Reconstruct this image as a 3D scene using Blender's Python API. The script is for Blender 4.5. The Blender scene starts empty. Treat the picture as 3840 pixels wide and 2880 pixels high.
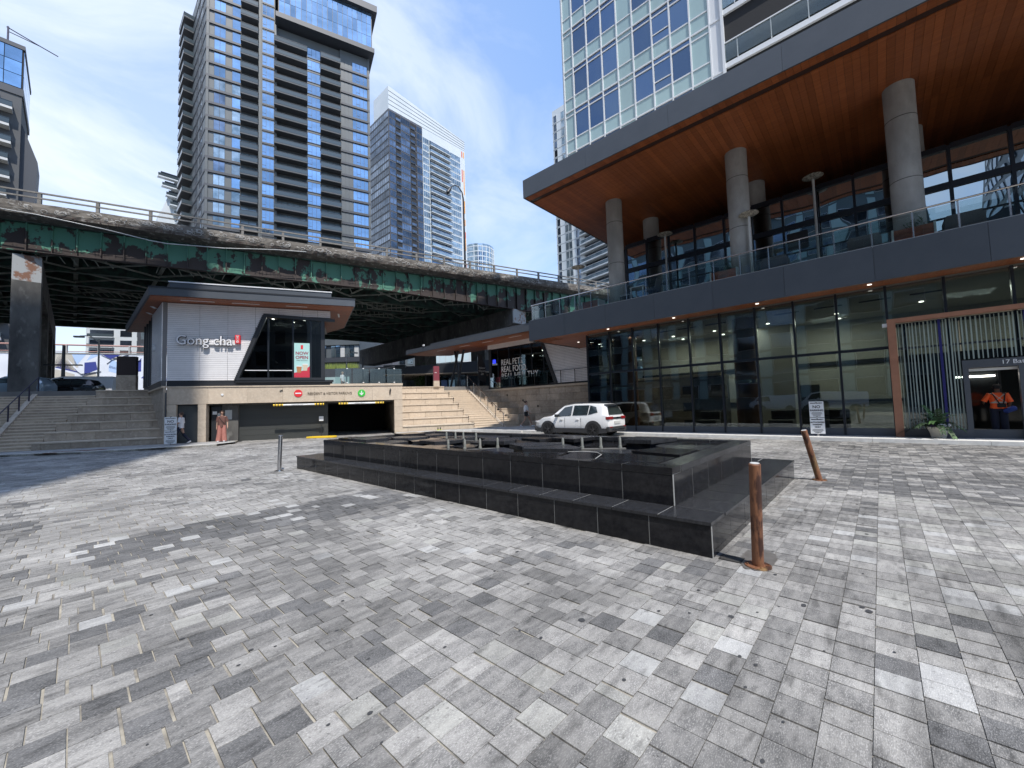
import bpy, math, random
from mathutils import Matrix, Vector, noise
import numpy as np
R = math.radians
random.seed(7)
sc = bpy.context.scene
col = sc.collection
# ------------------------------------------------------------------ camera
CAM = Vector((0, 0, 1.5))
_a = R(42.45); _p = math.atan(83/1506); _r = 0.0313
F0 = Vector((math.cos(_a), math.sin(_a), 0)); R0 = Vector((math.sin(_a), -math.cos(_a), 0)); U0 = Vector((0, 0, 1))
FD = F0*math.cos(_p) + U0*math.sin(_p); UP = -F0*math.sin(_p) + U0*math.cos(_p)
RX = R0*math.cos(_r) - UP*math.sin(_r)
UY = R0*math.sin(_r) + UP*math.cos(_r)
cd = bpy.data.cameras.new('camera'); cam = bpy.data.objects.new('camera', cd); col.objects.link(cam)
cd.sensor_width = 36; cd.lens = 36*1506/3840; cd.clip_start = 0.05; cd.clip_end = 3000
cam.matrix_world = Matrix(((RX.x, UY.x, -FD.x, CAM.x), (RX.y, UY.y, -FD.y, CAM.y), (RX.z, UY.z, -FD.z, CAM.z), (0, 0, 0, 1)))
sc.camera = cam
# ------------------------------------------------------------------ world and sun
SUN_AZ = 68; SUN_EL = 57
w = bpy.data.worlds.new('World'); sc.world = w; w.use_nodes = True
nt = w.node_tree; nt.nodes.clear()
def N(t, ty, **k):
    n = t.nodes.new(ty)
    for a, b in k.items(): setattr(n, a, b)
    return n
out = N(nt, 'ShaderNodeOutputWorld'); bg = N(nt, 'ShaderNodeBackground'); bg.inputs[1].default_value = 0.15
sky = N(nt, 'ShaderNodeTexSky'); sky.sky_type = 'NISHITA'; sky.sun_disc = False
sky.sun_elevation = R(SUN_EL); sky.sun_rotation = R(90-(SUN_AZ+180)); sky.air_density = 1.25; sky.dust_density = 0.6; sky.ozone_density = 2.2
tc = N(nt, 'ShaderNodeTexCoord'); mp = N(nt, 'ShaderNodeMapping')
mp.inputs['Scale'].default_value = (1.2, 2.6, 3.2); mp.inputs['Rotation'].default_value = (0, 0, R(20)); mp.inputs['Location'].default_value = (3.3, 1.2, .4)
nz = N(nt, 'ShaderNodeTexNoise'); nz.inputs['Scale'].default_value = 1.5; nz.inputs['Detail'].default_value = 9; nz.inputs['Roughness'].default_value = .58; nz.inputs['Distortion'].default_value = .5
rp = N(nt, 'ShaderNodeValToRGB'); rp.color_ramp.elements[0].position = .43; rp.color_ramp.elements[1].position = .66
rp.color_ramp.elements[0].color = (0, 0, 0, 1); rp.color_ramp.elements[1].color = (.85, .85, .85, 1)
# thin veil that thickens towards the left of the view (direction +Y) and the horizon
sp = N(nt, 'ShaderNodeSeparateXYZ')
m1 = N(nt, 'ShaderNodeVectorMath', operation='DOT_PRODUCT'); m1.inputs[1].default_value = (-.45, .89, -.35)
m2 = N(nt, 'ShaderNodeMapRange'); m2.inputs[1].default_value = -.25; m2.inputs[2].default_value = .95; m2.inputs[3].default_value = .0; m2.inputs[4].default_value = .62
ad = N(nt, 'ShaderNodeMath', operation='ADD', use_clamp=True); mu = N(nt, 'ShaderNodeMath', operation='MULTIPLY'); 
m3 = N(nt, 'ShaderNodeMapRange'); m3.inputs[1].default_value = -.3; m3.inputs[2].default_value = .6; m3.inputs[3].default_value = .25; m3.inputs[4].default_value = 1
mix = N(nt, 'ShaderNodeMixRGB'); mix.inputs[2].default_value = (2.9, 3.25, 3.85, 1)
ln = nt.links.new
ln(tc.outputs['Generated'], mp.inputs[0]); ln(mp.outputs[0], nz.inputs['Vector']); ln(nz.outputs['Fac'], rp.inputs[0])
ln(tc.outputs['Generated'], m1.inputs[0]); ln(m1.outputs['Value'], m2.inputs[0]); ln(m1.outputs['Value'], m3.inputs[0])
ln(rp.outputs[0], mu.inputs[0]); ln(m3.outputs[0], mu.inputs[1]); ln(mu.outputs[0], ad.inputs[0]); ln(m2.outputs[0], ad.inputs[1])
air = N(nt, 'ShaderNodeMixRGB'); air.inputs[0].default_value = .55; air.inputs[2].default_value = (.80, 1.50, 3.15, 1); ln(sky.outputs[0], air.inputs[1])
ln(ad.outputs[0], mix.inputs[0]); ln(air.outputs[0], mix.inputs[1]); ln(mix.outputs[0], bg.inputs[0]); ln(bg.outputs[0], out.inputs[0])
sd = bpy.data.lights.new('sun', 'SUN'); sd.energy = 2.3; sd.angle = R(.55); sd.color = (1, .955, .89)
so = bpy.data.objects.new('sun', sd); col.objects.link(so)
_l = Vector((math.cos(R(SUN_AZ))*math.cos(R(SUN_EL)), math.sin(R(SUN_AZ))*math.cos(R(SUN_EL)), -math.sin(R(SUN_EL))))
so.rotation_euler = _l.to_track_quat('-Z', 'Y').to_euler(); so.location = (-20, -20, 60)
sc.view_settings.view_transform = 'Standard'; sc.view_settings.look = 'None'; sc.view_settings.exposure = 1.08; sc.view_settings.gamma = 1; sc.view_settings.use_curve_mapping = False
sc.render.engine = 'CYCLES'
sc.cycles.max_bounces = 8; sc.cycles.transparent_max_bounces = 12; sc.cycles.caustics_reflective = False; sc.cycles.caustics_refractive = False
# ------------------------------------------------------------------ materials
MC = {}
def mat(name, c, rough=.6, metal=0., c2=None, nscale=3., namt=.5, stretch=(1, 1, 1), detail=5, bump=0., bscale=None, var=0., spec=.5, emit=None, estr=0., ramp=(.35, .65), c3=None, n3=40., r3=(.45, .7), coat=0., island=False):
    if name in MC: return MC[name]
    m = bpy.data.materials.new(name); m.use_nodes = True; t = m.node_tree; L = t.links.new
    b = t.nodes['Principled BSDF']; b.inputs['Roughness'].default_value = rough; b.inputs['Metallic'].default_value = metal
    b.inputs['Specular IOR Level'].default_value = spec; b.inputs['Coat Weight'].default_value = coat
    b.inputs['Base Color'].default_value = (*c, 1)
    src = None
    if c2 or bump:
        g = N(t, 'ShaderNodeNewGeometry'); mp = N(t, 'ShaderNodeMapping'); mp.inputs['Scale'].default_value = stretch; L(g.outputs['Position'], mp.inputs[0])
    if c2:
        n = N(t, 'ShaderNodeTexNoise'); n.inputs['Scale'].default_value = nscale; n.inputs['Detail'].default_value = detail; n.inputs['Roughness'].default_value = .62; L(mp.outputs[0], n.inputs['Vector'])
        r = N(t, 'ShaderNodeMapRange'); r.inputs[1].default_value = ramp[0]; r.inputs[2].default_value = ramp[1]; L(n.outputs['Fac'], r.inputs[0])
        x = N(t, 'ShaderNodeMixRGB'); x.inputs[1].default_value = (*c, 1); x.inputs[2].default_value = (*c2, 1); L(r.outputs[0], x.inputs[0]); src = x.outputs[0]
    if c3:
        n = N(t, 'ShaderNodeTexNoise'); n.inputs['Scale'].default_value = n3; n.inputs['Detail'].default_value = 3; L(mp.outputs[0], n.inputs['Vector'])
        r = N(t, 'ShaderNodeMapRange'); r.inputs[1].default_value = r3[0]; r.inputs[2].default_value = r3[1]; L(n.outputs['Fac'], r.inputs[0])
        x2 = N(t, 'ShaderNodeMixRGB'); x2.inputs[2].default_value = (*c3, 1); L(src, x2.inputs[1]); L(r.outputs[0], x2.inputs[0]); src = x2.outputs[0]
    if var:
        oi = N(t, 'ShaderNodeObjectInfo'); g2 = N(t, 'ShaderNodeNewGeometry')
        a = N(t, 'ShaderNodeMath', operation='ADD'); L(oi.outputs['Random'], a.inputs[0]); L(g2.outputs['Random Per Island'], a.inputs[1])
        f = N(t, 'ShaderNodeMath', operation='FRACT'); L(a.outputs[0], f.inputs[0])
        r = N(t, 'ShaderNodeMapRange'); r.inputs[3].default_value = 1-var; r.inputs[4].default_value = 1+var; L(f.outputs[0], r.inputs[0])
        v = N(t, 'ShaderNodeVectorMath', operation='SCALE'); L(r.outputs[0], v.inputs['Scale'])
        if src: L(src, v.inputs[0])
        else: v.inputs[0].default_value = c
        src = v.outputs[0]
    if src: L(src, b.inputs['Base Color'])
    if bump:
        n = N(t, 'ShaderNodeTexNoise'); n.inputs['Scale'].default_value = bscale or nscale*4; n.inputs['Detail'].default_value = 4; L(mp.outputs[0], n.inputs['Vector'])
        bp = N(t, 'ShaderNodeBump'); bp.inputs['Strength'].default_value = bump; bp.inputs['Distance'].default_value = .02; L(n.outputs['Fac'], bp.inputs['Height']); L(bp.outputs[0], b.inputs['Normal'])
    if emit:
        b.inputs['Emission Color'].default_value = (*emit, 1); b.inputs['Emission Strength'].default_value = estr
    MC[name] = m; return m
def glass(name, tint, base=.04, k=1.0, rough=0., wave=0., wscale=.5, refl=(.9, .95, 1)):
    m = bpy.data.materials.new(name); m.use_nodes = True; t = m.node_tree; L = t.links.new; t.nodes.clear()
    o = N(t, 'ShaderNodeOutputMaterial'); tr = N(t, 'ShaderNodeBsdfTransparent'); tr.inputs[0].default_value = (*tint, 1)
    gl = N(t, 'ShaderNodeBsdfGlossy'); gl.inputs['Roughness'].default_value = rough; gl.inputs['Color'].default_value = (*refl, 1)
    fr = N(t, 'ShaderNodeFresnel'); fr.inputs[0].default_value = 1.5
    ma = N(t, 'ShaderNodeMath', operation='MULTIPLY_ADD', use_clamp=True); ma.inputs[1].default_value = k; ma.inputs[2].default_value = base
    mx = N(t, 'ShaderNodeMixShader'); L(fr.outputs[0], ma.inputs[0]); L(ma.outputs[0], mx.inputs[0]); L(tr.outputs[0], mx.inputs[1]); L(gl.outputs[0], mx.inputs[2]); L(mx.outputs[0], o.inputs[0])
    if wave:
        g = N(t, 'ShaderNodeNewGeometry'); n = N(t, 'ShaderNodeTexNoise'); n.inputs['Scale'].default_value = wscale; n.inputs['Detail'].default_value = 1; L(g.outputs['Position'], n.inputs['Vector'])
        bp = N(t, 'ShaderNodeBump'); bp.inputs['Strength'].default_value = 1; bp.inputs['Distance'].default_value = wave; L(n.outputs['Fac'], bp.inputs['Height']); L(bp.outputs[0], gl.inputs['Normal'])
    MC[name] = m; return m
# stone paver tones: light, mid, dark, yellowish
PV = []
for nm, a, b_, c_ in (('paver_light', (.345, .332, .310), (.232, .224, .212), (.47, .452, .425)), ('paver_mid', (.252, .243, .229), (.152, .148, .142), (.36, .346, .325)),
                      ('paver_dark', (.155, .152, .149), (.10, .099, .098), (.27, .264, .255)), ('paver_cream', (.36, .35, .32), (.27, .264, .245), (.46, .45, .415)), ('paver_pale', (.43, .425, .405), (.33, .325, .315), (.53, .52, .50))):
    PV.append(mat(nm, a, .82, c2=b_, nscale=8, stretch=(.7, 1.9, 1), detail=9, ramp=(.40, .60), c3=c_, n3=120, r3=(.5, .68), var=.13, bump=.25, bscale=90, spec=.3))
for m_ in PV:      # foot traffic stains and pale scuffs that run across the joints
    t_ = m_.node_tree; b_ = t_.nodes['Principled BSDF']; src_ = b_.inputs['Base Color'].links[0].from_socket; ge_ = N(t_, 'ShaderNodeNewGeometry')
    for (sc_, st_, lo_, hi_, v0_, v1_) in ((.8, (1, 1, 1), .38, .62, 1.12, .74), (2.2, (.25, 2.2, 1), .56, .70, 1.0, .66), (9, (.5, 1.6, 1), .57, .70, 1.0, .60), (45, (1, 1, 1), .62, .70, 1.0, .6), (16, (1.5, .6, 1), .62, .74, 1.0, 1.25)):
        mp_ = N(t_, 'ShaderNodeMapping'); mp_.inputs['Scale'].default_value = st_; n_ = N(t_, 'ShaderNodeTexNoise'); n_.inputs['Scale'].default_value = sc_; n_.inputs['Detail'].default_value = 5
        r_ = N(t_, 'ShaderNodeMapRange'); r_.inputs[1].default_value = lo_; r_.inputs[2].default_value = hi_; r_.inputs[3].default_value = v0_; r_.inputs[4].default_value = v1_
        v_ = N(t_, 'ShaderNodeVectorMath', operation='SCALE'); t_.links.new(ge_.outputs['Position'], mp_.inputs[0]); t_.links.new(mp_.outputs[0], n_.inputs['Vector']); t_.links.new(n_.outputs['Fac'], r_.inputs[0]); t_.links.new(src_, v_.inputs[0]); t_.links.new(r_.outputs[0], v_.inputs['Scale']); src_ = v_.outputs[0]
    t_.links.new(src_, b_.inputs['Base Color'])
m_joint = mat('joint_sand', (.44, .40, .32), .95, c2=(.17, .155, .135), nscale=4, bump=.2)
m_ground = mat('ground_stone', (.36, .36, .35), .9, c2=(.22, .22, .22), nscale=.8)
m_walk = mat('walk_paver', (.40, .395, .38), .85, c2=(.28, .275, .27), nscale=5, var=.18, bump=.1)
m_kerb = mat('kerb_stone', (.68, .67, .64), .8, c2=(.57, .56, .53), nscale=6, var=.06)
m_black = mat('black_granite', (.010, .010, .012), .10, c2=(.022, .022, .024), nscale=14, c3=(.03, .03, .032), n3=160, r3=(.55, .75), var=.15, spec=.2)
m_blackh = mat('black_granite_honed', (.022, .023, .026), .25, c2=(.040, .041, .045), nscale=9, stretch=(1, 2.5, 1), c3=(.13, .13, .13), n3=36, r3=(.66, .8), var=.2, spec=.35)
m_grout = mat('pale_grout', (.26, .26, .25), .9)
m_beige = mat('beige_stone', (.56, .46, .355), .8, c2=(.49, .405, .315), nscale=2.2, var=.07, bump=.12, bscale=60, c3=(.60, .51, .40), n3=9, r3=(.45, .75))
m_nose = mat('pale_beige_tread', (.66, .56, .44), .8, c2=(.56, .47, .37), nscale=3, var=.06)  # paler treads than the faces below, setting the tiers apart
m_beige2 = mat('beige_stone_weathered_shaded', (.47, .39, .305), .85, c2=(.34, .28, .22), nscale=1.6, var=.14, bump=.15, bscale=40, c3=(.52, .44, .35), n3=7, r3=(.5, .75))  # weathered wall stone; its darker tone also puts shade into the shaded stairs
m_conc = mat('concrete', (.40, .39, .37), .85, c2=(.27, .265, .25), nscale=1.6, stretch=(1, 1, .5), bump=.15, bscale=30, c3=(.24, .235, .22), n3=.9, r3=(.52, .8))
m_concd = mat('dirty_concrete', (.13, .125, .115), .9, c2=(.055, .052, .05), nscale=.8, stretch=(1, 1, .45), bump=.3, bscale=8, c3=(.20, .195, .18), n3=3, r3=(.58, .75))
m_para = mat('crumbling_parapet', (.20, .18, .155), .92, c2=(.09, .08, .07), nscale=1.4, stretch=(1, 1, 2.2), bump=.9, bscale=5, c3=(.36, .345, .32), n3=2.6, r3=(.58, .68))
m_fascia = mat('charcoal_metal_panel', (.095, .105, .12), .42, metal=.25, c2=(.085, .095, .11), nscale=1.5, var=.05)
m_dark = mat('dark_metal', (.035, .038, .044), .4, metal=.3)
m_mull = mat('mullion_metal', (.022, .026, .034), .35, metal=.4)
m_wood = mat('cedar_soffit', (.34, .112, .04), .4, c2=(.23, .068, .024), nscale=3, stretch=(.6, 9, 1), detail=6, var=.22, spec=.45)
m_wood2 = mat('cedar_soffit_long', (.33, .105, .036), .4, c2=(.215, .062, .022), nscale=3, stretch=(9, .6, 1), detail=6, var=.18, spec=.45)
m_woodpl = mat('planter_slat', (.46, .16, .10), .5, c2=(.26, .09, .06), nscale=6, stretch=(8, .6, 1), var=.2)
m_siding = mat('white_siding', (.80, .79, .80), .35, c2=(.74, .73, .74), nscale=2, var=.03)
m_sidebk = mat('siding_gap', (.17, .17, .175), .7)
m_white = mat('white_metal', (.74, .75, .76), .4)
m_offw = mat('off_white', (.55, .55, .53), .6, c2=(.48, .48, .46), nscale=2)
m_steel = mat('brushed_steel', (.55, .55, .56), .22, metal=1.)
m_rust = mat('rusty_bollard', (.23, .10, .05), .6, metal=.2, c2=(.055, .022, .014), nscale=9, stretch=(1, 1, .28), detail=8, ramp=(.50, .58), c3=(.34, .21, .09), n3=5, r3=(.55, .68), bump=.35, bscale=30)
m_orng = mat('copper_frame', (.36, .165, .095), .5, c2=(.30, .135, .08), nscale=3)
m_grey = mat('grey_door', (.075, .08, .08), .5, c2=(.06, .064, .064), nscale=2)
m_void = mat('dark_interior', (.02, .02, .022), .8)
m_towpan = mat('tower_grey_panel', (.105, .118, .122), .5, c2=(.09, .10, .105), nscale=.4, var=.04)
m_towband = mat('tower_dark_band', (.05, .055, .065), .5)
m_towsoff = mat('tower_balcony_soffit', (.075, .078, .082), .7)
m_tglass = mat('tower_window_glass', (.34, .50, .68), .04, metal=.92, c2=(.24, .36, .48), nscale=.11, stretch=(1, 1, 1.6), ramp=(.40, .62), var=.25, bump=.02, bscale=.6)
m_tglassd = mat('tower_window_dark', (.085, .11, .14), .05, metal=.85, c2=(.20, .24, .30), nscale=.3, var=.5)
m_tglassm = mat('tower_door_glass', (.24, .31, .36), .2, metal=.3, c2=(.12, .16, .19), nscale=.3, var=.4)
m_tglassw = mat('tower_window_pale', (.42, .50, .54), .06, metal=.7, c2=(.16, .22, .25), nscale=.35, var=.35)
m_tbal = mat('balcony_glass', (.07, .09, .10), .18, metal=.25, var=.15)
m_twhite = mat('white_tower_panel', (.62, .65, .66), .5, c2=(.56, .60, .61), nscale=.2, var=.05)
m_tdark = mat('slate_tower_panel', (.10, .10, .115), .5)
m_teal = mat('teal_spandrel', (.36, .50, .50), .12, spec=.7, c2=(.33, .46, .46), nscale=.5, var=.05, coat=.3)
m_blueg = mat('blue_vision_glass', (.10, .155, .25), .02, metal=.9, var=.2, bump=.10, bscale=1.2)
m_blueg.node_tree.nodes['Principled BSDF'].inputs['Specular IOR Level'].default_value = .8
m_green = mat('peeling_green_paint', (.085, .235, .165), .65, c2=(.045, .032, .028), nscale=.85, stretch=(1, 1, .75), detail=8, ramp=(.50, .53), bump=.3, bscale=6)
t_ = m_green.node_tree
for n_ in t_.nodes:
    if n_.bl_idname == 'ShaderNodeMapRange':   # rust creeps up from the bottom flange
        sx_ = N(t_, 'ShaderNodeSeparateXYZ'); ge_ = N(t_, 'ShaderNodeNewGeometry'); t_.links.new(ge_.outputs['Position'], sx_.inputs[0])
        ma_ = N(t_, 'ShaderNodeMath', operation='MULTIPLY_ADD'); ma_.inputs[1].default_value = -.10; ma_.inputs[2].default_value = 1.455; t_.links.new(sx_.outputs['Z'], ma_.inputs[0])
        cl_ = N(t_, 'ShaderNodeClamp'); cl_.inputs[1].default_value = -.03; cl_.inputs[2].default_value = .3; t_.links.new(ma_.outputs[0], cl_.inputs[0])
        sm_ = N(t_, 'ShaderNodeMath', operation='ADD'); t_.links.new(n_.inputs[0].links[0].from_socket, sm_.inputs[0]); t_.links.new(cl_.outputs[0], sm_.inputs[1]); t_.links.new(sm_.outputs[0], n_.inputs[0]); break
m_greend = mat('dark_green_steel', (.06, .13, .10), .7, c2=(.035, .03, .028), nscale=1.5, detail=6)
m_lat = mat('pale_steel_brace', (.40, .44, .39), .7, c2=(.22, .22, .19), nscale=2)  # pale bars, lifted further for missing bounce light under the deck
m_rustw = mat('rusty_white_steel', (.34, .35, .35), .6, c2=(.20, .095, .055), nscale=1.1, detail=7, ramp=(.50, .56))
m_emit = mat('lamp_glow', (1, 1, .95), emit=(1, .93, .82), estr=6)
m_red = mat('sign_red', (.72, .03, .04), .4)
m_grn = mat('sign_green', (.04, .50, .05), .4)
m_signw = mat('sign_white', (.78, .79, .80), .45)
m_text = mat('sign_black', (.02, .02, .022), .5)
m_yel = mat('hazard_yellow', (.80, .53, .03), .5)
m_blk = mat('black_rubber', (.012, .012, .012), .6)
m_bronze = mat('bronze_letter', (.20, .15, .11), .4, metal=.6)
m_foliage = mat('leaf_green', (.05, .11, .03), .6, var=.4)
m_foliage2 = mat('leaf_dark', (.025, .055, .02), .6, var=.4)
m_grassy = mat('roof_grass', (.20, .26, .06), .7, var=.4)
m_plaster = mat('lobby_plaster', (.40, .39, .35), .8)
m_lobw = mat('lobby_dark_wood', (.20, .085, .05), .5, c2=(.15, .06, .035), nscale=3, stretch=(4, 4, .5))
m_lobf = mat('lobby_floor', (.22, .22, .21), .25)
g_lob = glass('lobby_glass', (.58, .65, .63), base=.045, k=1.4, wave=.007, wscale=.55)
g_up = glass('clerestory_glass', (.10, .13, .14), base=.42, k=1.6, wave=.02, wscale=.5, refl=(.75, .88, .95))
g_rail = glass('rail_glass', (.78, .84, .83), base=.015, k=.55, wave=.002)
g_kio = glass('kiosk_glass', (.42, .46, .46), base=.05, k=1.5, wave=.004)
# ------------------------------------------------------------------ mesh helpers
class Fr:
    def __init__(s, ox=0, oy=0, ang=0): s.o = (ox, oy); s.ang = R(ang); s.c = math.cos(s.ang); s.s = math.sin(s.ang)
    def p(s, u, v, z=0): return (s.o[0]+u*s.c-v*s.s, s.o[1]+u*s.s+v*s.c, z)
WORLD = Fr(); KF = Fr(13.67, 22.52, -26); OF = Fr(13.19, 38.4, -18.5)
class MB:
    def __init__(s, fr=WORLD): s.v = []; s.f = []; s.m = []; s.fr = fr; s.mi = 0
    def _add(s, vs, fs):
        b = len(s.v); s.v += [s.fr.p(*q) for q in vs]; s.f += [tuple(b+i for i in f) for f in fs]; s.m += [s.mi]*len(fs); return s
    def box(s, x0, x1, y0, y1, z0, z1):
        if x0 > x1: x0, x1 = x1, x0
        if y0 > y1: y0, y1 = y1, y0
        if z0 > z1: z0, z1 = z1, z0
        return s._add([(x0, y0, z0), (x1, y0, z0), (x1, y1, z0), (x0, y1, z0), (x0, y0, z1), (x1, y0, z1), (x1, y1, z1), (x0, y1, z1)],
                      [(0, 3, 2, 1), (4, 5, 6, 7), (0, 1, 5, 4), (1, 2, 6, 5), (2, 3, 7, 6), (3, 0, 4, 7)])
    def prism(s, pts, z0, z1):          # polygon in plan
        n = len(pts); a = sum(pts[i][0]*pts[(i+1) % n][1]-pts[(i+1) % n][0]*pts[i][1] for i in range(n))
        if a < 0: pts = pts[::-1]
        return s._add([(x, y, z0) for x, y in pts]+[(x, y, z1) for x, y in pts], [tuple(range(n))[::-1], tuple(range(n, 2*n))]+[(i, (i+1) % n, n+(i+1) % n, n+i) for i in range(n)])
    def slab(s, pts, v0, v1):           # polygon in (u,z), extruded in v
        n = len(pts); a = sum(pts[i][0]*pts[(i+1) % n][1]-pts[(i+1) % n][0]*pts[i][1] for i in range(n))
        if a < 0: pts = pts[::-1]
        return s._add([(x, v0, z) for x, z in pts]+[(x, v1, z) for x, z in pts], [tuple(range(n)), tuple(range(n, 2*n))[::-1]]+[(i, n+i, n+(i+1) % n, (i+1) % n) for i in range(n)])
    def slabx(s, pts, u0, u1):          # polygon in (v,z), extruded in u
        n = len(pts); a = sum(pts[i][0]*pts[(i+1) % n][1]-pts[(i+1) % n][0]*pts[i][1] for i in range(n))
        if a > 0: pts = pts[::-1]
        return s._add([(u0, y, z) for y, z in pts]+[(u1, y, z) for y, z in pts], [tuple(range(n)), tuple(range(n, 2*n))[::-1]]+[(i, n+i, n+(i+1) % n, (i+1) % n) for i in range(n)])
    def quad(s, *p): return s._add(list(p), [tuple(range(len(p)))])
    def tube(s, pts, rad, n=8, cap=True):
        rs = rad if isinstance(rad, (list, tuple)) else [rad]*len(pts)
        P = [Vector(p) for p in pts]; vs = []; fs = []
        for i, p in enumerate(P):
            d = (P[min(i+1, len(P)-1)]-P[max(i-1, 0)]).normalized()
            a = d.cross(Vector((0, 0, 1)) if abs(d.z) < .95 else Vector((1, 0, 0))).normalized(); b = d.cross(a)
            for k in range(n):
                t = 2*math.pi*k/n; q = p+(a*math.cos(t)+b*math.sin(t))*rs[i]; vs.append(tuple(q))
        for i in range(len(P)-1):
            for k in range(n): fs.append((i*n+k, i*n+(k+1) % n, (i+1)*n+(k+1) % n, (i+1)*n+k))
        if cap: fs += [tuple(range(n)), tuple(range((len(P)-1)*n, len(P)*n))[::-1]]
        return s._add(vs, fs)
    def rings(s, rings, n=12, cap=True):    # rings: (cx,cy,cz,rx,ry)
        vs = []; fs = []
        for (x, y, z, a, b) in rings:
            for k in range(n): t = 2*math.pi*k/n; vs.append((x+a*math.cos(t), y+b*math.sin(t), z))
        m = len(rings)
        for i in range(m-1):
            for k in range(n): fs.append((i*n+k, i*n+(k+1) % n, (i+1)*n+(k+1) % n, (i+1)*n+k))
        if cap: fs += [tuple(range(n))[::-1], tuple(range((m-1)*n, m*n))]
        return s._add(vs, fs)
    def bar(s, a, b, w, h):
        A = Vector(a); B = Vector(b); d = (B-A); 
        if d.length < 1e-6: return s
        d.normalize(); x = d.cross(Vector((0, 0, 1)) if abs(d.z) < .95 else Vector((0, 1, 0))).normalized()*w/2; y = d.cross(x).normalized()*h/2
        vs = [tuple(q) for q in (A-x-y, A+x-y, A+x+y, A-x+y, B-x-y, B+x-y, B+x+y, B-x+y)]
        return s._add(vs, [(0, 3, 2, 1), (4, 5, 6, 7), (0, 1, 5, 4), (1, 2, 6, 5), (2, 3, 7, 6), (3, 0, 4, 7)])
    def build(s, name, m, parent=None, smooth=False, bevel=0, **props):
        me = bpy.data.meshes.new(name)
        V = np.array(s.v, dtype=np.float64).reshape(-1, 3); c = (V.min(0)+V.max(0))/2; c[2] = V[:, 2].min()
        me.from_pydata((V-c).tolist(), [], s.f)
        ms = m if isinstance(m, (list, tuple)) else [m]
        for q in ms: me.materials.append(q)
        if len(ms) > 1: me.polygons.foreach_set('material_index', s.m)
        if smooth:
            me.polygons.foreach_set('use_smooth', [True]*len(me.polygons))
            try: me.set_sharp_from_angle(angle=R(38))
            except Exception: pass
        me.update()
        o = bpy.data.objects.new(name, me); o.location = c; col.objects.link(o)
        if bevel:
            bv = o.modifiers.new('edge', 'BEVEL'); bv.width = bevel; bv.segments = 2; bv.limit_method = 'ANGLE'; bv.angle_limit = R(35)
        put(o, parent)
        for k, x in props.items(): o[k] = x
        return o
def put(o, parent):
    if parent is not None:
        o.parent = parent; o.matrix_parent_inverse = Matrix.Translation(-parent.location)
    return o
def thing(name, label, cat, loc=(0, 0, 0), group=None):
    o = bpy.data.objects.new(name, None); o.empty_display_size = .3; o.location = loc; col.objects.link(o)
    o['label'] = label; o['category'] = cat
    if group: o['group'] = group
    return o
def tag(o, label, cat, group=None):
    o['label'] = label; o['category'] = cat
    if group: o['group'] = group
    return o
def dup(root, loc, rotz=0, label=None, group=None):
    r = root.copy(); col.objects.link(r); r.location = loc; r.rotation_euler = (0, 0, rotz)
    if label: r['label'] = label
    if group: r['group'] = group
    for ch in list(root.children):
        c = ch.copy(); col.objects.link(c); c.parent = r
        for g in ch.children:
            d = g.copy(); col.objects.link(d); d.parent = c
    return r
CUBE = {}
def cube(m):
    if m.name not in CUBE:
        b = MB().box(-.5, .5, -.5, .5, -.5, .5); me = bpy.data.meshes.new('piece'); me.from_pydata(b.v, [], b.f); me.materials.append(m); CUBE[m.name] = me
    return CUBE[m.name]
def piece(name, m, parent, fr, u0, u1, v0, v1, z0, z1):
    o = bpy.data.objects.new(name, cube(m)); o.location = fr.p((u0+u1)/2, (v0+v1)/2, (z0+z1)/2); o.scale = (abs(u1-u0), abs(v1-v0), abs(z1-z0)); o.rotation_euler = (0, 0, fr.ang)
    col.objects.link(o)
    if parent is not None: o.parent = parent; o.matrix_parent_inverse = Matrix.Translation(-parent.location)
    return o
def pieces(name, parent, fr, lst, limit=300):
    """lst of (mat,u0,u1,v0,v1,z0,z1); nearest `limit` single, the rest joined"""
    def key(b):
        c = Vector(fr.p((b[1]+b[2])/2, (b[3]+b[4])/2, (b[5]+b[6])/2))-CAM
        e = sorted((abs(b[2]-b[1]), abs(b[4]-b[3]), abs(b[6]-b[5])))
        vis = 0 if c.dot(F0) > .2 and abs(c.dot(R0)) < 1.4*c.dot(F0)+.3 else 1
        return (vis, c.length/math.sqrt(e[1]*e[2]))
    lst = sorted(lst, key=key)
    for b in lst[:limit]: piece(name, b[0], parent, fr, *b[1:])
    rest = lst[limit:]
    if rest:
        mats = []; mb = MB(fr)
        for b in rest:
            if b[0] not in mats: mats.append(b[0])
            mb.mi = mats.index(b[0]); mb.box(*b[1:])
        mb.build(name+'_mass', mats, parent, kind='stuff')
def inst(name, me, parent, fr, u, v, z, rot=0):
    o = bpy.data.objects.new(name, me); o.location = fr.p(u, v, z); o.rotation_euler = (0, 0, fr.ang+rot); col.objects.link(o)
    if parent is not None: o.parent = parent; o.matrix_parent_inverse = Matrix.Translation(-parent.location)
    return o
def mesh_of(mb, mats, name='mesh'):
    me = bpy.data.meshes.new(name); me.from_pydata(mb.v, [], mb.f)
    for q in mats: me.materials.append(q)
    me.polygons.foreach_set('material_index', mb.m); return me
def struct(o): o['kind'] = 'structure'; return o
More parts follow.
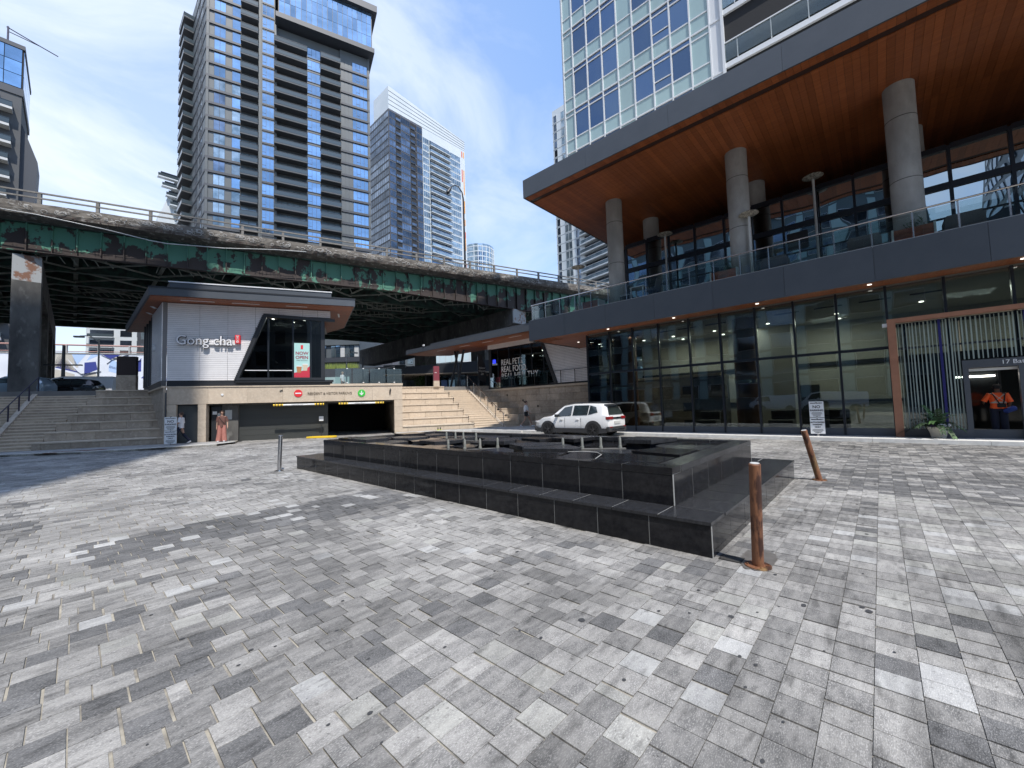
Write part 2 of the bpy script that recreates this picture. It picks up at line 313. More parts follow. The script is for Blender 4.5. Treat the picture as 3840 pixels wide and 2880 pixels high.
def text(name, body, size, m, parent, fr, u, v, z, depth=.01, align='LEFT', rot=0, tilt=90, sx=1.0, label=None, cat=None, bold=0.):
    cu = bpy.data.curves.new(name, 'FONT'); cu.body = body; cu.size = size; cu.extrude = depth/2; cu.align_x = align; cu.offset = bold; cu.resolution_u = 3
    t = bpy.data.objects.new('tmp', cu); me = bpy.data.meshes.new_from_object(t); bpy.data.objects.remove(t); me.materials.clear(); me.materials.append(m)
    o = bpy.data.objects.new(name, me); o.location = fr.p(u, v, z); o.rotation_euler = (R(tilt), 0, fr.ang+rot); o.scale = (sx, 1, 1); col.objects.link(o)
    if parent is not None: o.parent = parent; o.matrix_parent_inverse = Matrix.Translation(-parent.location)
    return o
# ================================================================== SETTING
g = struct(MB().box(-900, 900, -900, 900, -.5, -.045).build('ground', m_ground))
bed = MB().box(-22, 17.25, -22, 34, -.044, -.009)
plaza = struct(bed.build('plaza_paving', m_joint))
def tone(x, y):
    h = noise.noise(Vector((x*.45, y*.45, 3)))+.6*noise.noise(Vector((x*1.3, y*1.3, 9)))
    r = random.random()
    d = math.hypot(x, y)
    if 0.1 < x < 4.1 and 5.9 < y < 7.3: return 2 if r < .84 else (4 if r < .95 else 1)
    if y < 1.1 and 8.3 < x < 10.7: return 2 if r < .66 else (0 if r < .8 else 1)
    if y < 1.5 and x >= 10.7: return 2 if r < .32+.3*h else (1 if r < .72 else 0)
    if -2.6 < x < -.3 and 4.6 < y < 12: return 2 if r < .25 else (1 if r < .62 else 0)
    if y < .2 and 4 < x < 8.3: return 3 if r < .35 else (0 if r < .72 else 4 if r < .82 else 1)
    pd = max(0, .16-.02*d)+.16*h
    if r < pd: return 2
    if r < pd+max(.16, .62-.05*d)+.5*h: return 1
    return 0 if r < .93 else (4 if r < .96 else 3)
PW = .182
lst = []
def inpoly(x, y, P):
    c = False; n = len(P)
    for i in range(n):
        (a, b), (c2, d) = P[i], P[(i+1) % n]
        if (b > y) != (d > y) and x < (c2-a)*(y-b)/(d-b)+a: c = not c
    return c
WALK_L = [KF.p(*q)[:2] for q in [(-30, -.05), (-11.6, -.05), (-8.35, -.05), (-8.2, -1.3), (-8.7, -2.4), (-9.6, -2.75), (-11.5, -2.95), (-13.5, -2.9), (-16.2, -2.1), (-19, -1.4), (-30, -1.4)]]
WALK_R = [KF.p(.0, -.03)[:2], (13.25, 21.8), (14.7, 21.2), (16.1, 20.2), (16.9, 18.9), (17.15, 17), (17.2, 15), (17.2, -20), (30, -20), (30, 16), KF.p(11, -.03)[:2]]
def visible(x, y, m=1.0):
    f = x*F0.x+y*F0.y; r = abs(x*R0.x+y*R0.y)
    return f > .3 and r < 1.38*f+m
ny0, ny1 = -60, 180
for j in range(ny0, ny1):
    y = j*PW+.023; off = (j % 2)*.5+random.choice((0, 0, .25)) if True else 0
    x = -9+off*PW
    while x < 17.2:
        wd = PW if random.random() > .10 else PW/2
        x0, x1 = x, x+wd; x = x1
        xc = (x0+x1)/2
        if not visible(xc, y): continue
        if 4.16 < xc < 9.0 and 1.32 < y < 11.7: continue
        f = xc*F0.x+y*F0.y
        if f > 31 or x0 > 17.12: continue
        x1 = min(x1, 17.188)
        s_, n_ = (xc-13.67)*KF.c+(y-22.52)*KF.s, -(xc-13.67)*KF.s+(y-22.52)*KF.c
        if n_ > -.1 and not (-8.3 < s_ < 0 and n_ < 9): continue
        if inpoly(xc, y, WALK_L) or inpoly(xc, y, WALK_R): continue
        g_ = .0035
        zt = random.uniform(-.003, .0016)
        lst.append((PV[tone(xc, y)], x0+g_, x1-g_-random.choice((0, 0, .003, .008)), y-PW/2+.0018, y+PW/2-.0018, -.03, zt))
lst.sort(key=lambda b: ((b[1]+b[2])/2)**2+((b[3]+b[4])/2)**2+2.25)
near = lst[:300]; rest = lst[300:]
for b in near: piece('paver', b[0], plaza, WORLD, *b[1:])
def fastboxes(name, rest, mats, parent):
    n = len(rest); A = np.array([b[1:] for b in rest]); mi = np.array([mats.index(b[0]) for b in rest], dtype=np.int32)
    V = np.zeros((n, 8, 3)); ix = [(0, 2, 4), (1, 2, 4), (1, 3, 4), (0, 3, 4), (0, 2, 5), (1, 2, 5), (1, 3, 5), (0, 3, 5)]
    for k, (a, b_, c_) in enumerate(ix): V[:, k, 0] = A[:, a]; V[:, k, 1] = A[:, b_]; V[:, k, 2] = A[:, c_]
    Fq = np.array([(4, 5, 6, 7), (0, 1, 5, 4), (1, 2, 6, 5), (2, 3, 7, 6), (3, 0, 4, 7)])
    Fa = (Fq[None]+np.arange(n)[:, None, None]*8).reshape(-1)
    me = bpy.data.meshes.new(name); me.vertices.add(n*8); me.vertices.foreach_set('co', V.reshape(-1))
    me.loops.add(n*20); me.loops.foreach_set('vertex_index', Fa.astype(np.int32)); me.polygons.add(n*5)
    me.polygons.foreach_set('loop_start', np.arange(0, n*20, 4, dtype=np.int32)); me.polygons.foreach_set('loop_total', np.full(n*5, 4, dtype=np.int32))
    for q in mats: me.materials.append(q)
    me.polygons.foreach_set('material_index', np.repeat(mi, 5).astype(np.int32)); me.polygons.foreach_set('use_smooth', [False]*(n*5)); me.update(calc_edges=True)
    o = bpy.data.objects.new(name, me); col.objects.link(o); put(o, parent); o['kind'] = 'stuff'; return o
fastboxes('paver_mass', rest, PV, plaza)
# tar spots / gum on the paving
spots = MB()
for i in range(170):
    f = random.uniform(1.2, 9); r = random.uniform(-1, 1)*f*.9; x = f*F0.x+r*R0.x; y = f*F0.y+r*R0.y
    if 4 < x < 9 and 1.2 < y < 11.8: continue
    rr = random.uniform(.005, .017)*(1 if random.random() < .9 else 1.8); n = 9
    a0 = random.uniform(0, 6); e = random.uniform(.55, 1)
    spots._add([(x+rr*math.cos(a0+6.283*k/n)*(1+.2*math.sin(3*k)), y+rr*e*math.sin(a0+6.283*k/n), .0028) for k in range(n)], [tuple(range(n))])
spots.build('gum_spot', mat('tar_black', (.05, .05, .052), .8), plaza, kind='stuff')
# sidewalks
def curbwalk(name, poly, edge, z=.10):
    o = struct(MB().prism(poly, -.04, z-.012).build(name, m_joint))
    return o
wl = curbwalk('sidewalk', WALK_L, None); wr = curbwalk('sidewalk_by_the_stairs', WALK_R, None)
def walkpave(par, poly, fr, u0, u1, v0, v1, pu, pv, z=.10, lim=250):
    L_ = []; j = 0; v = v0
    while v < v1:
        u = u0+(j % 2)*pu/2
        while u < u1:
            a = [fr.p(u+.02, v+.02)[:2], fr.p(u+pu-.02, v+.02)[:2], fr.p(u+pu-.02, v+pv-.02)[:2], fr.p(u+.02, v+pv-.02)[:2]]
            if all(inpoly(*q, poly) for q in a) and visible(*a[0], 1.5): L_.append((m_walk, u+.004, u+pu-.004, v+.004, v+pv-.004, z-.03, z+random.uniform(-.001, .001)))
            u += pu
        v += pv; j += 1
    pieces('paver', par, fr, L_, lim)
walkpave(wl, WALK_L, KF, -26, -8, -3.2, 0, .42, .21)
walkpave(wr, WALK_R, WORLD, 13, 24, -9, 23, .36, .36)
def kerb(par, pts, wd=.17, z=.115, L=1.1, side=1):
    P = [Vector((*q[:2], 0)) for q in pts]
    for a, b in zip(P, P[1:]):
        d = b-a; n = max(1, round(d.length/L)); ang = math.degrees(math.atan2(d.y, d.x)); fr = Fr(a.x, a.y, ang); st = d.length/n
        for k in range(n):
            v0, v1 = (0, wd) if side > 0 else (-wd, 0)
            piece('kerb_stone', m_kerb, par, fr, k*st+.004, (k+1)*st-.004, v0, v1, -.03, z)
kerb(wl, WALK_L[3:][::1], side=-1)
kerb(wr, WALK_R[1:7], side=-1); kerb(wr, [(17.19, 15), (17.19, -12)], wd=.52, L=2.4, side=1)
# tactile plate on the left pavement
mt = mat('tactile_plate_red', (.20, .085, .06), .7, c2=(.14, .06, .05), nscale=6)
tp = MB(KF); tp.box(-14.9, -13.0, -2.62, -2.0, .09, .106)
for i in range(15):
    for j in range(5): tp.box(-14.84+i*.125, -14.78+i*.125, -2.56+j*.12, -2.50+j*.12, .106, .112)
tp.build('tactile_plate', mt, wl)
# upper plaza behind the stairs (level 3.2), a deep ground under the overpass
UPZ = 3.2
m_up = mat('upper_pavement', (.20, .195, .185), .9, c2=(.15, .145, .14), nscale=1)
up = MB(KF)
up.box(-90, -11.75, 5.2, 160, 1.0, UPZ); up.box(-11.75, .45, 9.2, 160, 1.0, UPZ); up.box(.45, 14, 5.2, 160, 1.0, UPZ-.002); up.box(14, 90, 9, 160, 1.0, UPZ-.001)
struct(up.build('upper_plaza', m_up))
struct(MB(KF).box(-11.5, .4, .55, 9.2, 2.95, UPZ-.02).build('terrace_deck', m_up))
# ------------------------------------------------------------------ stairs
def stone_row(par, fr, s0, s1, v0, v1, z0, z1, m, L=1.15, off=0, name='stone', lim=None, out=None):
    s = s0; first = True
    while s < s1-.02:
        e = min(s1, s+L*((off if first and off else 1))+random.uniform(-.03, .03)); first = False
        if s1-e < .2: e = s1
        out.append((m, s+.006, e-.006, v0, v1, z0, z1)); s = e
def stairs(label, sL, sR, bench_lo, bench_hi, st_lo, st_hi, mt_, side='R'):
    """bench_lo(i), bench_hi(i): ends of bench i; st_lo/hi(k): ends of step k (k 0..20)"""
    t = thing('stone_staircase', label, 'stairs', KF.p((sL+sR)/2, 0, 0))
    core = MB(KF)
    for i in range(7): core.box(sL, sR, i*.84+.05, (i+1)*.84+.06 if i < 6 else 5.5, .0, max(.02, i*.46-.0)+.0)
    core.build('core', m_concd, t)
    L_ = []
    for i in range(7):
        a, b = bench_lo(i), bench_hi(i); v = i*.84
        stone_row(t, KF, a, b, v+.03, v+.25, i*.46-.01, i*.46+.395, mt_, 1.12, .3+.6*((i*37) % 10)/10, out=L_)
        stone_row(t, KF, a, b, v-.022, v+.838 if i < 6 else v+.6, i*.46+.397, (i+1)*.46, m_nose, 1.12, .3+.6*((i*53) % 10)/10, out=L_)
    pieces('bench_stone', t, KF, L_, 300)
    S_ = []
    for k in range(21):
        v = k*.28; a, b = st_lo(k), st_hi(k); z = (k+1)*.46/3
        S_.append((mt_, a, b, v, v+.30 if k < 20 else v+.45, z-.153+(.0 if k else -.05), z-.045)); S_.append((m_nose, a-.02, b+.02, v-.02, v+.30 if k < 20 else v+.45, z-.045, z))
    pieces('step', t, KF, S_, 300)
    return t
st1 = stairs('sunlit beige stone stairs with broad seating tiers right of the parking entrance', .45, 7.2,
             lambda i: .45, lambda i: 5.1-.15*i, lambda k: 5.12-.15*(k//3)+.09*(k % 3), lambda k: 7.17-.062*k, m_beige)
# sloping curb with handrail
def slopecurb(par, s0, s1, wdt, m, n0=-.15, n1=5.6):
    mb = MB(KF); vs = []
    za, zb = .06, 3.22
    pts = [(n0, 0), (n1, 0), (n1, zb), (5.35, zb), (n0, za)]
    A = [(s0, n0, 0), (s0+wdt, n0, 0), (s0+wdt, n0, za+.02), (s0, n0, za+.02), (s1, n1, 0), (s1+wdt, n1, 0), (s1+wdt, n1, zb), (s1, n1, zb)]
    mb._add(A, [(0, 1, 2, 3), (4, 7, 6, 5), (3, 2, 6, 7), (0, 3, 7, 4), (1, 5, 6, 2), (0, 4, 5, 1)])
    return mb.build('sloping_kerb', m, par)
slopecurb(st1, 7.19, 6.02, .2, m_beige)
def handrail(label, sa, sb, na, nb, nposts, m, low, ext=True, z0=.08):
    t = thing('handrail', label, 'handrail', KF.p(sa, na, 0))
    f = lambda k: (sa+(sb-sa)*k, na+(nb-na)*k, z0+(3.2-z0)*max(0, (na+(nb-na)*k))/5.6)
    pts = []
    for i in range(nposts):
        k = i/(nposts-1); p = f(k); MB(KF).box(p[0]-.02, p[0]+.02, p[1]-.03, p[1]+.03, p[2]-.05, p[2]+.93).build('post', m, t); pts.append((p[0], p[1], p[2]+.95))
    if ext: pts = [(pts[0][0], pts[0][1]-.02, pts[0][2]-.1)]+pts
    MB(KF).tube(pts, .024, 8).build('rail', m, t, smooth=True)
    return t
handrail('brushed steel handrail running down the middle of the sunlit stairs', 7.2, 6.2, -.1, 5.45, 6, m_steel, 0)
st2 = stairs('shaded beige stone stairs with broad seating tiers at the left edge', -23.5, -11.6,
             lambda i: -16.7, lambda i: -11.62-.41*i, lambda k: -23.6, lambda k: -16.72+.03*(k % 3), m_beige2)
slopecurb(st2, -18.35, -19.6, .22, m_beige2, -.3, 5.5)
handrail('dark handrail on the shaded stairs beside the parked silver car', -18.5, -19.4, .3, 5.4, 6, mat('purple_grey_metal', (.05, .045, .075), .4, metal=.3), 0)
# right part of the sunlit stairs: steps and tiers that turn along the glass building
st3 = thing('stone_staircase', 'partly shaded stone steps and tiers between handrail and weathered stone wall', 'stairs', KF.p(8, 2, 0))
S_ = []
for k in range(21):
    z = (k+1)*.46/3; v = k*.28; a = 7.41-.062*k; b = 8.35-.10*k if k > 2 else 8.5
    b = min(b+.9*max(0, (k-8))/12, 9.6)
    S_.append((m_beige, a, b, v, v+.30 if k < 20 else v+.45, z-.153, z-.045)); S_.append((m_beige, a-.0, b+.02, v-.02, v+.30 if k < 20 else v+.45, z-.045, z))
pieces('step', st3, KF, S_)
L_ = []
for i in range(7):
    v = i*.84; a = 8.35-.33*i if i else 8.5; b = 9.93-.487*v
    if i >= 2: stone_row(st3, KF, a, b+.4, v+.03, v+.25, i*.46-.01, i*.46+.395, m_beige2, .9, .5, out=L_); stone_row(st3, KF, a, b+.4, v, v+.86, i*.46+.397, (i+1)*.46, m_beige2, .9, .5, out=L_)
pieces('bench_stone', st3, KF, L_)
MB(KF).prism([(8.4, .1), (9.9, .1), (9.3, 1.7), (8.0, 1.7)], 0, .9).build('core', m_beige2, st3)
L_ = []
for i, (x0, x1) in enumerate([(20.95, 21.7), (21.6, 22.6)]):
    y = 9.0
    while y < 17.6:
        e = min(y+1.15, 17.7); L_.append((m_beige2, x0+.03, x1, y+.003, e-.003, i*.46-.01, i*.46+.39)); L_.append((m_beige2, x0, x1, y+.003, e-.003, i*.46+.393, (i+1)*.46)); y = e
pieces('bench_stone', st3, WORLD, L_)
# weathered stone wall under the pet shop
sw = thing('stone_wall', 'weathered beige stone block wall below the pet shop window', 'wall', (22.6, 15, 0))
MB().box(22.66, 24, 6, 23.6, 0, 2.86).build('core', m_concd, sw)
L_ = []; z = 0
for r_ in range(6):
    y = 8.0-(r_ % 2)*.5
    while y < 23.5:
        e = y+random.choice((.95, 1.15, 1.35)); L_.append((m_beige2, 22.6, 22.67, y+.007, min(e, 23.6)-.007, z+.006, z+.454)); y = e
    z += .46
pieces('stone', sw, WORLD, L_)
MB().box(22.52, 23.0, 6, 23.7, 2.76, 2.90).build('coping', m_beige, sw)
for y, z in ((21.2, 2.35), (19.6, 1.9), (18.2, 1.45)): MB().box(22.56, 22.6, y-.04, y+.04, z-.07, z+.07).build('step_light', m_text, sw)
# ------------------------------------------------------------------ fountain
LX0, LX1, LY0, LY1, LZ = 4.12, 9.05, 1.26, 11.76, .335
UX0, UX1, UY0, UY1, UZ = 4.53, 8.2, 1.76, 11.02, .755
ft = thing('black_granite_fountain', 'large dry two tiered black granite fountain in the middle of the plaza', 'fountain', (6.5, 6.5, 0))
MB().box(LX0+.0022, LX1-.0022, LY0+.0022, LY1-.0022, -.02, LZ-.0022).build('lower_core', m_grout, ft)
MB().box(LX0+.437, 8.597, LY0+.485, LY1-.49, LZ-.01, LZ+.0012).build('trough_floor', m_blackh, ft)
L_ = []
def facing(a0, a1, n, fixed, th, z0, z1, axis, m):
    st = (a1-a0)/n
    for k in range(n):
        p, q = a0+k*st+.005, a0+(k+1)*st-.005
        L_.append((m, fixed, fixed+th, p, q, z0, z1) if axis == 'y' else (m, p, q, fixed, fixed+th, z0, z1))
facing(LY0, LY1, 17, LX0, .028, 0, LZ-.032, 'y', m_black); facing(LY0, LY1, 17, LX1-.028, .028, 0, LZ-.032, 'y', m_black)
facing(LX0+.03, LX1-.03, 8, LY0, .028, 0, LZ-.032, 'x', m_black); facing(LX0+.03, LX1-.03, 8, LY1-.028, .028, 0, LZ-.032, 'x', m_black)
pieces('facing_tile', ft, WORLD, L_); L_ = []
facing(LY0-.01, LY1+.01, 20, LX0-.015, .45, LZ-.03, LZ, 'y', m_blackh)
facing(LY0+.5, LY1-.5, 17, 8.6, .465, LZ-.03, LZ, 'y', m_blackh)
facing(LX0+.44, LX1+.01, 9, LY0-.012, .50, LZ-.03, LZ, 'x', m_blackh); facing(LX0+.44, LX1+.01, 9, LY1-.5, .512, LZ-.03, LZ, 'x', m_blackh)
pieces('coping_tile', ft, WORLD, L_); L_ = []
uc = MB(); 
for b in ((UX0+.0022, UX0+.24, UY0+.0022, UY1-.0022), (UX1-.24, UX1-.0022, UY0+.0022, UY1-.0022), (UX0+.24, UX1-.24, UY0+.0022, UY0+.252), (UX0+.24, UX1-.24, UY1-.252, UY1-.0022)): uc.box(*b, LZ-.06, UZ-.0022)
uc.build('upper_core', m_grout, ft)
facing(UY0, UY1, 15, UX0, .028, LZ+.001, UZ-.078, 'y', m_black); facing(UX0+.03, UX1-.03, 6, UY0, .028, LZ+.001, UZ-.078, 'x', m_black)
facing(UX0+.03, UX1-.03, 6, UY1-.028, .028, LZ+.001, UZ-.078, 'x', m_black); facing(UY0, UY1, 15, UX1-.028, .028, LZ+.001, UZ-.078, 'y', m_black)
facing(UY0+.26, UY1-.26, 15, UX0+.222, .02, LZ, UZ-.04, 'y', m_black); facing(UY0+.26, UY1-.26, 15, UX1-.242, .02, LZ, UZ-.04, 'y', m_black); facing(UX0+.25, UX1-.25, 6, UY1-.27, .02, LZ, UZ-.04, 'x', m_black)
pieces('facing_tile', ft, WORLD, L_); L_ = []
facing(UY0-.004, UY1+.004, 15, UX0-.004, .25, UZ-.075, UZ, 'y', m_black); facing(UY0-.004, UY1+.004, 15, UX1-.246, .25, UZ-.075, UZ, 'y', m_blackh)
facing(UX0+.248, UX1-.25, 5, UY0-.004, .26, UZ-.075, UZ, 'x', m_blackh); facing(UX0+.248, UX1-.25, 5, UY1-.256, .26, UZ-.075, UZ, 'x', m_blackh)
pieces('coping_tile', ft, WORLD, L_)
MB().box(UX0+.25, UX1-.25, UY0+.26, UY1-.26, .1, .38).build('basin_floor', m_void, ft)
# irregular stone slabs: voronoi cells of a jittered grid
rs = random.Random(12)
cx_, cy_ = 4, 10; seeds = []
for i in range(cx_):
    for j in range(cy_): seeds.append((UX0+.3+(i+.5+rs.uniform(-.32, .32))*(UX1-UX0-.6)/cx_, UY0+.3+(j+.5+rs.uniform(-.32, .32))*(UY1-UY0-.6)/cy_))
def clip(P, a, b, c):      # keep a*x+b*y<=c
    o = []
    for i in range(len(P)):
        p, q = P[i], P[(i+1) % len(P)]; dp, dq = a*p[0]+b*p[1]-c, a*q[0]+b*q[1]-c
        if dp <= 0: o.append(p)
        if dp*dq < 0: t = dp/(dp-dq); o.append((p[0]+t*(q[0]-p[0]), p[1]+t*(q[1]-p[1])))
    return o
NOZ = [[(5.1, 6.45), (5.3, 6.18), (5.55, 6.0), (5.85, 5.8)], [(6.75, 8.6), (6.85, 8.35), (6.95, 8.15), (6.9, 7.6)], [(6.3, 4.5), (6.5, 4.2), (6.7, 3.92), (6.88, 3.62)]]
for (sx, sy) in seeds:
    if min(math.hypot(sx-q[0], sy-q[1]) for g_ in NOZ for q in g_) < .33: continue
    P = [(UX0+.27, UY0+.28), (UX1-.27, UY0+.28), (UX1-.27, UY1-.28), (UX0+.27, UY1-.28)]
    for (tx, ty) in seeds:
        if (tx, ty) == (sx, sy): continue
        a, b = tx-sx, ty-sy; L2 = math.hypot(a, b); P = clip(P, a, b, (tx*tx+ty*ty-sx*sx-sy*sy)/2-L2*rs.uniform(.035, .10))
        if len(P) < 3: break
    if len(P) < 3: continue
    zt = .755+rs.uniform(-.11, .055)
    c = (sum(p[0] for p in P)/len(P), sum(p[1] for p in P)/len(P))
    o = MB().prism(P, zt-.075, zt).build('stone_slab', m_blackh if rs.random() < .6 else m_black, ft, bevel=.004)
    MB().prism([(c[0]+(p[0]-c[0])*.86, c[1]+(p[1]-c[1])*.86) for p in P], .36, zt-.075).build('slab_plinth', m_black, o)
mn = mat('weathered_bronze_nozzle', (.16, .175, .16), .6, c2=(.25, .24, .21), nscale=20)
for g_ in NOZ:
    x0 = min(q[0] for q in g_)-.2; x1 = max(q[0] for q in g_)+.2; a, b = g_[0], g_[-1]
    ang = math.degrees(math.atan2(b[1]-a[1], b[0]-a[0])); fr = Fr(a[0], a[1], ang)
    piece('nozzle_tray', m_concd, ft, fr, -.10, math.hypot(b[0]-a[0], b[1]-a[1])+.10, -.07, .07, .38, .66)
    for q in g_: MB().tube([(q[0], q[1], .66), (q[0], q[1], .70), (q[0], q[1], .705), (q[0], q[1], .84), (q[0], q[1], .87)], [.035, .035, .026, .024, .012], 10).build('nozzle', mn, ft, smooth=True)
MB().tube([(4.95, 3.45, .80), (5.0, 3.2, .815), (5.1, 3.05, .80), (5.05, 2.95, .78), (4.85, 3.0, .70)], .006, 6).build('cable', m_conc, ft)
# ------------------------------------------------------------------ bollards
def bollard(label, base, top, r, m, group, plate=True):
    t = thing('bollard', label, 'bollard', base, group)
    B_, T_ = Vector(base), Vector(top); d = (T_-B_).normalized()
    MB().tube([B_+d*.0, B_+d*.02, T_-d*.008, T_], [r, r, r, r*.86], 20).build('post', m, t, smooth=True)
    if plate:
        MB().tube([B_-Vector((0, 0, .004)), B_+Vector((0, 0, .012))], [r*2.3, r*2.25], 24).build('base_plate', m, t, smooth=True)
        for k in range(4): a = 6.283*k/4+.5; q = B_+Vector((math.cos(a)*r*1.8, math.sin(a)*r*1.8, .012)); MB().tube([q, q+Vector((0, 0, .012))], .008, 6).build('bolt', m, t)
    MB().tube([T_+d*.001, T_+d*.004], r*.8, 16).build('cap', m_offw if m is m_rust else m_steel, t)
    return t
bollard('rusty steel bollard leaning slightly at the near corner of the fountain', (4.175, .90, .0), (4.10, .86, .925), .047, m_rust, 'bollards round the fountain')
bollard('strongly leaning rusty bollard at the far right side of the fountain', (9.095, .901, 0), (8.93, 1.06, .90), .05, m_rust, 'bollards round the fountain')
bollard('polished steel bollard at the left end of the fountain', (3.673, 11.721, 0), (3.70, 11.69, .92), .05, m_steel, 'bollards round the fountain')
wet = MB(); wr2 = random.Random(4)
for (cx, cy, a, b) in ((4.35, .93, .30, .15), (4.55, 1.05, .22, .10), (4.28, .72, .14, .08)):
    P = [(cx+a*math.cos(6.283*k/28)*(1+.22*noise.noise(Vector((k*.6, cx*9, 0)))), cy+b*math.sin(6.283*k/28)*(1+.25*noise.noise(Vector((k*.5, cy*9, 4)))), .0032) for k in range(28)]
    wet._add(P, [tuple(range(28))]); break
wet.build('damp_patch', mat('damp_stone', (.12, .11, .10), .35, c2=(.16, .15, .14), nscale=12), plaza)
dr = thing('floor_drain', 'small slotted floor drain beside the near rusty bollard', 'drain', (4.22, 1.1, 0))
MB().box(4.14, 4.30, 1.03, 1.22, .0015, .004).build('frame', m_blk, dr)
for k in range(9): MB().box(4.15+k*.016, 4.158+k*.016, 1.04, 1.21, .004, .008).build('slot_bar', m_concd, dr)
# ================================================================== PARKING ENTRANCE
gp = thing('parking_entrance', 'beige stone parking garage entrance with lettering and round red and green signs', 'parking entrance', KF.p(-5.5, 0, 0))
L_ = []
def beam_stones(s0, s1, z0, z1, v0, v1, L, m=m_beige):
    stone_row(gp, KF, s0, s1, v0, v1, z0, z1, m, L, 0, out=L_)
for a, b in ((-11.55, -9.75), (-9.75, -7.95), (-7.95, -6.2), (-6.2, -4.55), (-4.55, -2.95), (-2.95, -1.35), (-1.35, .45)): L_.append((m_beige, a+.004, b-.004, 0, .25, 2.135, 3.03))
L_.append((m_beige, -3.72, -1.3, -.05, .42, 3.035, 3.17)); L_.append((m_beige, -1.296, .48, -.05, .42, 3.035, 3.17)); L_.append((m_beige, -11.6, -7.7, -.04, .42, 3.035, 3.10)); L_.append((m_beige, -7.696, -3.724, -.04, .42, 3.035, 3.10))
for s0, s1 in ((-.05, .45), (-11.55, -11.14), (-10.2, -9.83)):
    z = 0.0
    for hh in (.42, .43, .43, .43, .415): L_.append((m_beige, s0+.003, s1-.003, .003, .5, z+.003, z+hh-.003)); z += hh
pieces('stone', gp, KF, L_)
b = MB(KF); b.box(-11.55, .45, .25, .5, 2.15, 3.03); b.box(-11.5, -11.14, .5, 9, 0, 3.0); b.box(.05, .42, .5, 16, -2.5, 3.0); b.box(-11.5, .3, .5, 9.2, 2.9, 2.95)
b.build('core', m_beige2, gp)
L_ = []
for i in range(7):   # stone lining on the right inner wall
    for j in range(5): L_.append((m_beige2, -.0, .05, .5+i*1.2+.004, .5+(i+1)*1.2-.004, j*.44-.3+.004, (j+1)*.44-.3-.004))
pieces('lining_stone', gp, KF, L_)
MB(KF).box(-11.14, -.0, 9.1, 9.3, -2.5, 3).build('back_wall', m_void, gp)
MB(KF).box(-8.5, -3.9, .9, 1.15, -.3, 2.14).build('left_shadow_wall', mat('shadow_dark', (.045, .047, .045), .6), gp)  # dark wall stands in for open shadow in the entrance's left half
L_ = [(mat('shadow_dark_board', (.05, .053, .05), .55, var=.12), -8.5, -3.9, .87, .90, k*.3+.004, k*.3+.296) for k in range(7)]
pieces('shadow_board', gp, KF, L_)
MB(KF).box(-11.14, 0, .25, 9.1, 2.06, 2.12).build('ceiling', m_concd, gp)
struct(MB(KF).box(-9.83, -.0, .1, 9.2, -.04, -.004).build('garage_driveway', mat('asphalt', (.06, .06, .06), .9)))
d = MB(KF).box(-11.12, -10.22, .28, .33, .06, 2.08).build('door', m_grey, gp)
MB(KF).box(-11.16, -11.12, .2, .3, 0, 2.1).box(-10.24, -10.2, .2, .3, 0, 2.1).box(-11.12, -10.24, .2, .3, 2.06, 2.12).build('door_frame', m_dark, gp)
MB(KF).box(-10.95, -10.80, .255, .28, 1.30, 1.62).build('intercom', m_dark, d)
d2 = MB(KF).box(-9.75, -9.30, .60, .66, .02, 2.0).build('door', m_dark, gp)
MB(KF).box(-9.70, -9.50, .585, .60, 1.55, 1.72).build('notice', m_signw, d2); MB(KF).box(-9.47, -9.33, .585, .60, 1.32, 1.62).build('notice', m_offw, d2)
MB(KF).box(-9.36, -9.34, .56, .60, .95, 1.15).build('door_handle', m_steel, d2)
MB(KF).box(-9.28, -8.5, .62, .9, -.1, 2.1).build('side_panel', m_concd, gp)
MB(KF).box(-9.12, -8.80, .60, .62, 1.25, 1.78).build('notice_board', m_offw, gp)
# round signs, letters
def disc(fr, u, v, z, r, m, nm, par, th=.03, n=28):
    P = [(u+r*math.cos(6.2832*k/n), z+r*math.sin(6.2832*k/n)) for k in range(n)]
    return MB(fr).slab(P, v-th, v).build(nm, m, par)
rd = disc(KF, -5.41, -.002, 2.63, .215, m_red, 'no_entry_sign', gp); MB(KF).box(-5.56, -5.26, -.04, -.033, 2.595, 2.665).build('white_bar', m_signw, rd)
gd = disc(KF, -1.97, -.002, 2.585, .215, m_grn, 'entry_sign', gp)
MB(KF).box(-1.995, -1.945, -.04, -.033, 2.52, 2.73).slab([(-2.09, 2.585), (-1.97, 2.44), (-1.85, 2.585), (-1.885, 2.62), (-1.97, 2.52), (-2.055, 2.62)], -.0405, -.0335).build('white_arrow', m_signw, gd)
text('lettering', 'RESIDENT & VISITOR PARKING', .205, m_bronze, gp, KF, -4.93, -.012, 2.53, .02, sx=.86)
disc(KF, -9.1, -.002, 2.62, .06, m_signw, 'wall_light', gp)
MB(KF).tube([(-6.35, -.03, 2.78), (-6.2, -.03, 2.83)], .03, 6).build('wall_hook', m_dark, gp)
MB(KF).tube([(-.30, -.03, 2.45), (-.30, -.04, 2.62), (-.28, -.05, 2.75), (-.27, -.03, 2.85)], [.02, .045, .05, .015], 8).build('bird_ornament', m_dark, gp)
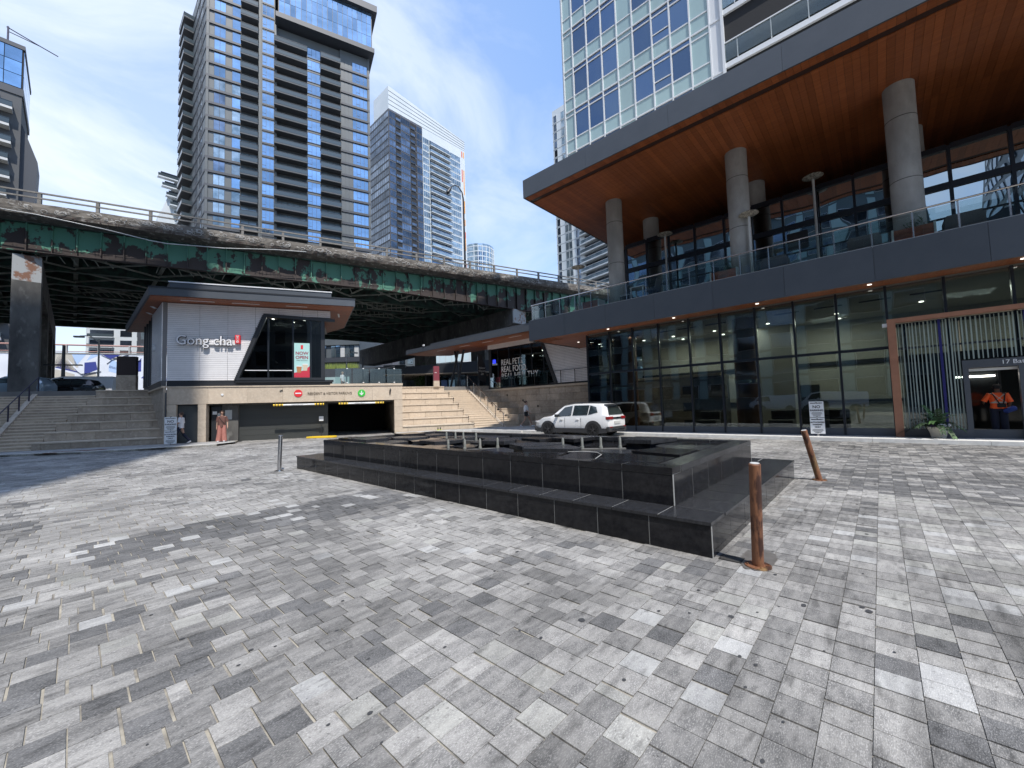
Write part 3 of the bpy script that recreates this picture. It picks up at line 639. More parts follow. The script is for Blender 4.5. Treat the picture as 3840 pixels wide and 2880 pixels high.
for s0, s1 in ((-6.66, -4.05), (-3.25, -.69)):
    h = thing('height_bar', 'white clearance bar with yellow ends hanging in the %s half of the parking entrance' % ('left' if s0 < -5 else 'right'), 'height bar', KF.p((s0+s1)/2, -.12, 1.97), 'clearance bars')
    MB(KF).tube([(s0+.4, -.12, 1.97), (s1-.4, -.12, 1.97)], .05, 10).build('tube', m_signw, h, smooth=True)
    for e0, e1 in ((s0, s0+.5), (s1-.5, s1)):
        q = MB(KF).tube([(e0, -.12, 1.97), (e1, -.12, 1.97)], .062, 10).build('yellow_end', m_yel, h, smooth=True)
        for k in range(3): MB(KF).tube([(e0+.08+k*.15, -.12, 1.97), (e0+.13+k*.15, -.12, 1.97)], .064, 10).build('black_stripe', m_text, q)
    for x in (s0+.1, s1-.1): MB(KF).tube([(x, -.12, 2.0), (x, .0, 2.14)], .008, 5).build('hanger', m_steel, h)
    text('lettering', 'CLEARANCE 2.0 m', .075, m_text, h, KF, (s0+s1)/2-.4, -.175, 1.945, .002)
yi = thing('yellow_island', 'low bright yellow concrete island in the parking driveway', 'traffic island', KF.p(-4.2, -.4, 0))
MB(KF).prism([(-5.0, -.1), (-4.7, -.25), (-3.5, -.75), (-3.35, -.6), (-3.4, -.2), (-4.7, .3)], 0, .10).build('island', m_yel, yi, bevel=.02)
ps = thing('post_sign', 'small white notice on a thin post inside the parking entrance', 'sign', KF.p(-4.24, .45, 0))
MB(KF).tube([(-4.24, .45, 0), (-4.24, .45, 1.25)], .018, 8).build('post', m_dark, ps); MB(KF).box(-4.36, -4.12, .40, .43, .98, 1.25).build('sign_plate', m_signw, ps)
# stone side wall, going back from the left corner (runs along Y)
KA = Fr(*KF.p(-11.57, .0)[:2], 90)       # u = +Y, v = -X
L_ = []; z = 0.02
for i in range(7):
    v_ = (i*.84)*1.11
    L_.append((m_beige2, .0+.004, v_+1.0, -.0, .12, i*.46+.004, i*.46+.456)) if i == 0 else L_.append((m_beige2, .004, v_+1.1, -.0, .12, i*.46+.004, min(3.03, i*.46+.456)))
pieces('side_stone', gp, KA, L_); MB(KA).box(-.02, 7.4, -.02, .2, 3.03, 3.12).build('side_coping', m_beige, gp)
MB(KA).box(-.12, -.002, .0, .05, .9, 2.75).build('corner_guard', m_dark, gp)
# glass balustrade on the terrace
gb = thing('glass_balustrade', 'glass balustrade with white clamps above the parking entrance', 'railing', KF.p(-1.6, .3, 3.17))
for s in (-3.0, -2.0, -1.0, 0.0):
    MB(KF).box(s-.46, s+.46, .30, .315, 3.2, 4.12).build('glass_panel', g_rail, gb)
for s in (-2.78, -1.85, -.92, .0):
    for z in (3.23, 4.1): MB(KF).box(s-.045, s+.045, .28, .34, z, z+.05).build('clamp', m_signw, gb)
for s in (-.92, .02): MB(KF).box(s-.015, s+.015, .34, .37, 3.17, 4.27).build('post', m_dark, gb)
MB(KF).tube([(-2.75, .9, 3.78), (.05, .36, 4.27)], .018, 6).build('sloping_rail', m_dark, gb)
for k in range(6): s = -2.6+k*.45; MB(KF).box(s-.01, s+.01, .85-k*.09, .87-k*.09, 3.2, 3.80+k*.078).build('baluster', m_dark, gb)
# ================================================================== KIOSK (tea shop)
kk = thing('tea_shop_pavilion', 'white slatted tea shop pavilion with cedar lined grey roof above the parking entrance', 'shop', KF.p(-8, 2, 3.1))
def yd(s, n): return s-.487*n            # runs parallel to world Y inside the K frame
V0 = .3
MB(KF).prism([(-11.68, V0+.02), (-3.62, V0+.02), (-3.62, V0+.2), (-11.60, V0+.2)], 3.1, 3.42).box(-8.55, -3.55, V0-.12, V0+.1, 3.30, 3.42).build('dark_plinth', m_dark, kk)
KB = Fr(*KF.p(-11.68, V0)[:2], 90)
MB(KB).box(0, 7.8, 0, .2, 3.05, 3.42).build('dark_plinth', m_dark, kk)
# window outline: (-8.58,3.42) (-7.2,7.25) (-4.07,7.05) (-4.07,3.42)
def wl_(z): return -8.58+(z-3.42)*(1.38/3.83)
L_ = []
zs = np.arange(3.43, 7.62, .105)
core = MB(KF)
core.slab([(-11.66, 3.42), (-8.62, 3.42), (-7.25, 7.2), (-3.7, 7.2), (-3.7, 7.65), (-11.66, 7.65)], V0+.03, V0+.2); core.build('wall', m_sidebk, kk)
for z in zs:
    x = -11.68
    for e in (-10.25, -8.95, -7.62, -6.45, -5.2, -4.4, -3.7):
        a, b = x, e
        if z < 7.2: b = min(b, wl_(z)-.05)
        if b-a > .08: L_.append((m_siding, a+.008, b-.008, V0, V0+.035, z, z+.092))
        x = e
        if z < 7.2 and x > wl_(z): break
pieces('slat', kk, KF, L_)
L_ = []
for z in zs:
    for k in range(3): L_.append((m_siding, .02+k*1.35, .0+(k+1)*1.35-.02, -.035, 0, z, z+.086))
MB(KB).box(0.02, 4.1, .0, .18, 3.42, 7.65).build('side_wall', m_sidebk, kk)
pieces('side_slat', kk, KB, [(m[0], m[1], m[2], .18, .215, m[5], m[6]) for m in L_])
# side glazing further back
MB(KB).box(4.2, 7.6, .16, .18, 3.45, 7.3).build('side_glass', g_kio, kk)
for u in (4.12, 5.3, 6.5, 7.65): MB(KB).box(u-.05, u+.05, .12, .25, 3.42, 7.5).build('mullion', m_mull, kk)
# front window frame
fw = MB(KF)
fw.slab([(-8.62, 3.42), (-8.38, 3.55), (-7.05, 7.08), (-7.2, 7.27)], V0-.10, V0+.12)
fw.slab([(-7.2, 7.27), (-7.05, 7.08), (-4.2, 6.98), (-3.45, 6.98), (-3.45, 7.12)], V0-.10, V0+.12)
fw.slab([(-4.22, 3.42), (-4.02, 3.42), (-4.02, 7.0), (-4.22, 7.0)], V0-.10, V0+.12)
fw.slab([(-8.55, 3.42), (-4.02, 3.42), (-4.02, 3.56), (-8.40, 3.56)], V0-.16, V0+.12)
fw.build('window_frame', m_dark, kk)
MB(KF).slab([(-8.35, 3.56), (-4.22, 3.56), (-4.22, 7.0), (-7.08, 7.0)], V0+.02, V0+.04).build('glass_pane', g_kio, kk)
for s in (-6.98, -5.72, -4.78): MB(KF).box(s-.04, s+.04, V0-.03, V0+.015, 3.56, 7.03).build('mullion', m_mull, kk)
MB(KF).box(-8.12, -5.76, V0-.01, V0+.015, 3.97, 4.01).build('transom', m_white, kk)
# right glazed side and interior
KC = Fr(*KF.p(-4.05, V0)[:2], 78)
MB(KC).box(.1, 5.5, 0, .02, 3.5, 7.1).build('side_glass', g_kio, kk)
for u in (1.3, 2.7, 4.1, 5.5): MB(KC).box(u-.04, u+.04, -.03, .05, 3.42, 7.1).build('mullion', m_mull, kk)
inn = MB(KF); inn.box(-11.3, -4.5, 5.8, 6.0, 3.42, 7.65); inn.build('inner_wall', m_dark, kk)
MB(KF).box(-11.6, -4.3, .35, 6.0, 3.38, 3.42).build('floor', m_lobf, kk)
MB(KF).box(-11.4, -4.2, .5, 6.0, 7.2, 7.25).build('ceiling', m_plaster, kk)
MB(KF).box(-7.9, -5.0, 1.6, 1.75, 3.42, 5.6).build('screen', mat('shop_screen', (.03, .03, .033), .5), kk)
kl_ = bpy.data.lights.new('shop_light', 'AREA'); kl_.energy = 28; kl_.size = 1.5; kl_.color = (1, .94, .84); ko_ = bpy.data.objects.new('shop_light', kl_); ko_.location = KF.p(-6.3, 2.6, 7.1); col.objects.link(ko_)
MB(KF).tube([(-8.0, 1.2, 5.4), (-5.85, .9, 4.0)], .02, 6).build('brace_rod', m_steel, kk)
for s, n in ((-6.9, 1.3), (-5.9, 2.0), (-5.2, 1.2)): MB(KF).rings([(s, n, 7.17, .07, .07), (s, n, 7.2, .07, .07)], 10).build('ceiling_light', m_emit, kk)
# roof
RP = [(-12.0, -1.0), (-2.3, -1.0), (-3.0, 5.7), (-4.6, 8.6), (-16.9, 10.4), (-17.6, 10.4)]
MB(KF).prism(RP, 7.69, 8.12).build('roof_slab', m_fascia, kk)
inner = [(-11.94, -.94), (-2.38, -.94), (-3.06, 5.66), (-4.62, 8.5), (-16.9, 10.3), (-17.45, 10.3)]
# soffit boards (clipped to the roof outline)
n = 0; v = -.94
while v < 10.3:
    P = clip(clip(inner, 0, -1, -v), 0, 1, v+.136)
    if len(P) >= 3: MB(KF).prism(P, 7.655, 7.688).build('soffit_board', m_wood2, kk)
    v += .14
MB(KF).prism([(-12.03, -1.03), (-2.27, -1.03), (-2.3, -.9), (-12.0, -.9)], 8.08, 8.15).build('roof_edge', m_dark, kk)
MB(KF).prism([(-11.6, V0), (-3.64, V0), (-4.5, 6), (-14.3, 6)], 8.12, 8.78).build('roof_upstand', m_fascia, kk)
MB(KF).box(-11.65, -3.6, V0-.04, V0+.1, 8.76, 8.82).build('roof_cap', m_white, kk)
for s0, s1, n_ in ((-10.9, -9.4, -.35), (-8.6, -7.3, -.35), (-6.0, -4.9, -.35)): MB(KF).box(s0, s1, n_-.04, n_+.04, 7.638, 7.652).build('strip_light', m_signw, kk)
MB(KF).box(-3.32, -3.22, 1.0, 2.0, 7.638, 7.652).build('strip_light', m_signw, kk)
for n_ in (1.5, 3.2): MB(KF).box(-12.15-.487*n_, -12.0-.487*n_, n_, n_+.5, 7.638, 7.652).build('strip_light', m_signw, kk)
# name sign: raised letters and red seal
sg = thing('shop_name_sign', 'raised white letters Gong cha with a red seal on the slatted wall', 'sign', KF.p(-9.9, .1, 5.5))
m_let = mat('letter_white', (.82, .82, .84), .35)
text('lettering', 'Gong cha', .74, m_let, sg, KF, -11.24, .085, 5.36, .02, sx=.90, bold=.002)
text('letter_sides_shade', 'Gong cha', .74, m_dark, sg, KF, -11.24, .15, 5.36, .10, sx=.90, bold=.012)  # dark bolder copy behind the letters paints in their dark sides and shadow
MB(KF).box(-10.95, -8.5, .19, .28, 5.40, 5.50).build('letter_rail', m_siding, sg)
rs_ = MB(KF).box(-8.56, -8.30, .06, .24, 5.47, 5.95).build('red_seal', m_red, sg, bevel=.02)
q = MB(KF)
for (a, b, c, d_) in ((-8.50, -8.36, 5.88, 5.90), (-8.50, -8.36, 5.83, 5.85), (-8.44, -8.42, 5.75, 5.90), (-8.50, -8.36, 5.76, 5.775), (-8.50, -8.36, 5.66, 5.68), (-8.50, -8.36, 5.60, 5.615), (-8.44, -8.42, 5.52, 5.68), (-8.49, -8.47, 5.54, 5.60), (-8.39, -8.37, 5.54, 5.60), (-8.50, -8.36, 5.53, 5.545)): q.box(a, b, .050, .058, c, d_)
q.build('seal_characters', m_signw, rs_)
text('lettering', 'cha', .62, m_white, kk, Fr(KB.p(3.2, .25)[0], KB.p(3.2, .25)[1], -90), 0, 0, 5.3, .1)
# poster
po = thing('window_poster', 'tall mint poster reading NOW OPEN with two drinks behind the pavilion window', 'poster', KF.p(-5.25, .38, 3.6))
MB(KF).box(-5.66, -4.84, .305, .312, 3.57, 5.62).build('sheet', mat('poster_mint', (.42, .68, .66), .6), po)
MB(KF).slab([(-5.66, 3.58), (-4.84, 3.58), (-4.84, 4.25), (-5.15, 4.0), (-5.66, 3.85)], .295, .301).build('red_shape', mat('poster_red', (.55, .03, .06), .6), po)
for body, size, z in (('NOW', .26, 4.93), ('OPEN', .26, 4.68)): text('lettering', body, size, mat('poster_maroon', (.30, .02, .06), .6), po, KF, -5.25, .298, z, .004, 'CENTER', bold=.006)
text('lettering', 'SWEET SELECTION', .07, m_text, po, KF, -5.25, .298, 4.56, .003, 'CENTER')
MB(KF).box(-5.31, -5.19, .295, .301, 5.26, 5.50).build('small_seal', m_red, po)
for s, c_ in ((-5.40, (.45, .20, .08)), (-5.08, (.62, .52, .40))):
    z_ = 3.86 if s < -5.2 else 3.98
    MB(KF).slab([(s-.10, z_), (s+.10, z_), (s+.14, z_+.36), (s-.14, z_+.36)], .289, .294).build('drink_cup', mat('cup%d' % int(c_[0]*100), c_, .5), po)
    MB(KF).slab([(s-.15, z_+.36), (s+.15, z_+.36), (s+.13, z_+.41), (s-.13, z_+.41)], .287, .293).build('cup_lid', m_signw, po)
# ================================================================== PET SHOP PAVILION
PX = 22.7; PF = Fr(PX, 0, -90)      # u=-y , v=x-PX
pt = thing('pet_shop_pavilion', 'glazed pet shop pavilion with white siding and long cedar canopy', 'shop', (PX, 19, 2.9))
MB(PF).box(-23.3, -13.5, -.02, .2, 2.88, 3.02).build('dark_plinth', m_dark, pt)
ww = MB(PF); ww.slab([(-17.7, 6.1), (-16.5, 2.98), (-13.0, 2.98), (-13.0, 6.5), (-17.7, 6.5)], .03, .2); ww.build('wall', m_sidebk, pt)
def pw_(z): return -17.7+(6.1-z)*(1.2/3.12)
L_ = []
for z in np.arange(3.03, 6.1, .105):
    x = -13.1
    for e in (-14.5, -15.8, -17.2, -18.5):
        a = max(e, pw_(z)+.06)
        if x-a > .06: L_.append((m_siding, a+.006, x-.006, 0, .035, z, z+.086))
        x = e
pieces('slat', pt, PF, L_, 200)
L_ = [(m_siding, a+.005, b-.005, -.05, .1, z, z+.075) for z in (6.12, 6.21, 6.30, 6.39) for a, b in ((-23.3, -21.6), (-21.6, -19.9), (-19.9, -18.2), (-18.2, -16.5), (-16.5, -14.8), (-14.8, -13.1))]
pieces('trim_slat', pt, PF, L_)
MB(PF).slab([(-23.0, 3.05), (-16.68, 3.05), (-17.8, 6.1), (-23.0, 6.1)], .02, .04).build('glass_pane', g_kio, pt)
fm = MB(PF); fm.slab([(-16.72, 3.02), (-16.45, 3.02), (-17.62, 6.12), (-17.86, 6.12)], -.08, .06); fm.box(-23.2, -22.95, -.05, .1, 3.0, 6.12); fm.box(-23.0, -16.6, -.03, .06, 3.0, 3.08); fm.build('window_frame', m_dark, pt)
for u in (-22.2, -21.0, -19.8, -18.7, -17.6): MB(PF).box(u-.03, u+.03, -.03, .02, 3.05, 6.1 if u < -17.8 else 5.6).build('mullion', m_mull, pt)
for i, ln_ in enumerate(('REAL PETS.', 'REAL FOOD.', 'REAL HEALTHY.')):
    text('lettering', ln_, .66, m_signw, pt, PF, -21.85, -.012, 4.72-.55*i-.0, .02, sx=.72 if i < 2 else .82)
MB(PF).box(-22.75, -22.45, -.03, -.01, 4.95, 5.25).build('blue_logo', mat('logo_blue', (.03, .05, .75), .4, emit=(.03, .05, .9), estr=.7), pt)
# interior
MB(PF).box(-23.2, -14, 4.5, 4.7, 2.9, 6.4).build('inner_wall', mat('shop_wall', (.09, .10, .10), .7), pt); MB(PF).box(-23.2, -14, .2, 4.6, 6.05, 6.1).build('ceiling', m_void, pt)
for u in (-18.2, -17.5, -19.4):
    for k in range(5): MB(PF).box(u-.3, u+.3, 1.4, 1.8, 3.3+k*.42, 3.34+k*.42).build('shelf', m_offw, pt)
    MB(PF).box(u-.32, u+.32, 1.8, 1.85, 3.0, 5.3).build('shelf_back', m_dark, pt)
for u, v_, z in ((-18.6, 1.2, 5.6), (-18.7, 2.0, 5.2), (-17.9, 1.0, 5.3), (-20.6, 2.4, 5.5)): MB(PF).rings([(u, v_, z, .06, .06), (u, v_, z+.1, .04, .04)], 8).build('pendant_light', m_emit, pt)
# canopy
cp = thing('long_canopy', 'long thin grey canopy with cedar soffit running back from the podium', 'canopy', (21.5, 22, 6.5))
CP = [(20.5, 13.2), (24.2, 13.2), (24.2, 30.0), (22.3, 31.6), (20.5, 31.8)]
MB().prism(CP, 6.50, 6.90).build('roof_slab', m_fascia, cp); MB().prism([(20.9, 13.2), (24, 13.2), (24, 27), (20.9, 28.6)], 6.90, 7.15).build('roof_upstand', m_fascia, cp)
x = 20.56
while x < 24.1:
    P = clip(clip([(20.56, 13.2), (24.14, 13.2), (24.14, 29.9), (22.3, 31.5), (20.56, 31.7)], -1, 0, -x), 1, 0, x+.146)
    if len(P) >= 3: MB().prism(P, 6.465, 6.497).build('soffit_board', m_wood, cp)
    x += .15
for y in (27.5, 24.5, 21.8, 19.0): MB().box(21.2, 21.28, y-.6, y+.6, 6.45, 6.463).build('strip_light', m_signw, cp)
for y, dy in ((27.2, .9), (27.2, -.5), (26.4, .75)): MB().tube([(22.6, y+dy, 3.2), (22.6, y-dy*.3, 6.48)], .10, 10).build('slanted_column', m_dark, cp, smooth=True)
MB().box(20.44, 20.5, 28.9, 29.1, 6.95, 7.1).build('camera', m_signw, cp)
# balustrade on the stone wall
bl = thing('metal_balustrade', 'dark thin post balustrade with glass on top of the weathered stone wall', 'railing', (22.6, 16, 2.9))
for y in np.arange(11.5, 23, 1.15): MB().box(22.56, 22.60, y-.02, y+.02, 2.9, 3.85).build('post', m_dark, bl)
MB().box(22.57, 22.59, 11.4, 17, 3.84, 3.88).build('rail', m_dark, bl)
MB().box(22.575, 22.585, 17.1, 23.0, 2.98, 3.82).build('glass_panel', g_rail, bl)
# ================================================================== GLASS BUILDING
GX = 18.55; GF = Fr(GX, 0, -90)
gbd = thing('glass_building', 'glass fronted residential podium with grey fascias and cedar soffits at right', 'building', (22, 0, 0))
mul = [11.41, 10.08, 8.83, 7.53, 6.14, 4.87, 3.56, 2.27, .99, -.32, -1.68, -3.05, -4.4, -5.8, -7.2, -8.6, -10, -11.4, -12.8]
for i, y in enumerate(mul): MB().box(GX-.07, GX+.10, y-.035, y+.035, .12, 5.16).build('mullion', m_mull, gbd)
for a, b in zip(mul, mul[1:]):
    zz = ((.36, 3.02), (3.12, 5.14)) if a > .0 else ((.36, 3.72), (3.95, 5.14))
    for z0, z1 in zz:
        if b < -1.6 and z0 < 1 and a > -3.2: continue
        o = MB().box(GX, GX+.02, b+.035, a-.035, z0, z1).build('glass_pane', g_lob, gbd); o.rotation_euler = (random.uniform(-.0012, .0012), random.uniform(-.0012, .0012), random.uniform(-.003, .003))
    MB().box(GX-.05, GX+.06, b+.035, a-.035, *( (3.02, 3.12) if a > 0 else (3.72, 3.82))).build('transom', m_mull, gbd)
    if a > -1.7 or b < -3.1: MB().box(GX-.05, GX+.14, b+.001, a-.001, .10, .36).build('base_panel', m_fascia, gbd)
MB().box(GX+.0, GX+.02, 11.45, 11.46, .36, 5.1).build('corner_strip', m_mull, gbd)
# side glazing at the corner, facing the stairs
MB().box(GX+.05, 24, 11.40, 11.42, .36, 5.14).build('side_glass', g_lob, gbd)
for x in (19.6, 20.9, 22.2, 23.5): MB().box(x-.03, x+.03, 11.36, 11.48, .12, 5.16).build('mullion', m_mull, gbd)
# podium fascia, panels and soffit
FX = 17.53
y = 14.6; k = 0
P_ = []
while y > -18:
    e = y-2.45; P_.append((m_fascia, FX, FX+.06, e+.004, y-.004, 5.18, 6.33)); y = e
pieces('fascia_panel', gbd, WORLD, P_)
P_ = []
x = FX+.07
while x < 25: P_.append((m_fascia, x+.004, min(x+2.4, 25)-.004, 14.54, 14.6, 5.18, 6.33)); x += 2.4
pieces('end_panel', gbd, WORLD, P_)
MB().box(FX+.06, 30, -18, 14.54, 5.24, 6.30).build('podium_slab', m_concd, gbd)
P_ = []
for k in range(6):
    y = 14.5-(k % 2)*1.5
    while y > -17: P_.append((m_wood2 if False else m_wood, FX+.07+k*.165, FX+.07+k*.165+.158, y-3.0+.003, y-.003, 5.205, 5.236)); y -= 3.0
for k in range(6, 40): P_.append((m_wood, FX+.07+k*.165, FX+.07+k*.165+.158, 11.45, 14.5, 5.205, 5.236))
pieces('soffit_board', gbd, WORLD, P_)
for y in (13.12, 9.84, 6.58, 3.34, .05, -3.2): 
    xx = 18.0 if y < 13 else 20.35
    MB().rings([(xx, y, 5.19, .06, .06), (xx, y, 5.204, .06, .06)], 14).build('downlight', mat('dim_lamp', (.8, .8, .75), emit=(1, .92, .8), estr=1.1), gbd)
# lobby interior
lb = MB(); lb.box(GX+.15, 26, -14, 11.3, .06, .12); lb.build('lobby_floor', m_lobf, gbd)
MB().box(GX+.10, 26, -14, 11.35, 5.10, 5.22).build('lobby_ceiling', m_plaster, gbd)
MB().box(25.0, 25.2, -14, 11.3, .12, 5.1).build('lobby_wall', m_plaster, gbd); MB().box(24.9, 25.0, -14, 11.3, 3.0, 3.18).build('dark_band', m_dark, gbd); MB().box(24.9, 25.0, -14, 11.3, 1.2, 1.32).build('dark_band', m_dark, gbd)
MB().box(23.2, 25, 3.0, 4.4, .12, 5.1).build('wall_return', m_plaster, gbd); MB().box(22.6, 25, -7, -6.8, .12, 5.1).build('wall_return', m_plaster, gbd)
for y, r_ in ((10.2, .62), (4.35, .48)):
    MB().rings([(20.4, y, .12, r_, r_), (20.4, y, 5.1, r_, r_)], 24).build('wood_column', m_lobw, gbd, smooth=True); MB().rings([(20.4, y, 2.2, r_+.01, r_+.01), (20.4, y, 2.34, r_+.01, r_+.01)], 24).build('column_band', m_steel, gbd, smooth=True)
for y in (10.9, 9.9, 8.0, 6.9, 5.6, 4.2, 2.8, 1.4, 0, -1.4): MB().box(20.42, 20.50, y-.5, y+.4, 5.06, 5.10).build('slot_diffuser', m_text, gbd)
for x, y in ((22.5, 8.3), (24.0, 8.3), (22.6, 6.2), (24.2, 6.2), (22.6, 3.8), (24.4, 3.8), (22.5, 1.2), (24, 1.2), (22.4, -1.4), (22.5, 10)): MB().rings([(x, y, 5.08, .07, .07), (x, y, 5.1, .07, .07)], 10).build('ceiling_downlight', m_emit, gbd)
MB().box(24.88, 24.98, 7.2, 8.1, .12, 2.1).build('inner_door', m_dark, gbd); MB().box(24.88, 24.98, 2.2, 3.0, .12, 2.1).build('inner_door', m_dark, gbd)
for y in (3.2, 1.4, 6.2): 
    MB().box(20.3, 21.2, y-.45, y+.45, .12, .55).box(21.05, 21.25, y-.45, y+.45, .55, .95).build('armchair', mat('grey_upholstery', (.10, .10, .105), .9), gbd, bevel=.04)
# entrance vestibule with copper frame, vertical white lines on glass, door
ev = thing('entrance_vestibule', 'building entrance framed in copper with white vertical lines on its glass', 'entrance', (18.4, -2, .1))
MB().box(18.22, 18.42, -.50, -.30, .10, 3.98).build('copper_post', m_orng, ev)
MB().box(18.22, 18.42, -8, -.50, 3.84, 3.98).build('copper_lintel', m_orng, ev)
for yy in (-.52, -3.12): pass
m_linew = mat('white_film', (.26, .31, .28), .5); m_tint0 = mat('inner_shade_dark', (.015, .018, .02), .08)
def lines(y0, y1, z0, z1):
    y = y0
    while y > y1:
        wd = random.choice((.014, .022, .034, .034, .026)); MB().box(18.425, 18.432, y-wd, y, z0, z1).build('white_line', m_linew, ev); y -= wd+random.uniform(.03, .085)
m_linew = mat('white_film', (.62, .70, .66), .5)
lines(-.56, -1.90, .36, 3.80); lines(-1.95, -3.2, 2.5, 3.80); lines(-3.4, -6, .36, 3.8)
MB().box(18.435, 18.45, -1.9, -.52, .36, 3.82).build('glass_pane', g_lob, ev); MB().box(18.435, 18.45, -8, -1.92, 2.5, 3.82).build('glass_pane', g_lob, ev)
MB().box(18.43, 18.47, -8, -.52, 2.96, 3.02).build('transom', m_mull, ev)
mbl = mat('blue_metal', (.03, .03, .16), .4, metal=.4); MB().box(18.40, 18.47, -1.52, -1.46, .12, 3.82).build('mullion', mbl, ev); MB().box(18.40, 18.47, -3.22, -3.16, 2.5, 3.82).build('mullion', mbl, ev)
df = MB(); df.box(18.36, 18.52, -2.02, -1.90, .10, 2.46); df.box(18.36, 18.52, -8, -2.02, 2.22, 2.46); df.box(18.36, 18.52, -3.12, -2.98, .10, 2.22); df.build('door_frame', m_fascia, ev)
MB().box(18.36, 18.5, -1.90, -.50, .10, .36).build('base_panel', m_fascia, ev)
text('lettering', '17 Bathurst', .17, m_signw, ev, Fr(18.35, 0, -90), 2.66, 0, 2.29, .01)
MB().box(18.5, 18.53, -3.0, -2.0, 2.12, 2.2).build('light_strip', m_signw, ev)
MB().box(18.30, 18.36, -.30, -.18, 3.74, 3.86).build('camera', m_signw, gbd)
MB().box(21.2, 21.3, -9, -.7, .12, 2.95).build('inner_dark_wall', m_tint0, ev); MB().box(18.7, 21.2, -.75, -.68, .12, 3.8).build('side_partition', m_dark, ev)  # inner wall added and coloured dark so the space behind the door stays dark
for y in (-1.4, -2.2, -3.0): MB().box(21.14, 21.2, y-.03, y+.03, .12, 2.9).build('inner_mullion', m_mull, ev)
MB().box(21.1, 21.2, -2.9, -2.0, 2.0, 2.05).build('inner_light', m_emit, ev)
# ---- terrace level
for y in (9.48, 3.86, -1.05, -6.8, -12.4):
    for zz in (8.5, 10.6): MB().rings([(18.5, y, zz-.012, .403, .403), (18.5, y, zz+.012, .403, .403)], 28).build('formwork_joint', m_concd, gbd, smooth=True)
    c = MB().rings([(18.5, y, 6.3, .40, .40), (18.5, y, 8.5, .40, .40), (18.5, y, 8.52, .395, .395), (18.5, y, 10.6, .40, .40), (18.5, y, 10.62, .395, .395), (18.5, y, 11.8, .40, .40)], 28).build('column', m_conc, gbd, smooth=True)
for y in (9.0, 3.85, -1.4, -7): MB().rings([(21.9, y, 6.3, .42, .42), (21.9, y, 11.8, .42, .42)], 24).build('column', m_conc, gbd, smooth=True)
# clerestory glazing
CX = 20.95
ys = [10.1, 8.9, 7.7, 6.4, 5.05, 3.9, 2.7, 1.5, .3, -.9, -2.3, -3.7, -5.1, -6.5, -7.9, -9.3, -10.7, -12.1]
for y in ys: MB().box(CX-.08, CX+.08, y-.045, y+.045, 6.33, 10.3).build('mullion', m_mull, gbd)
for a, b in zip(ys, ys[1:]):
    for z0, z1 in ((6.4, 7.7), (7.75, 8.75), (9.0, 10.15)):
        o = MB().box(CX, CX+.02, b+.045, a-.045, z0, z1).build('glass_pane', g_up, gbd); o.rotation_euler = (0, random.uniform(-.004, .004), random.uniform(-.006, .006))
    MB().box(CX-.05, CX+.06, b+.045, a-.045, 7.70, 7.75).build('transom', m_mull, gbd); MB().box(CX-.07, CX+.07, b+.045, a-.045, 8.76, 8.99).build('transom', m_mull, gbd); MB().box(CX-.09, CX+.09, b+.045, a-.045, 10.16, 10.36).build('transom', m_mull, gbd)
MB().box(CX, 24.8, 10.1, 10.12, 6.4, 10.2).build('side_glass', g_up, gbd)
MB().box(25, 25.2, -14, 10.1, 6.3, 11.8).build('recess_wall', m_void, gbd); MB().box(24.8, 25.0, 10.1, 13, 6.3, 11.8).build('recess_wall', m_void, gbd)
MB().box(CX-.04, CX+.2, 1.85, 2.6, 7.85, 8.6).build('louvre', m_text, gbd)
# roof slab with big cedar soffit
RX0, RY1, RZ = 14.86, 12.45, 11.75
P_ = []; y = RY1
while y > -18:
    P_.append((m_fascia, RX0, RX0+.06, y-3.6+.003, y-.003, RZ, 12.66)); y -= 3.6
x = RX0+.07
while x < 25: P_.append((m_fascia, x+.003, min(x+3.4, 25)-.003, RY1-.06, RY1, RZ, 12.66)); x += 3.4
pieces('roof_fascia_panel', gbd, WORLD, P_)
MB().box(RX0+.06, 27, -18, RY1-.06, RZ+.06, 12.62).build('roof_slab', m_concd, gbd)
MB().box(RX0+.1, 27, -18, RY1-.1, 12.622, 12.66).build('roof_bounce_sheet', m_offw, gbd)  # unseen pale sheet added to bounce light under the balconies
P_ = []; y = RY1-.07
while y > -16:
    P_.append((m_wood2, RX0+.07, RX0+.45, y-.193, y-.003, RZ+.015, RZ+.05))
    P_.append((m_wood2, RX0+.72, 20.0, y-.193, y-.003, RZ+.015, RZ+.05)); P_.append((m_wood2, 20.004, 25, y-.193, y-.003, RZ+.015, RZ+.05)); y -= .196
pieces('soffit_plank', gbd, WORLD, P_, 300)
MB().box(RX0+.45, RX0+.72, -16, RY1-.6, RZ+.045, RZ+.058).build('soffit_groove', mat('dark_cedar', (.035, .014, .009), .6), gbd)
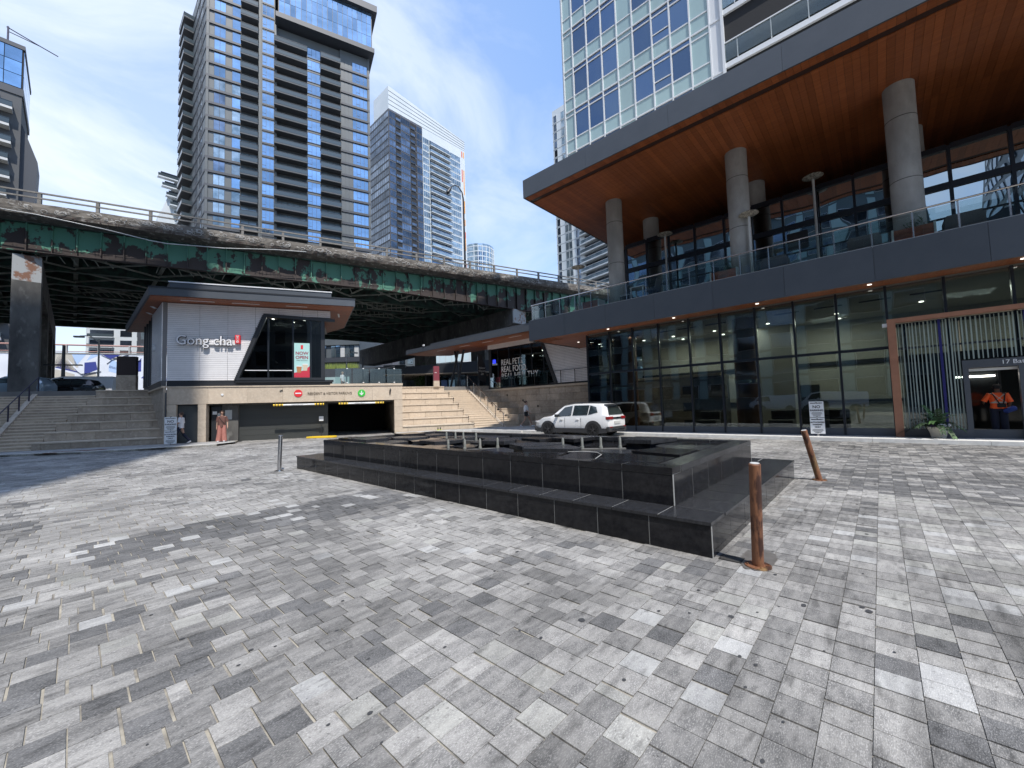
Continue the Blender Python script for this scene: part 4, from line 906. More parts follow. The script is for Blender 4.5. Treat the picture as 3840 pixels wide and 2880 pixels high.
# terrace glass railing
rl = thing('terrace_glass_railing', 'long glass railing with steel top rail along the podium terrace', 'railing', (17.65, 0, 6.33))
MB().tube([(17.68, 14.5, 7.22), (17.68, -18, 7.22)], .028, 8).tube([(17.68, 14.5, 7.22), (24, 14.5, 7.22)], .028, 8).build('top_rail', m_steel, rl, smooth=True)
MB().box(17.62, 17.74, -18, 14.55, 6.33, 6.37).build('bottom_channel', m_offw, rl)
y = 14.45
while y > -12:
    o = MB().box(17.675, 17.69, y-.93, y-.03, 6.42, 7.15).build('glass_panel', g_rail, rl); MB().box(17.70, 17.74, y-.02, y+.02, 6.33, 7.22).build('post', m_steel, rl); y -= .97
for x in np.arange(17.8, 24, .97): MB().box(x+.03, x+.93, 14.49, 14.505, 6.42, 7.15).build('glass_panel', g_rail, rl)
def planter(label, y0, y1, plant):
    t = thing('wooden_planter', label, 'planter', (18.0, (y0+y1)/2, 6.33), 'planters on the terrace')
    for k in range(3): MB().box(17.80, 18.4, y1+.03, y0-.03, 6.34+k*.14, 6.34+k*.14+.132).build('slat', m_woodpl, t)
    for yy in (y0, y1): MB().box(17.77, 18.42, yy-.025, yy+.025, 6.33, 6.78).build('white_edge', m_signw, t)
    if plant:
        mb = MB(); rr = random.Random(int(y0*10))
        for _ in range(160):
            cx, cy, cz = rr.gauss(18.1, .11), rr.gauss((y0*.4+y1*.6), .14), 6.76+abs(rr.gauss(0, .16)); a = rr.uniform(0, 6.28); s = .05
            mb.quad((cx, cy, cz), (cx+s*math.cos(a), cy+s*math.sin(a), cz+s*.6), (cx+s*1.6*math.cos(a+.3), cy+s*1.6*math.sin(a+.3), cz+s*1.6))
        mb.build('small_shrub', m_foliage, t)
    return t
planter('slatted cedar planter at the left end of the terrace', 11.15, 10.2, False)
planter('slatted cedar planter in front of the second big column', 4.9, 3.93, True)
planter('slatted cedar planter in front of the largest column at right', -.6, -1.55, True)
# disc lamps
ld = thing('disc_street_lamp', 'tall disc topped lamp standing before the second big column', 'street lamp', (18.1, 3.45, 6.33), 'disc lamps on the terrace')
def disclamp(t, x, y, zt, r=.36):
    MB().rings([(x, y, 6.33, .05, .05), (x, y, zt-.06, .045, .045)], 12).build('pole', m_steel if False else m_offw, t, smooth=True)
    MB().rings([(x, y, zt-.10, .05, .05), (x, y, zt-.03, r*.8, r*.8), (x, y, zt, r, r), (x, y, zt+.03, r*.9, r*.9), (x, y, zt+.05, .02, .02)], 24).build('disc', mat('patterned_disc', (.50, .47, .40), .5, c2=(.22, .20, .17), nscale=12, ramp=(.48, .52)), t, smooth=True)
disclamp(ld, 18.1, 3.45, 8.87)
for lab, x, y, z in (('disc topped lamp in the shade left of the second big column', 20.2, 7.6, 10.0), ('disc topped lamp deep in the shade between the two right columns', 20.2, 1.5, 10.45), ('disc topped lamp in the open at the left end of the terrace', 18.1, 11.5, 8.8)):
    t = thing('disc_street_lamp', lab, 'street lamp', (x, y, 6.33), 'disc lamps on the terrace'); disclamp(t, x, y, z)
# terrace furniture
m_wick = mat('grey_wicker', (.16, .15, .15), .8, c2=(.10, .095, .095), nscale=40)
def sofa(label, y0, y1):
    t = thing('wicker_sofa', label, 'sofa', (18.6, (y0+y1)/2, 6.33), 'wicker sofas on the terrace')
    MB().box(18.3, 18.42, y1, y0, 6.38, 7.0).build('backrest', m_wick, t, bevel=.02); MB().box(18.42, 19.0, y1, y0, 6.36, 6.72).build('seat', m_wick, t, bevel=.03)
    MB().box(18.44, 18.98, y1+.05, y0-.05, 6.72, 6.82).build('cushion', m_offw, t, bevel=.03)
    for a in (y0, y1): MB().box(18.3, 19.0, a-.05, a+.05, 6.36, 6.92).build('armrest', m_wick, t)
sofa('grey wicker sofa behind the railing just right of the second big column', 3.15, 2.35); sofa('grey wicker sofa behind the railing left of the largest column', .5, -.3); sofa('grey wicker sofa behind the railing at the far right', -1.85, -2.6)
tb = thing('terrace_table', 'white square terrace table with slim legs', 'table', (18.4, 8.3, 6.33))
MB().box(18.1, 18.8, 7.95, 8.65, 7.0, 7.04).build('tabletop', m_white, tb)
for a, b in ((18.15, 8.0), (18.75, 8.0), (18.15, 8.6), (18.75, 8.6)): MB().box(a-.02, a+.02, b-.02, b+.02, 6.33, 7.0).build('leg', m_white, tb)
for lab, y, sgn in (('light mesh chair left of the white terrace table', 9.0, 1), ('grey wicker chair right of the white terrace table', 7.7, -1)):
    t = thing('terrace_chair', lab, 'chair', (18.4, y, 6.33)); mm = m_offw if sgn > 0 else m_wick
    MB().box(18.2, 18.7, y-.24, y+.24, 6.74, 6.80).build('seat', mm, t); o = MB().slabx([(y+sgn*.22, 6.78), (y+sgn*.27, 6.78), (y+sgn*.38, 7.22), (y+sgn*.34, 7.22)], 18.2, 18.7).build('backrest', mm, t)
    for a in (18.23, 18.67):
        for b in (y-.2, y+.2): MB().box(a-.018, a+.018, b-.018, b+.018, 6.33, 6.76).build('leg', m_dark, t)
bn = thing('litter_bin', 'cream bin with curved handle at the left tip of the terrace', 'bin', (18.1, 13.7, 6.33))
MB().rings([(18.1, 13.6, 6.33, .2, .2), (18.1, 13.6, 7.0, .17, .17)], 16).build('body', mat('cream', (.60, .55, .45), .5), bn, smooth=True); MB().tube([(18.1, 13.85, 7.0), (18.1, 13.75, 7.16), (18.1, 13.4, 7.13)], .04, 8).build('hood', MC['cream'], bn, smooth=True)
MB().box(17.9, 18.3, 14.05, 14.4, 6.33, 6.95).build('storage_box', m_offw, None)
tag(bpy.data.objects['storage_box'], 'pale storage box at the very tip of the terrace', 'box')
# ---- white and teal tower on top
TX = 18.8
tw_ = thing('white_glass_tower', 'white framed condominium tower with teal panels above the podium roof', 'tower', (24, 0, 12.6))
cols_ = [12.35, 11.72, 10.82, 9.92, 9.02, 8.17, 7.2, 6.33, 5.44, 4.62, 4.16]
kinds = ['n', 'w', 'w', 'w', 't', 'w', 'h', 'w', 'n', 'e']
fz = [13.31+2.41*k for k in range(0, 14)]
MB().box(TX+.06, 34, -16, 12.3, 12.6, 46).build('core', m_void, tw_)
me_c = {}
def hb(x0, x1, y0, y1, z0, z1, nm, m, par=tw_): return piece(nm, m, par, WORLD, x0, x1, y0, y1, z0, z1)
for fi, z in enumerate(fz):
    z1 = z+2.41
    if z1 < 12.6: continue
    for i, k in enumerate(kinds):
        a, b = cols_[i], cols_[i+1]; ya, yb = b+.03, a-.03
        if k == 'e': hb(TX-.02, TX+.04, b, a, z, z1, 'corner_panel', m_white); continue
        hb(TX, TX+.05, ya, yb, z+.06, z+.72, 'spandrel_panel', m_teal)
        if k in 'nt': hb(TX, TX+.05, ya, yb, z+.78, z+2.1, 'spandrel_panel', m_teal); hb(TX, TX+.05, ya, yb, z+2.16, z+2.37, 'spandrel_panel', m_teal)
        else:
            o = hb(TX+.01, TX+.05, ya, yb, z+.78, z+2.1, 'window_pane', m_blueg); o.rotation_euler = (0, random.uniform(-.012, .012), random.uniform(-.02, .02))
            hb(TX+.01, TX+.05, ya, yb, z+2.16, z+2.37, 'window_pane', m_blueg)
            if k == 'h': hb(TX-.03, TX, ya, yb, z+1.20, z+1.25, 'hopper_frame', m_white)
    hb(TX-.05, TX+.04, 4.16, 12.35, z-.03, z+.04, 'floor_rail', m_white); hb(TX-.03, TX+.03, 4.6, 12.35, z+.72, z+.78, 'sill_rail', m_white); hb(TX-.03, TX+.03, 4.6, 12.35, z+2.1, z+2.16, 'head_rail', m_white)
    # balcony bays to the right
    if z > 12.7:
        zz = z+.05
        hb(TX-.05, TX+2.2, -14, 4.10, zz, zz+.22, 'balcony_slab', m_white); hb(TX-.06, TX-.03, -14, 4.05, zz+.30, zz+1.08, 'balcony_glass', g_rail); hb(TX-.08, TX-.02, -14, 4.08, zz+1.08, zz+1.13, 'balcony_rail', m_white)
        for yy in np.arange(-13.5, 4.1, 1.22): hb(TX-.06, TX-.02, yy-.015, yy+.015, zz+.22, zz+1.1, 'balcony_post', m_white)
        hb(TX+2.2, TX+2.3, -14, 4.10, zz+.22, zz+2.41, 'balcony_wall', m_white)
        for yy in np.arange(-13, 3.4, 1.5): hb(TX+2.15, TX+2.2, yy, yy+.9, zz+.3, zz+2.0, 'window_pane', m_tglassw)
for y in cols_[:-1]: hb(TX-.06, TX+.04, y-.03, y+.03, 12.62, 47, 'mullion', m_white)
hb(TX-.1, TX+2.3, 4.06, 4.16, 12.62, 47, 'fin_wall', m_white)
hb(TX-.1, TX+.05, -14, 4.1, 12.62, 13.3, 'base_band', m_teal)
hb(TX-.02, TX+6, 12.36, 12.45, 12.62, 47, 'side_wall', m_twhite)
# ================================================================== ELEVATED HIGHWAY
# OF frame: u along the road (left to right), v away.  The bents run parallel to world Y.
hw = thing('elevated_highway', 'old elevated highway with peeling green girders and crumbling concrete parapet', 'overpass', OF.p(0, 15, 3.2))
UA, UB, WID = -60, 95, 33
def gz(u): return 13.45-.6*max(0, min(1, (u-8)/16))-(.0 if u < 24 else 0)     # haunched girder bottom
gu = [UA]+[x*1.28-16.2 for x in range(0, 60)]; gu = [-60+i*1.28 for i in range(0, 121)]
def girder(v, m, th=.04, flange=True, name='girder'):
    mb = MB(OF)
    for a, b in zip(gu, gu[1:]):
        za, zb = gz(a), gz(b)
        mb._add([(a, v, za), (b, v, zb), (b, v, 15.5), (a, v, 15.5), (a, v+th, za), (b, v+th, zb), (b, v+th, 15.5), (a, v+th, 15.5)], [(0, 1, 2, 3), (4, 7, 6, 5)])
        if flange: mb._add([(a, v-.22, za-.05), (b, v-.22, zb-.05), (b, v+.26, zb-.05), (a, v+.26, za-.05), (a, v-.22, za), (b, v-.22, zb), (b, v+.26, zb), (a, v+.26, za)], [(3, 2, 1, 0), (4, 5, 6, 7), (0, 1, 5, 4), (2, 3, 7, 6)])
    return mb.build(name, m, hw)
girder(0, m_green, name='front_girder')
for i, u in enumerate(gu):
    if -24 < u < 42: piece('stiffener', m_green, hw, OF, u-.035, u+.035, -.20, 0, gz(u), 15.48)
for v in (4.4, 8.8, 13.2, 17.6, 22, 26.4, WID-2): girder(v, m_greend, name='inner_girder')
MB(OF).box(UA, UB, -.25, WID, 15.5, 15.75).build('deck', m_concd, hw)
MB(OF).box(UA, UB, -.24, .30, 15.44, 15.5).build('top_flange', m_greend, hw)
# floor beams between girders (parallel to Y) with lattice, and cross bracing
YB = lambda u, v: (u-v*math.tan(R(18.5)), v)      # keep beam parallel to world Y in OF coordinates
bz = 13.9
for k, u in enumerate(np.arange(-40, 60, 5.2)):
    a = YB(u, 0); b = YB(u, WID-2)
    MB(OF).bar((a[0], a[1], 14.6), (b[0], b[1], 14.6), .12, 1.2).build('floor_beam', m_greend, hw)
    MB(OF).bar((a[0], a[1], bz), (b[0], b[1], bz), .28, .05).build('beam_flange', m_lat, hw)
n_ = 0
for v in np.arange(1.45, WID-2, 1.47):
    if abs((v/4.4)-round(v/4.4)) < .12: continue
    MB(OF).box(-45, 62, v-.05, v+.05, 14.7, 15.45).box(-45, 62, v-.16, v+.16, 14.66, 14.70).build('stringer', m_lat, hw); n_ += 1
br = MB(OF)
for u in np.arange(-40, 55, 5.2):
    for j, v in enumerate((0, 4.4, 8.8, 13.2, 17.6, 22)):
        if u < -22 and v < 2: continue
        a = YB(u, v+.2); b = YB(u+5.2, v+4.2); c = YB(u+5.2, v+.2); d = YB(u, v+4.2)
        MB(OF).bar((a[0], a[1], 13.62), (b[0], b[1], 13.62), .14, .10).build('brace', m_lat, hw)
        MB(OF).bar((c[0], c[1], 13.70), (d[0], d[1], 13.70), .14, .10).build('brace', m_lat, hw)
# short lattice struts hanging under the first bays
rr = random.Random(5)
for k, u in enumerate(np.arange(-20, 30, .62)):
    if (int(u/2.5)) % 3 == 2: continue
    br.bar((u, .5, gz(u)+.02), (u+rr.choice((.28, -.28, .1)), 1.1, gz(u)-.32), .05, .05)
for (u0, v0, n) in ((-18, 12, 12), (-17, 17, 10), (-4, 5, 14), (1, 8, 16), (4, 11, 14), (8, 7, 12), (-9, 9, 10)):
    for i in range(n): br.bar((u0+i*.55, v0, 13.9), (u0+i*.55+.35, v0+1.5, 13.55), .07, .07)
    br.bar((u0-.3, v0, 13.9), (u0+n*.55, v0, 13.9), .09, .09).bar((u0-.3, v0+1.5, 13.55), (u0+n*.55, v0+1.5, 13.55), .09, .09)
br.build('lattice_strut', m_lat, hw, kind='stuff')
# crumbling parapet and deck edge : jittered lofted strip
prof = [(-.25, 15.52), (-.75, 15.60), (-1.16, 15.72), (-1.24, 16.0), (-1.22, 16.28), (-1.18, 16.55), (-.9, 16.57), (-.88, 15.9)]
pu = np.arange(UA, UB, .32); vs = []; fs = []
for i, u in enumerate(pu):
    for j, (v, z) in enumerate(prof):
        n1 = noise.noise(Vector((u*.9, j*.7, 1))); n2 = noise.noise(Vector((u*3.1, j*1.7, 5)))
        e = .0 if j in (6, 7) else (.10 if j in (2, 3) else .05)
        vs.append((u, v+e*(n1+n2)*(1.6 if n1 > .25 else .6), z+(e*.7*n2 if j < 5 else .015*n2)))
for i in range(len(pu)-1):
    for j in range(len(prof)-1): a = i*len(prof)+j; fs.append((a, a+1, a+1+len(prof), a+len(prof)))
mb = MB(OF); mb._add(vs, fs); mb.build('parapet', m_para, hw)
# exposed reinforcement on the broken edge
rb = MB(OF)
for k in range(210):
    u = rr.uniform(-18, 28); z = 15.72+rr.gauss(0, .05); rb.tube([(u, -1.24, z-.13), (u+.03, -1.32, z+.02), (u+rr.uniform(-.03, .06), -1.28, z+.14)], .016, 4)
for u in np.arange(-18, 28, 1.5):
    if rr.random() < .6: rb.tube([(u, -1.30, 15.80), (u+.7, -1.33, 15.78+rr.uniform(-.06, .04)), (u+1.4, -1.30, 15.82)], .018, 4)
rb.build('rusty_rebar', mat('rebar', (.09, .06, .05), .8), hw, kind='stuff')
# white chalk / spray loops on the parapet
gf = MB(OF)
for k in range(120):
    u = rr.uniform(-17, 26); z = 16.12+rr.uniform(-.16, .22); r0 = rr.uniform(.07, .2); ph = rr.uniform(0, 6); pts = []
    for i in range(14): t = ph+i*.5; pts.append((u+r0*1.3*math.cos(t)+i*.018, -1.275, z+r0*.8*math.sin(t)))
    gf.tube(pts, rr.uniform(.008, .02), 3, cap=False)
gf.build('spray_loop', mat('spray_white', (.55, .54, .52), .8), hw, kind='stuff')
# rails
m_rail = mat('galvanised_rail', (.24, .225, .205), .6, c2=(.15, .14, .125), nscale=3)
for z, w_ in ((17.36, .10), (16.98, .07)):
    MB(OF).box(UA, UB, -1.12, -1.12+w_, z-.06, z+.04).build('rail', m_rail, hw)
for u in np.arange(-48, 70, 2.95): piece('rail_post', m_rail, hw, OF, u-.09, u+.09, -1.1, -.9, 16.5, 17.38)
MB(OF).tube([(-24, -1.36, 16.3), (-17, -1.37, 15.75), (-15.5, -1.37, 15.68), (-12, -1.34, 15.30), (-9.6, -1.34, 14.92), (-8.6, -1.34, 14.85), (-5, -1.36, 15.08), (-1.5, -1.34, 15.55), (1, -1.34, 15.75)], .035, 6).build('loose_pipe', m_offw, hw)
# far parapet
MB(OF).box(UA, UB, WID-.3, WID, 15.7, 16.6).build('far_parapet', m_para, hw)
# bents
def bent(u, w_, label, steelcap=False):
    t = thing('concrete_bent', label, 'bridge pier', OF.p(u, 2, 3.2), 'piers under the highway')
    o = Vector(OF.p(u, 0)); fr = Fr(o.x, o.y, 90)      # u' = +Y , v' = -X
    if steelcap:
        MB(fr).box(.15, 1.7, -w_/2, w_/2, 11.35, 13.2).build('steel_cap', m_rustw, t)
        MB(fr).box(1.72, 34, -w_/2, w_/2, 11.1, 13.3).build('cap_beam', m_concd, t)
        MB(fr).box(.1, 2.3, -w_/2, w_/2, 3.2, 11.34).build('column', m_concd, t)
        for q in (12, 24, 33): MB(fr).box(q, q+2.0, -w_/2, w_/2, 3.2, 11.1).build('column', m_concd, t)
    else:
        q = MB(fr); P = [(0.1, 11.1), (3, 10.2), (30, 9.5), (36, 9.5), (37.2, 9.9), (37.2, 12.3), (0.1, 12.9)]
        q.slab(P, -w_/2, w_/2); q.build('cap_beam', m_concd, t)
        MB(fr).box(-.05, .095, -w_/2-.02, w_/2+.02, 11.2, 12.85).build('steel_end', m_rustw, t)
        for q0 in (17.6, 5): MB(fr).box(q0, q0+2.6, -1.0, 1.0, 3.2, 9.6).build('column', m_concd, t)
    return t
bent(-16.45, 1.35, 'concrete pier with rusty white steel cap at the left edge', True)
bent(23.5, 2.2, 'long concrete cap beam with rust stained end behind the cedar canopy')
bent(-52, 1.6, 'pier left of the frame under the highway', True)
# lamp
hl = thing('highway_lamp', 'dark curved arm street lamp standing on the highway parapet', 'street lamp', OF.p(16.3, -.9, 16.5))
MB(OF).tube([(16.35, -.95, 16.4), (16.35, -.95, 17.4), (16.33, -.95, 24.2), (16.2, -.95, 25.0), (15.8, -.95, 25.55), (15.35, -.95, 25.6), (14.9, -.95, 25.25)], [.15, .12, .085, .07, .06, .055, .05], 10).build('pole', m_dark, hl, smooth=True)
MB(OF).tube([(15.0, -.95, 25.4), (14.8, -.95, 25.0), (14.55, -.95, 24.6), (14.45, -.95, 24.45)], [.06, .17, .21, .08], 10).build('lamp_head', m_dark, hl, smooth=True)
# ================================================================== TOWERS
def winmesh(key, w, h, nx, trans, mats, ny=1):
    """window unit facing -v, origin lower left; mats glass, frame"""
    mb = MB(); mb.mi = 0; mb.box(0, w, -.02, .06, 0, h); mb.mi = 1; t = .07
    mb.box(-.02, w+.02, -.08, .02, -.04, t); mb.box(-.02, w+.02, -.08, .02, h-t, h+.04)
    for i in range(nx+1): x = w*i/nx; mb.box(x-t/2, x+t/2, -.075, .02, t, h-t)
    if trans: mb.box(w*trans[0]/nx, w*(trans[0]+1)/nx, -.07, .02, h*.30, h*.30+.06)
    return mesh_of(mb, mats, key)
def balmesh(w, dp, mats, h=1.1, th=.35, rail=True):
    mb = MB(); mb.mi = 0; mb.box(0, w, -dp, 0, -th, 0); mb.mi = 1
    mb.box(0, w, -dp+.02, -dp+.08, .08, h); mb.box(0, .06, -dp, 0, .08, h); mb.box(w-.06, w, -dp, 0, .08, h)
    mb.mi = 2; mb.box(-.03, w+.03, -dp-.03, -dp+.1, h, h+.07)
    return mesh_of(mb, mats, 'balcony_unit')
# --- tower A (grey)
TA = Fr(21.2, 122, -18.5); FH = 3.62; ZT = 103.55
ta = thing('grey_apartment_tower', 'tall dark grey apartment tower with stacked balconies and blue glass behind the highway', 'tower', TA.p(20, 8, 3.2))
MB(TA).prism([(0, .3), (15.2, .3), (15.2, 22), (0, 22)], 3.2, 134).build('left_block', m_towpan, ta)
MB(TA).prism([(15.2, .9), (31.8, .9), (31.8, .3), (40, .3), (40, 20), (15.2, 20)], 3.2, 109).build('right_block', m_towpan, ta)
MB(TA).prism([(15.4, -2.6), (41.2, -2.6), (41.2, 18), (15.4, 18)], 109.4, 110.8).build('penthouse_floor_slab', m_towband, ta)
MB(TA).prism([(25.8, -3.1), (42, -3.1), (42, 18), (12.2, 18), (12.2, -3.1)], 122.2, 124.2).build('penthouse_roof', m_towband, ta)
MB(TA).box(16.2, 40.4, -1.9, 17, 110.8, 122.2).build('penthouse_core', m_void, ta)
L_ = []
for i in range(18):
    for j in range(3): L_.append((m_tglass, 16.2+i*1.345+.05, 16.2+(i+1)*1.345-.05, -2.0, -1.92, 110.9+j*3.75+.05, 110.9+(j+1)*3.75-.05))
pieces('penthouse_pane', ta, TA, L_)
mb = MB(TA); mb.box(16.0, 40.6, -1.95, -1.9, 110.8, 122.2).build('penthouse_frame', m_towband, ta)
floors = [ZT-FH*k for k in range(-6, 25)]
gl3 = (m_tglass, m_towband)
w_a = winmesh('wa', 2.4, 2.75, 2, None, (m_tglass, m_towband)); w_b = winmesh('wb', 1.9, 2.75, 1, None, (m_tglass, m_towband))
w_c = winmesh('wc', 2.7, 2.9, 3, (0,), (m_tglass, m_towpan)); w_d = winmesh('wd', 4.2, 2.75, 4, (1,), (m_tglass, m_towpan)); w_e = winmesh('we', 3.3, 2.9, 3, (0,), (m_tglass, m_towband))
w_ad = winmesh('wad', 2.4, 2.75, 2, None, (m_tglassw, m_towband)); w_bd = winmesh('wbd', 1.9, 2.75, 1, None, (m_tglassw, m_towband))
w_ak = winmesh('wak', 2.4, 2.75, 2, None, (m_tglassd, m_towband)); w_door = winmesh('wdr', 7.4, 2.9, 5, None, (m_tglassm, m_towband)); w_door2 = winmesh('wdr2', 4.9, 2.9, 3, None, (m_tglassm, m_towband)); w_door3 = winmesh('wdr3', 3.4, 2.9, 2, None, (m_tglassm, m_towband))
b1 = balmesh(3.9, 2.1, (m_towsoff, m_tbal, m_towband)); b2 = balmesh(8.0, 2.3, (m_towsoff, m_tbal, m_towband)); b3 = balmesh(5.3, 2.3, (m_towsoff, m_tbal, m_towband))
for k, z in enumerate(floors):
    right = z < 106
    MB(TA).box(-.1, 7.4, -.03, .3, z-.62, z-.05).build('floor_band', m_towband, ta)
    piece('floor_band', m_towband, ta, TA, 12.2, 15.1, .1, .3, z-.5, z-.1)
    low = z < 88
    inst('window', (random.choice((w_ad, w_ak, w_ad)) if low else w_a), ta, TA, 1.65, .28, z+.05)
    inst('window', (w_bd if low and k % 3 else w_b), ta, TA, 5.5, .28, z+.05)
    inst('window', w_door3, ta, TA, 7.6, .28, z+.05); inst('balcony', b1, ta, TA, 7.45, .3, z)
    inst('window', w_c, ta, TA, 12.25, .28, z)
    if right:
        inst('window', w_door, ta, TA, 15.3, .88, z+.05); inst('balcony', b2, ta, TA, 15.05, .88, z)
        inst('window', w_e, ta, TA, 23.2, .86, z); inst('window', w_door2, ta, TA, 26.7, .86, z+.05); inst('balcony', b3, ta, TA, 26.5, .88, z)
        piece('floor_band', m_towband, ta, TA, 31.9, 40.05, -.02, .3, z-.62, z-.05)
        for q in range(3): piece('grey_panel', m_towpan, ta, TA, 32.0+q*1.05, 32.95+q*1.05, .22, .3, z+.1, z+2.85)
        inst('window', w_d, ta, TA, 35.2, .28, z+.05)
for u in (0, 11.4, 15.1): piece('pier', m_towpan, ta, TA, u, u+.55, -.02, .3, 3.2, 134 if u < 15 else 109)
piece('pier', m_towpan, ta, TA, 39.5, 40.1, .05, .3, 3.2, 109)
# left flank, runs along +Y
TL = Fr(21.2, 122, 90)   # u = +Y ; v = -X is towards the viewer's left : outward = +v
MB(TL).box(.2, 39, -6, .0, 3.2, 118).build('flank_block', m_towpan, ta)
me_f = winmesh('wf', 3.0, 2.6, 3, None, (m_tglass, m_towband))
for k, z in enumerate(floors):
    if z > 116: continue
    piece('flank_band', m_towband, ta, TL, 0, 39, 0, .12, z-.62, z-.05)
    for u in (3.5, 9, 27, 31, 35): o = inst('flank_window', me_f, ta, TL, u+3.0, .05, z+.05, math.pi)
    o = inst('flank_balcony', b2, ta, TL, 24, 0, z, math.pi)
# --- tower B (slate + white with slanted crown)
TB = Fr(88.6, 147.6, 0); FB = 3.17
tb_ = thing('white_and_slate_tower', 'slender tower half slate half white with slanted white crown and orange stripe', 'tower', TB.p(20, 8, 3.2))
MB(TB).box(0, 17.0, 0, 16.6, 3.2, 130.4).build('slate_block', m_tdark, tb_)
MB(TB).box(17.0, 42.8, .2, 16.6, 3.2, 131.3).build('white_block', m_twhite, tb_)
cr = MB(TB); A = [(-.0, .1, 130.5), (42.8, .1, 131.3), (42.8, 12.6, 131.3), (-.0, 12.6, 130.5), (-.0, .1, 140.6), (42.8, .1, 136.0), (42.8, 12.6, 136), (-.0, 12.6, 140.6)]
cr._add(A, [(0, 3, 2, 1), (4, 5, 6, 7), (0, 1, 5, 4), (1, 2, 6, 5), (2, 3, 7, 6), (3, 0, 4, 7)]); cr.build('crown', m_twhite, tb_)
for k in range(4): cr2 = MB(TB); z0 = 132.5+k*2.0; cr2.bar((0, .06, z0), (42.8, .06, 132.2+k*1.15), .08, .12).build('crown_line', m_towpan, tb_)
wB1 = winmesh('wB1', 3.0, 2.6, 2, None, (m_tglassd, m_towpan)); wB2 = winmesh('wB2', 4.6, 2.6, 4, None, (m_tglassd, m_towpan)); wB3 = winmesh('wB3', 2.9, 2.6, 2, None, (m_tglassd, m_towpan))
wB4 = winmesh('wB4', 3.4, 2.5, 3, None, (m_tglassw, m_twhite)); wB5 = winmesh('wB5', 6.4, 2.5, 5, None, (m_tglassw, m_twhite)); wB6 = winmesh('wB6', 16, 2.6, 9, None, (m_tglassd, m_towpan))
bB = balmesh(12, 1.2, (m_twhite, m_tglassw, m_twhite), 1.05, .3); bC = balmesh(2.4, .3, (m_towpan, m_tglassd, m_towpan), 1.0, .2)
o_red = mat('orange_red_panel', (.62, .11, .05), .5); o_or = mat('orange_panel', (.75, .33, .06), .5)
for k in range(31):
    z = 127.0-FB*k
    if z < 32: break
    inst('window', wB1, tb_, TB, .15, -.02, z); piece('recess', m_void, tb_, TB, 3.25, 5.65, -.03, .0, z, z+2.75); inst('balcony', bC, tb_, TB, 3.25, -.03, z)
    inst('window', wB2, tb_, TB, 5.8, -.02, z); piece('recess', m_void, tb_, TB, 10.55, 13.85, -.03, .0, z, z+2.75); inst('balcony', bC, tb_, TB, 10.6, -.03, z); inst('window', wB3, tb_, TB, 14.0, -.02, z)
    o = inst('flank_window', wB6, tb_, Fr(88.6, 147.6, 90), 16.3, .02, z, math.pi)
    if z < 126:
        inst('window', wB4, tb_, TB, 17.3, .16, z); piece('recess', m_tglassd, tb_, TB, 21.1, 32.8, .14, .2, z+.1, z+2.6); inst('balcony', bB, tb_, TB, 21.0, .2, z); inst('window', wB5, tb_, TB, 33.2, .16, z)
    piece('color_panel', random.choice((o_red, o_or, m_twhite, o_red)), tb_, TB, 40.6, 41.1, .1, .2, z, z+FB-.1); piece('color_panel', random.choice((o_red, o_or, m_twhite)), tb_, TB, 41.7, 42.2, .1, .2, z, z+FB-.1)
# --- tower C (pale, right, seen above and below the cedar roof)
TCF = Fr(107, 75.8, -90)      # u = -y, v = +x
tcw = thing('pale_balcony_tower', 'pale tower with long white balconies seen between the highway and the cedar roof', 'tower', TCF.p(8, 5, 3.2))
MB(TCF).box(0, 10.5, 0, 18, 3.2, 100).build('core', m_twhite, tcw)
MB(TCF).prism([(9.5, 1), (30, -3.5), (34, 10), (9.5, 16)], 3.2, 84).build('balcony_core', m_twhite, tcw)
TC2 = Fr(*TCF.p(9.5, .9)[:2], -90-12.4)
wC1 = winmesh('wC1', 1.3, 2.5, 1, None, (m_tglassd, m_twhite)); wC2 = winmesh('wC2', 2.6, 2.5, 2, None, (m_tglassw, m_twhite)); wC3 = winmesh('wC3', 18, 2.5, 10, None, (m_tglassd, m_towpan))
bCC = balmesh(20.5, 1.9, (m_twhite, m_tglassw, m_white), 1.0, .35)
for k in range(30):
    z = 95.5-2.95*k
    if z < 8: break
    inst('window', wC1, tcw, TCF, .5, -.02, z); inst('window', wC2, tcw, TCF, 3.5, -.02, z); inst('window', wC1, tcw, TCF, 7.6, -.02, z); piece('floor_line', m_towpan, tcw, TCF, 0, 9.4, -.03, 0, z-.32, z-.22)
    if z < 82: inst('window', wC3, tcw, TC2, .6, -.04, z); inst('balcony', bCC, tcw, TC2, .2, -.0, z)
# --- tower D round far
td = thing('round_glass_tower', 'small distant round pale glass tower just above the parapet', 'tower', (175, 187, 3.2))
MB().rings([(176, 187, 3.2, 10, 10), (176, 187, 104, 10, 10)], 32).build('core', m_tglassw, td, smooth=False)
for k in range(24): MB().rings([(176, 187, 102-k*3.2, 10.15, 10.15), (176, 187, 102.5-k*3.2, 10.15, 10.15)], 32).build('floor_ring', m_twhite, td)
for a in range(10): t = -2.6+a*.26; MB().box(-.2, .2, -.2, .2, 0, 1); piece('fin', m_twhite, td, Fr(176+10.1*math.cos(t), 187+10.1*math.sin(t), math.degrees(t)), -.15, .15, -.2, .2, 3.2, 103)
for k in range(20):
    for a in (-2.32, -2.06): piece('dark_window', m_tglassd, td, Fr(176+10.0*math.cos(a), 187+10.0*math.sin(a), math.degrees(a)), 0, .16, -1.0, 1.0, 36+k*3.2, 38+k*3.2)
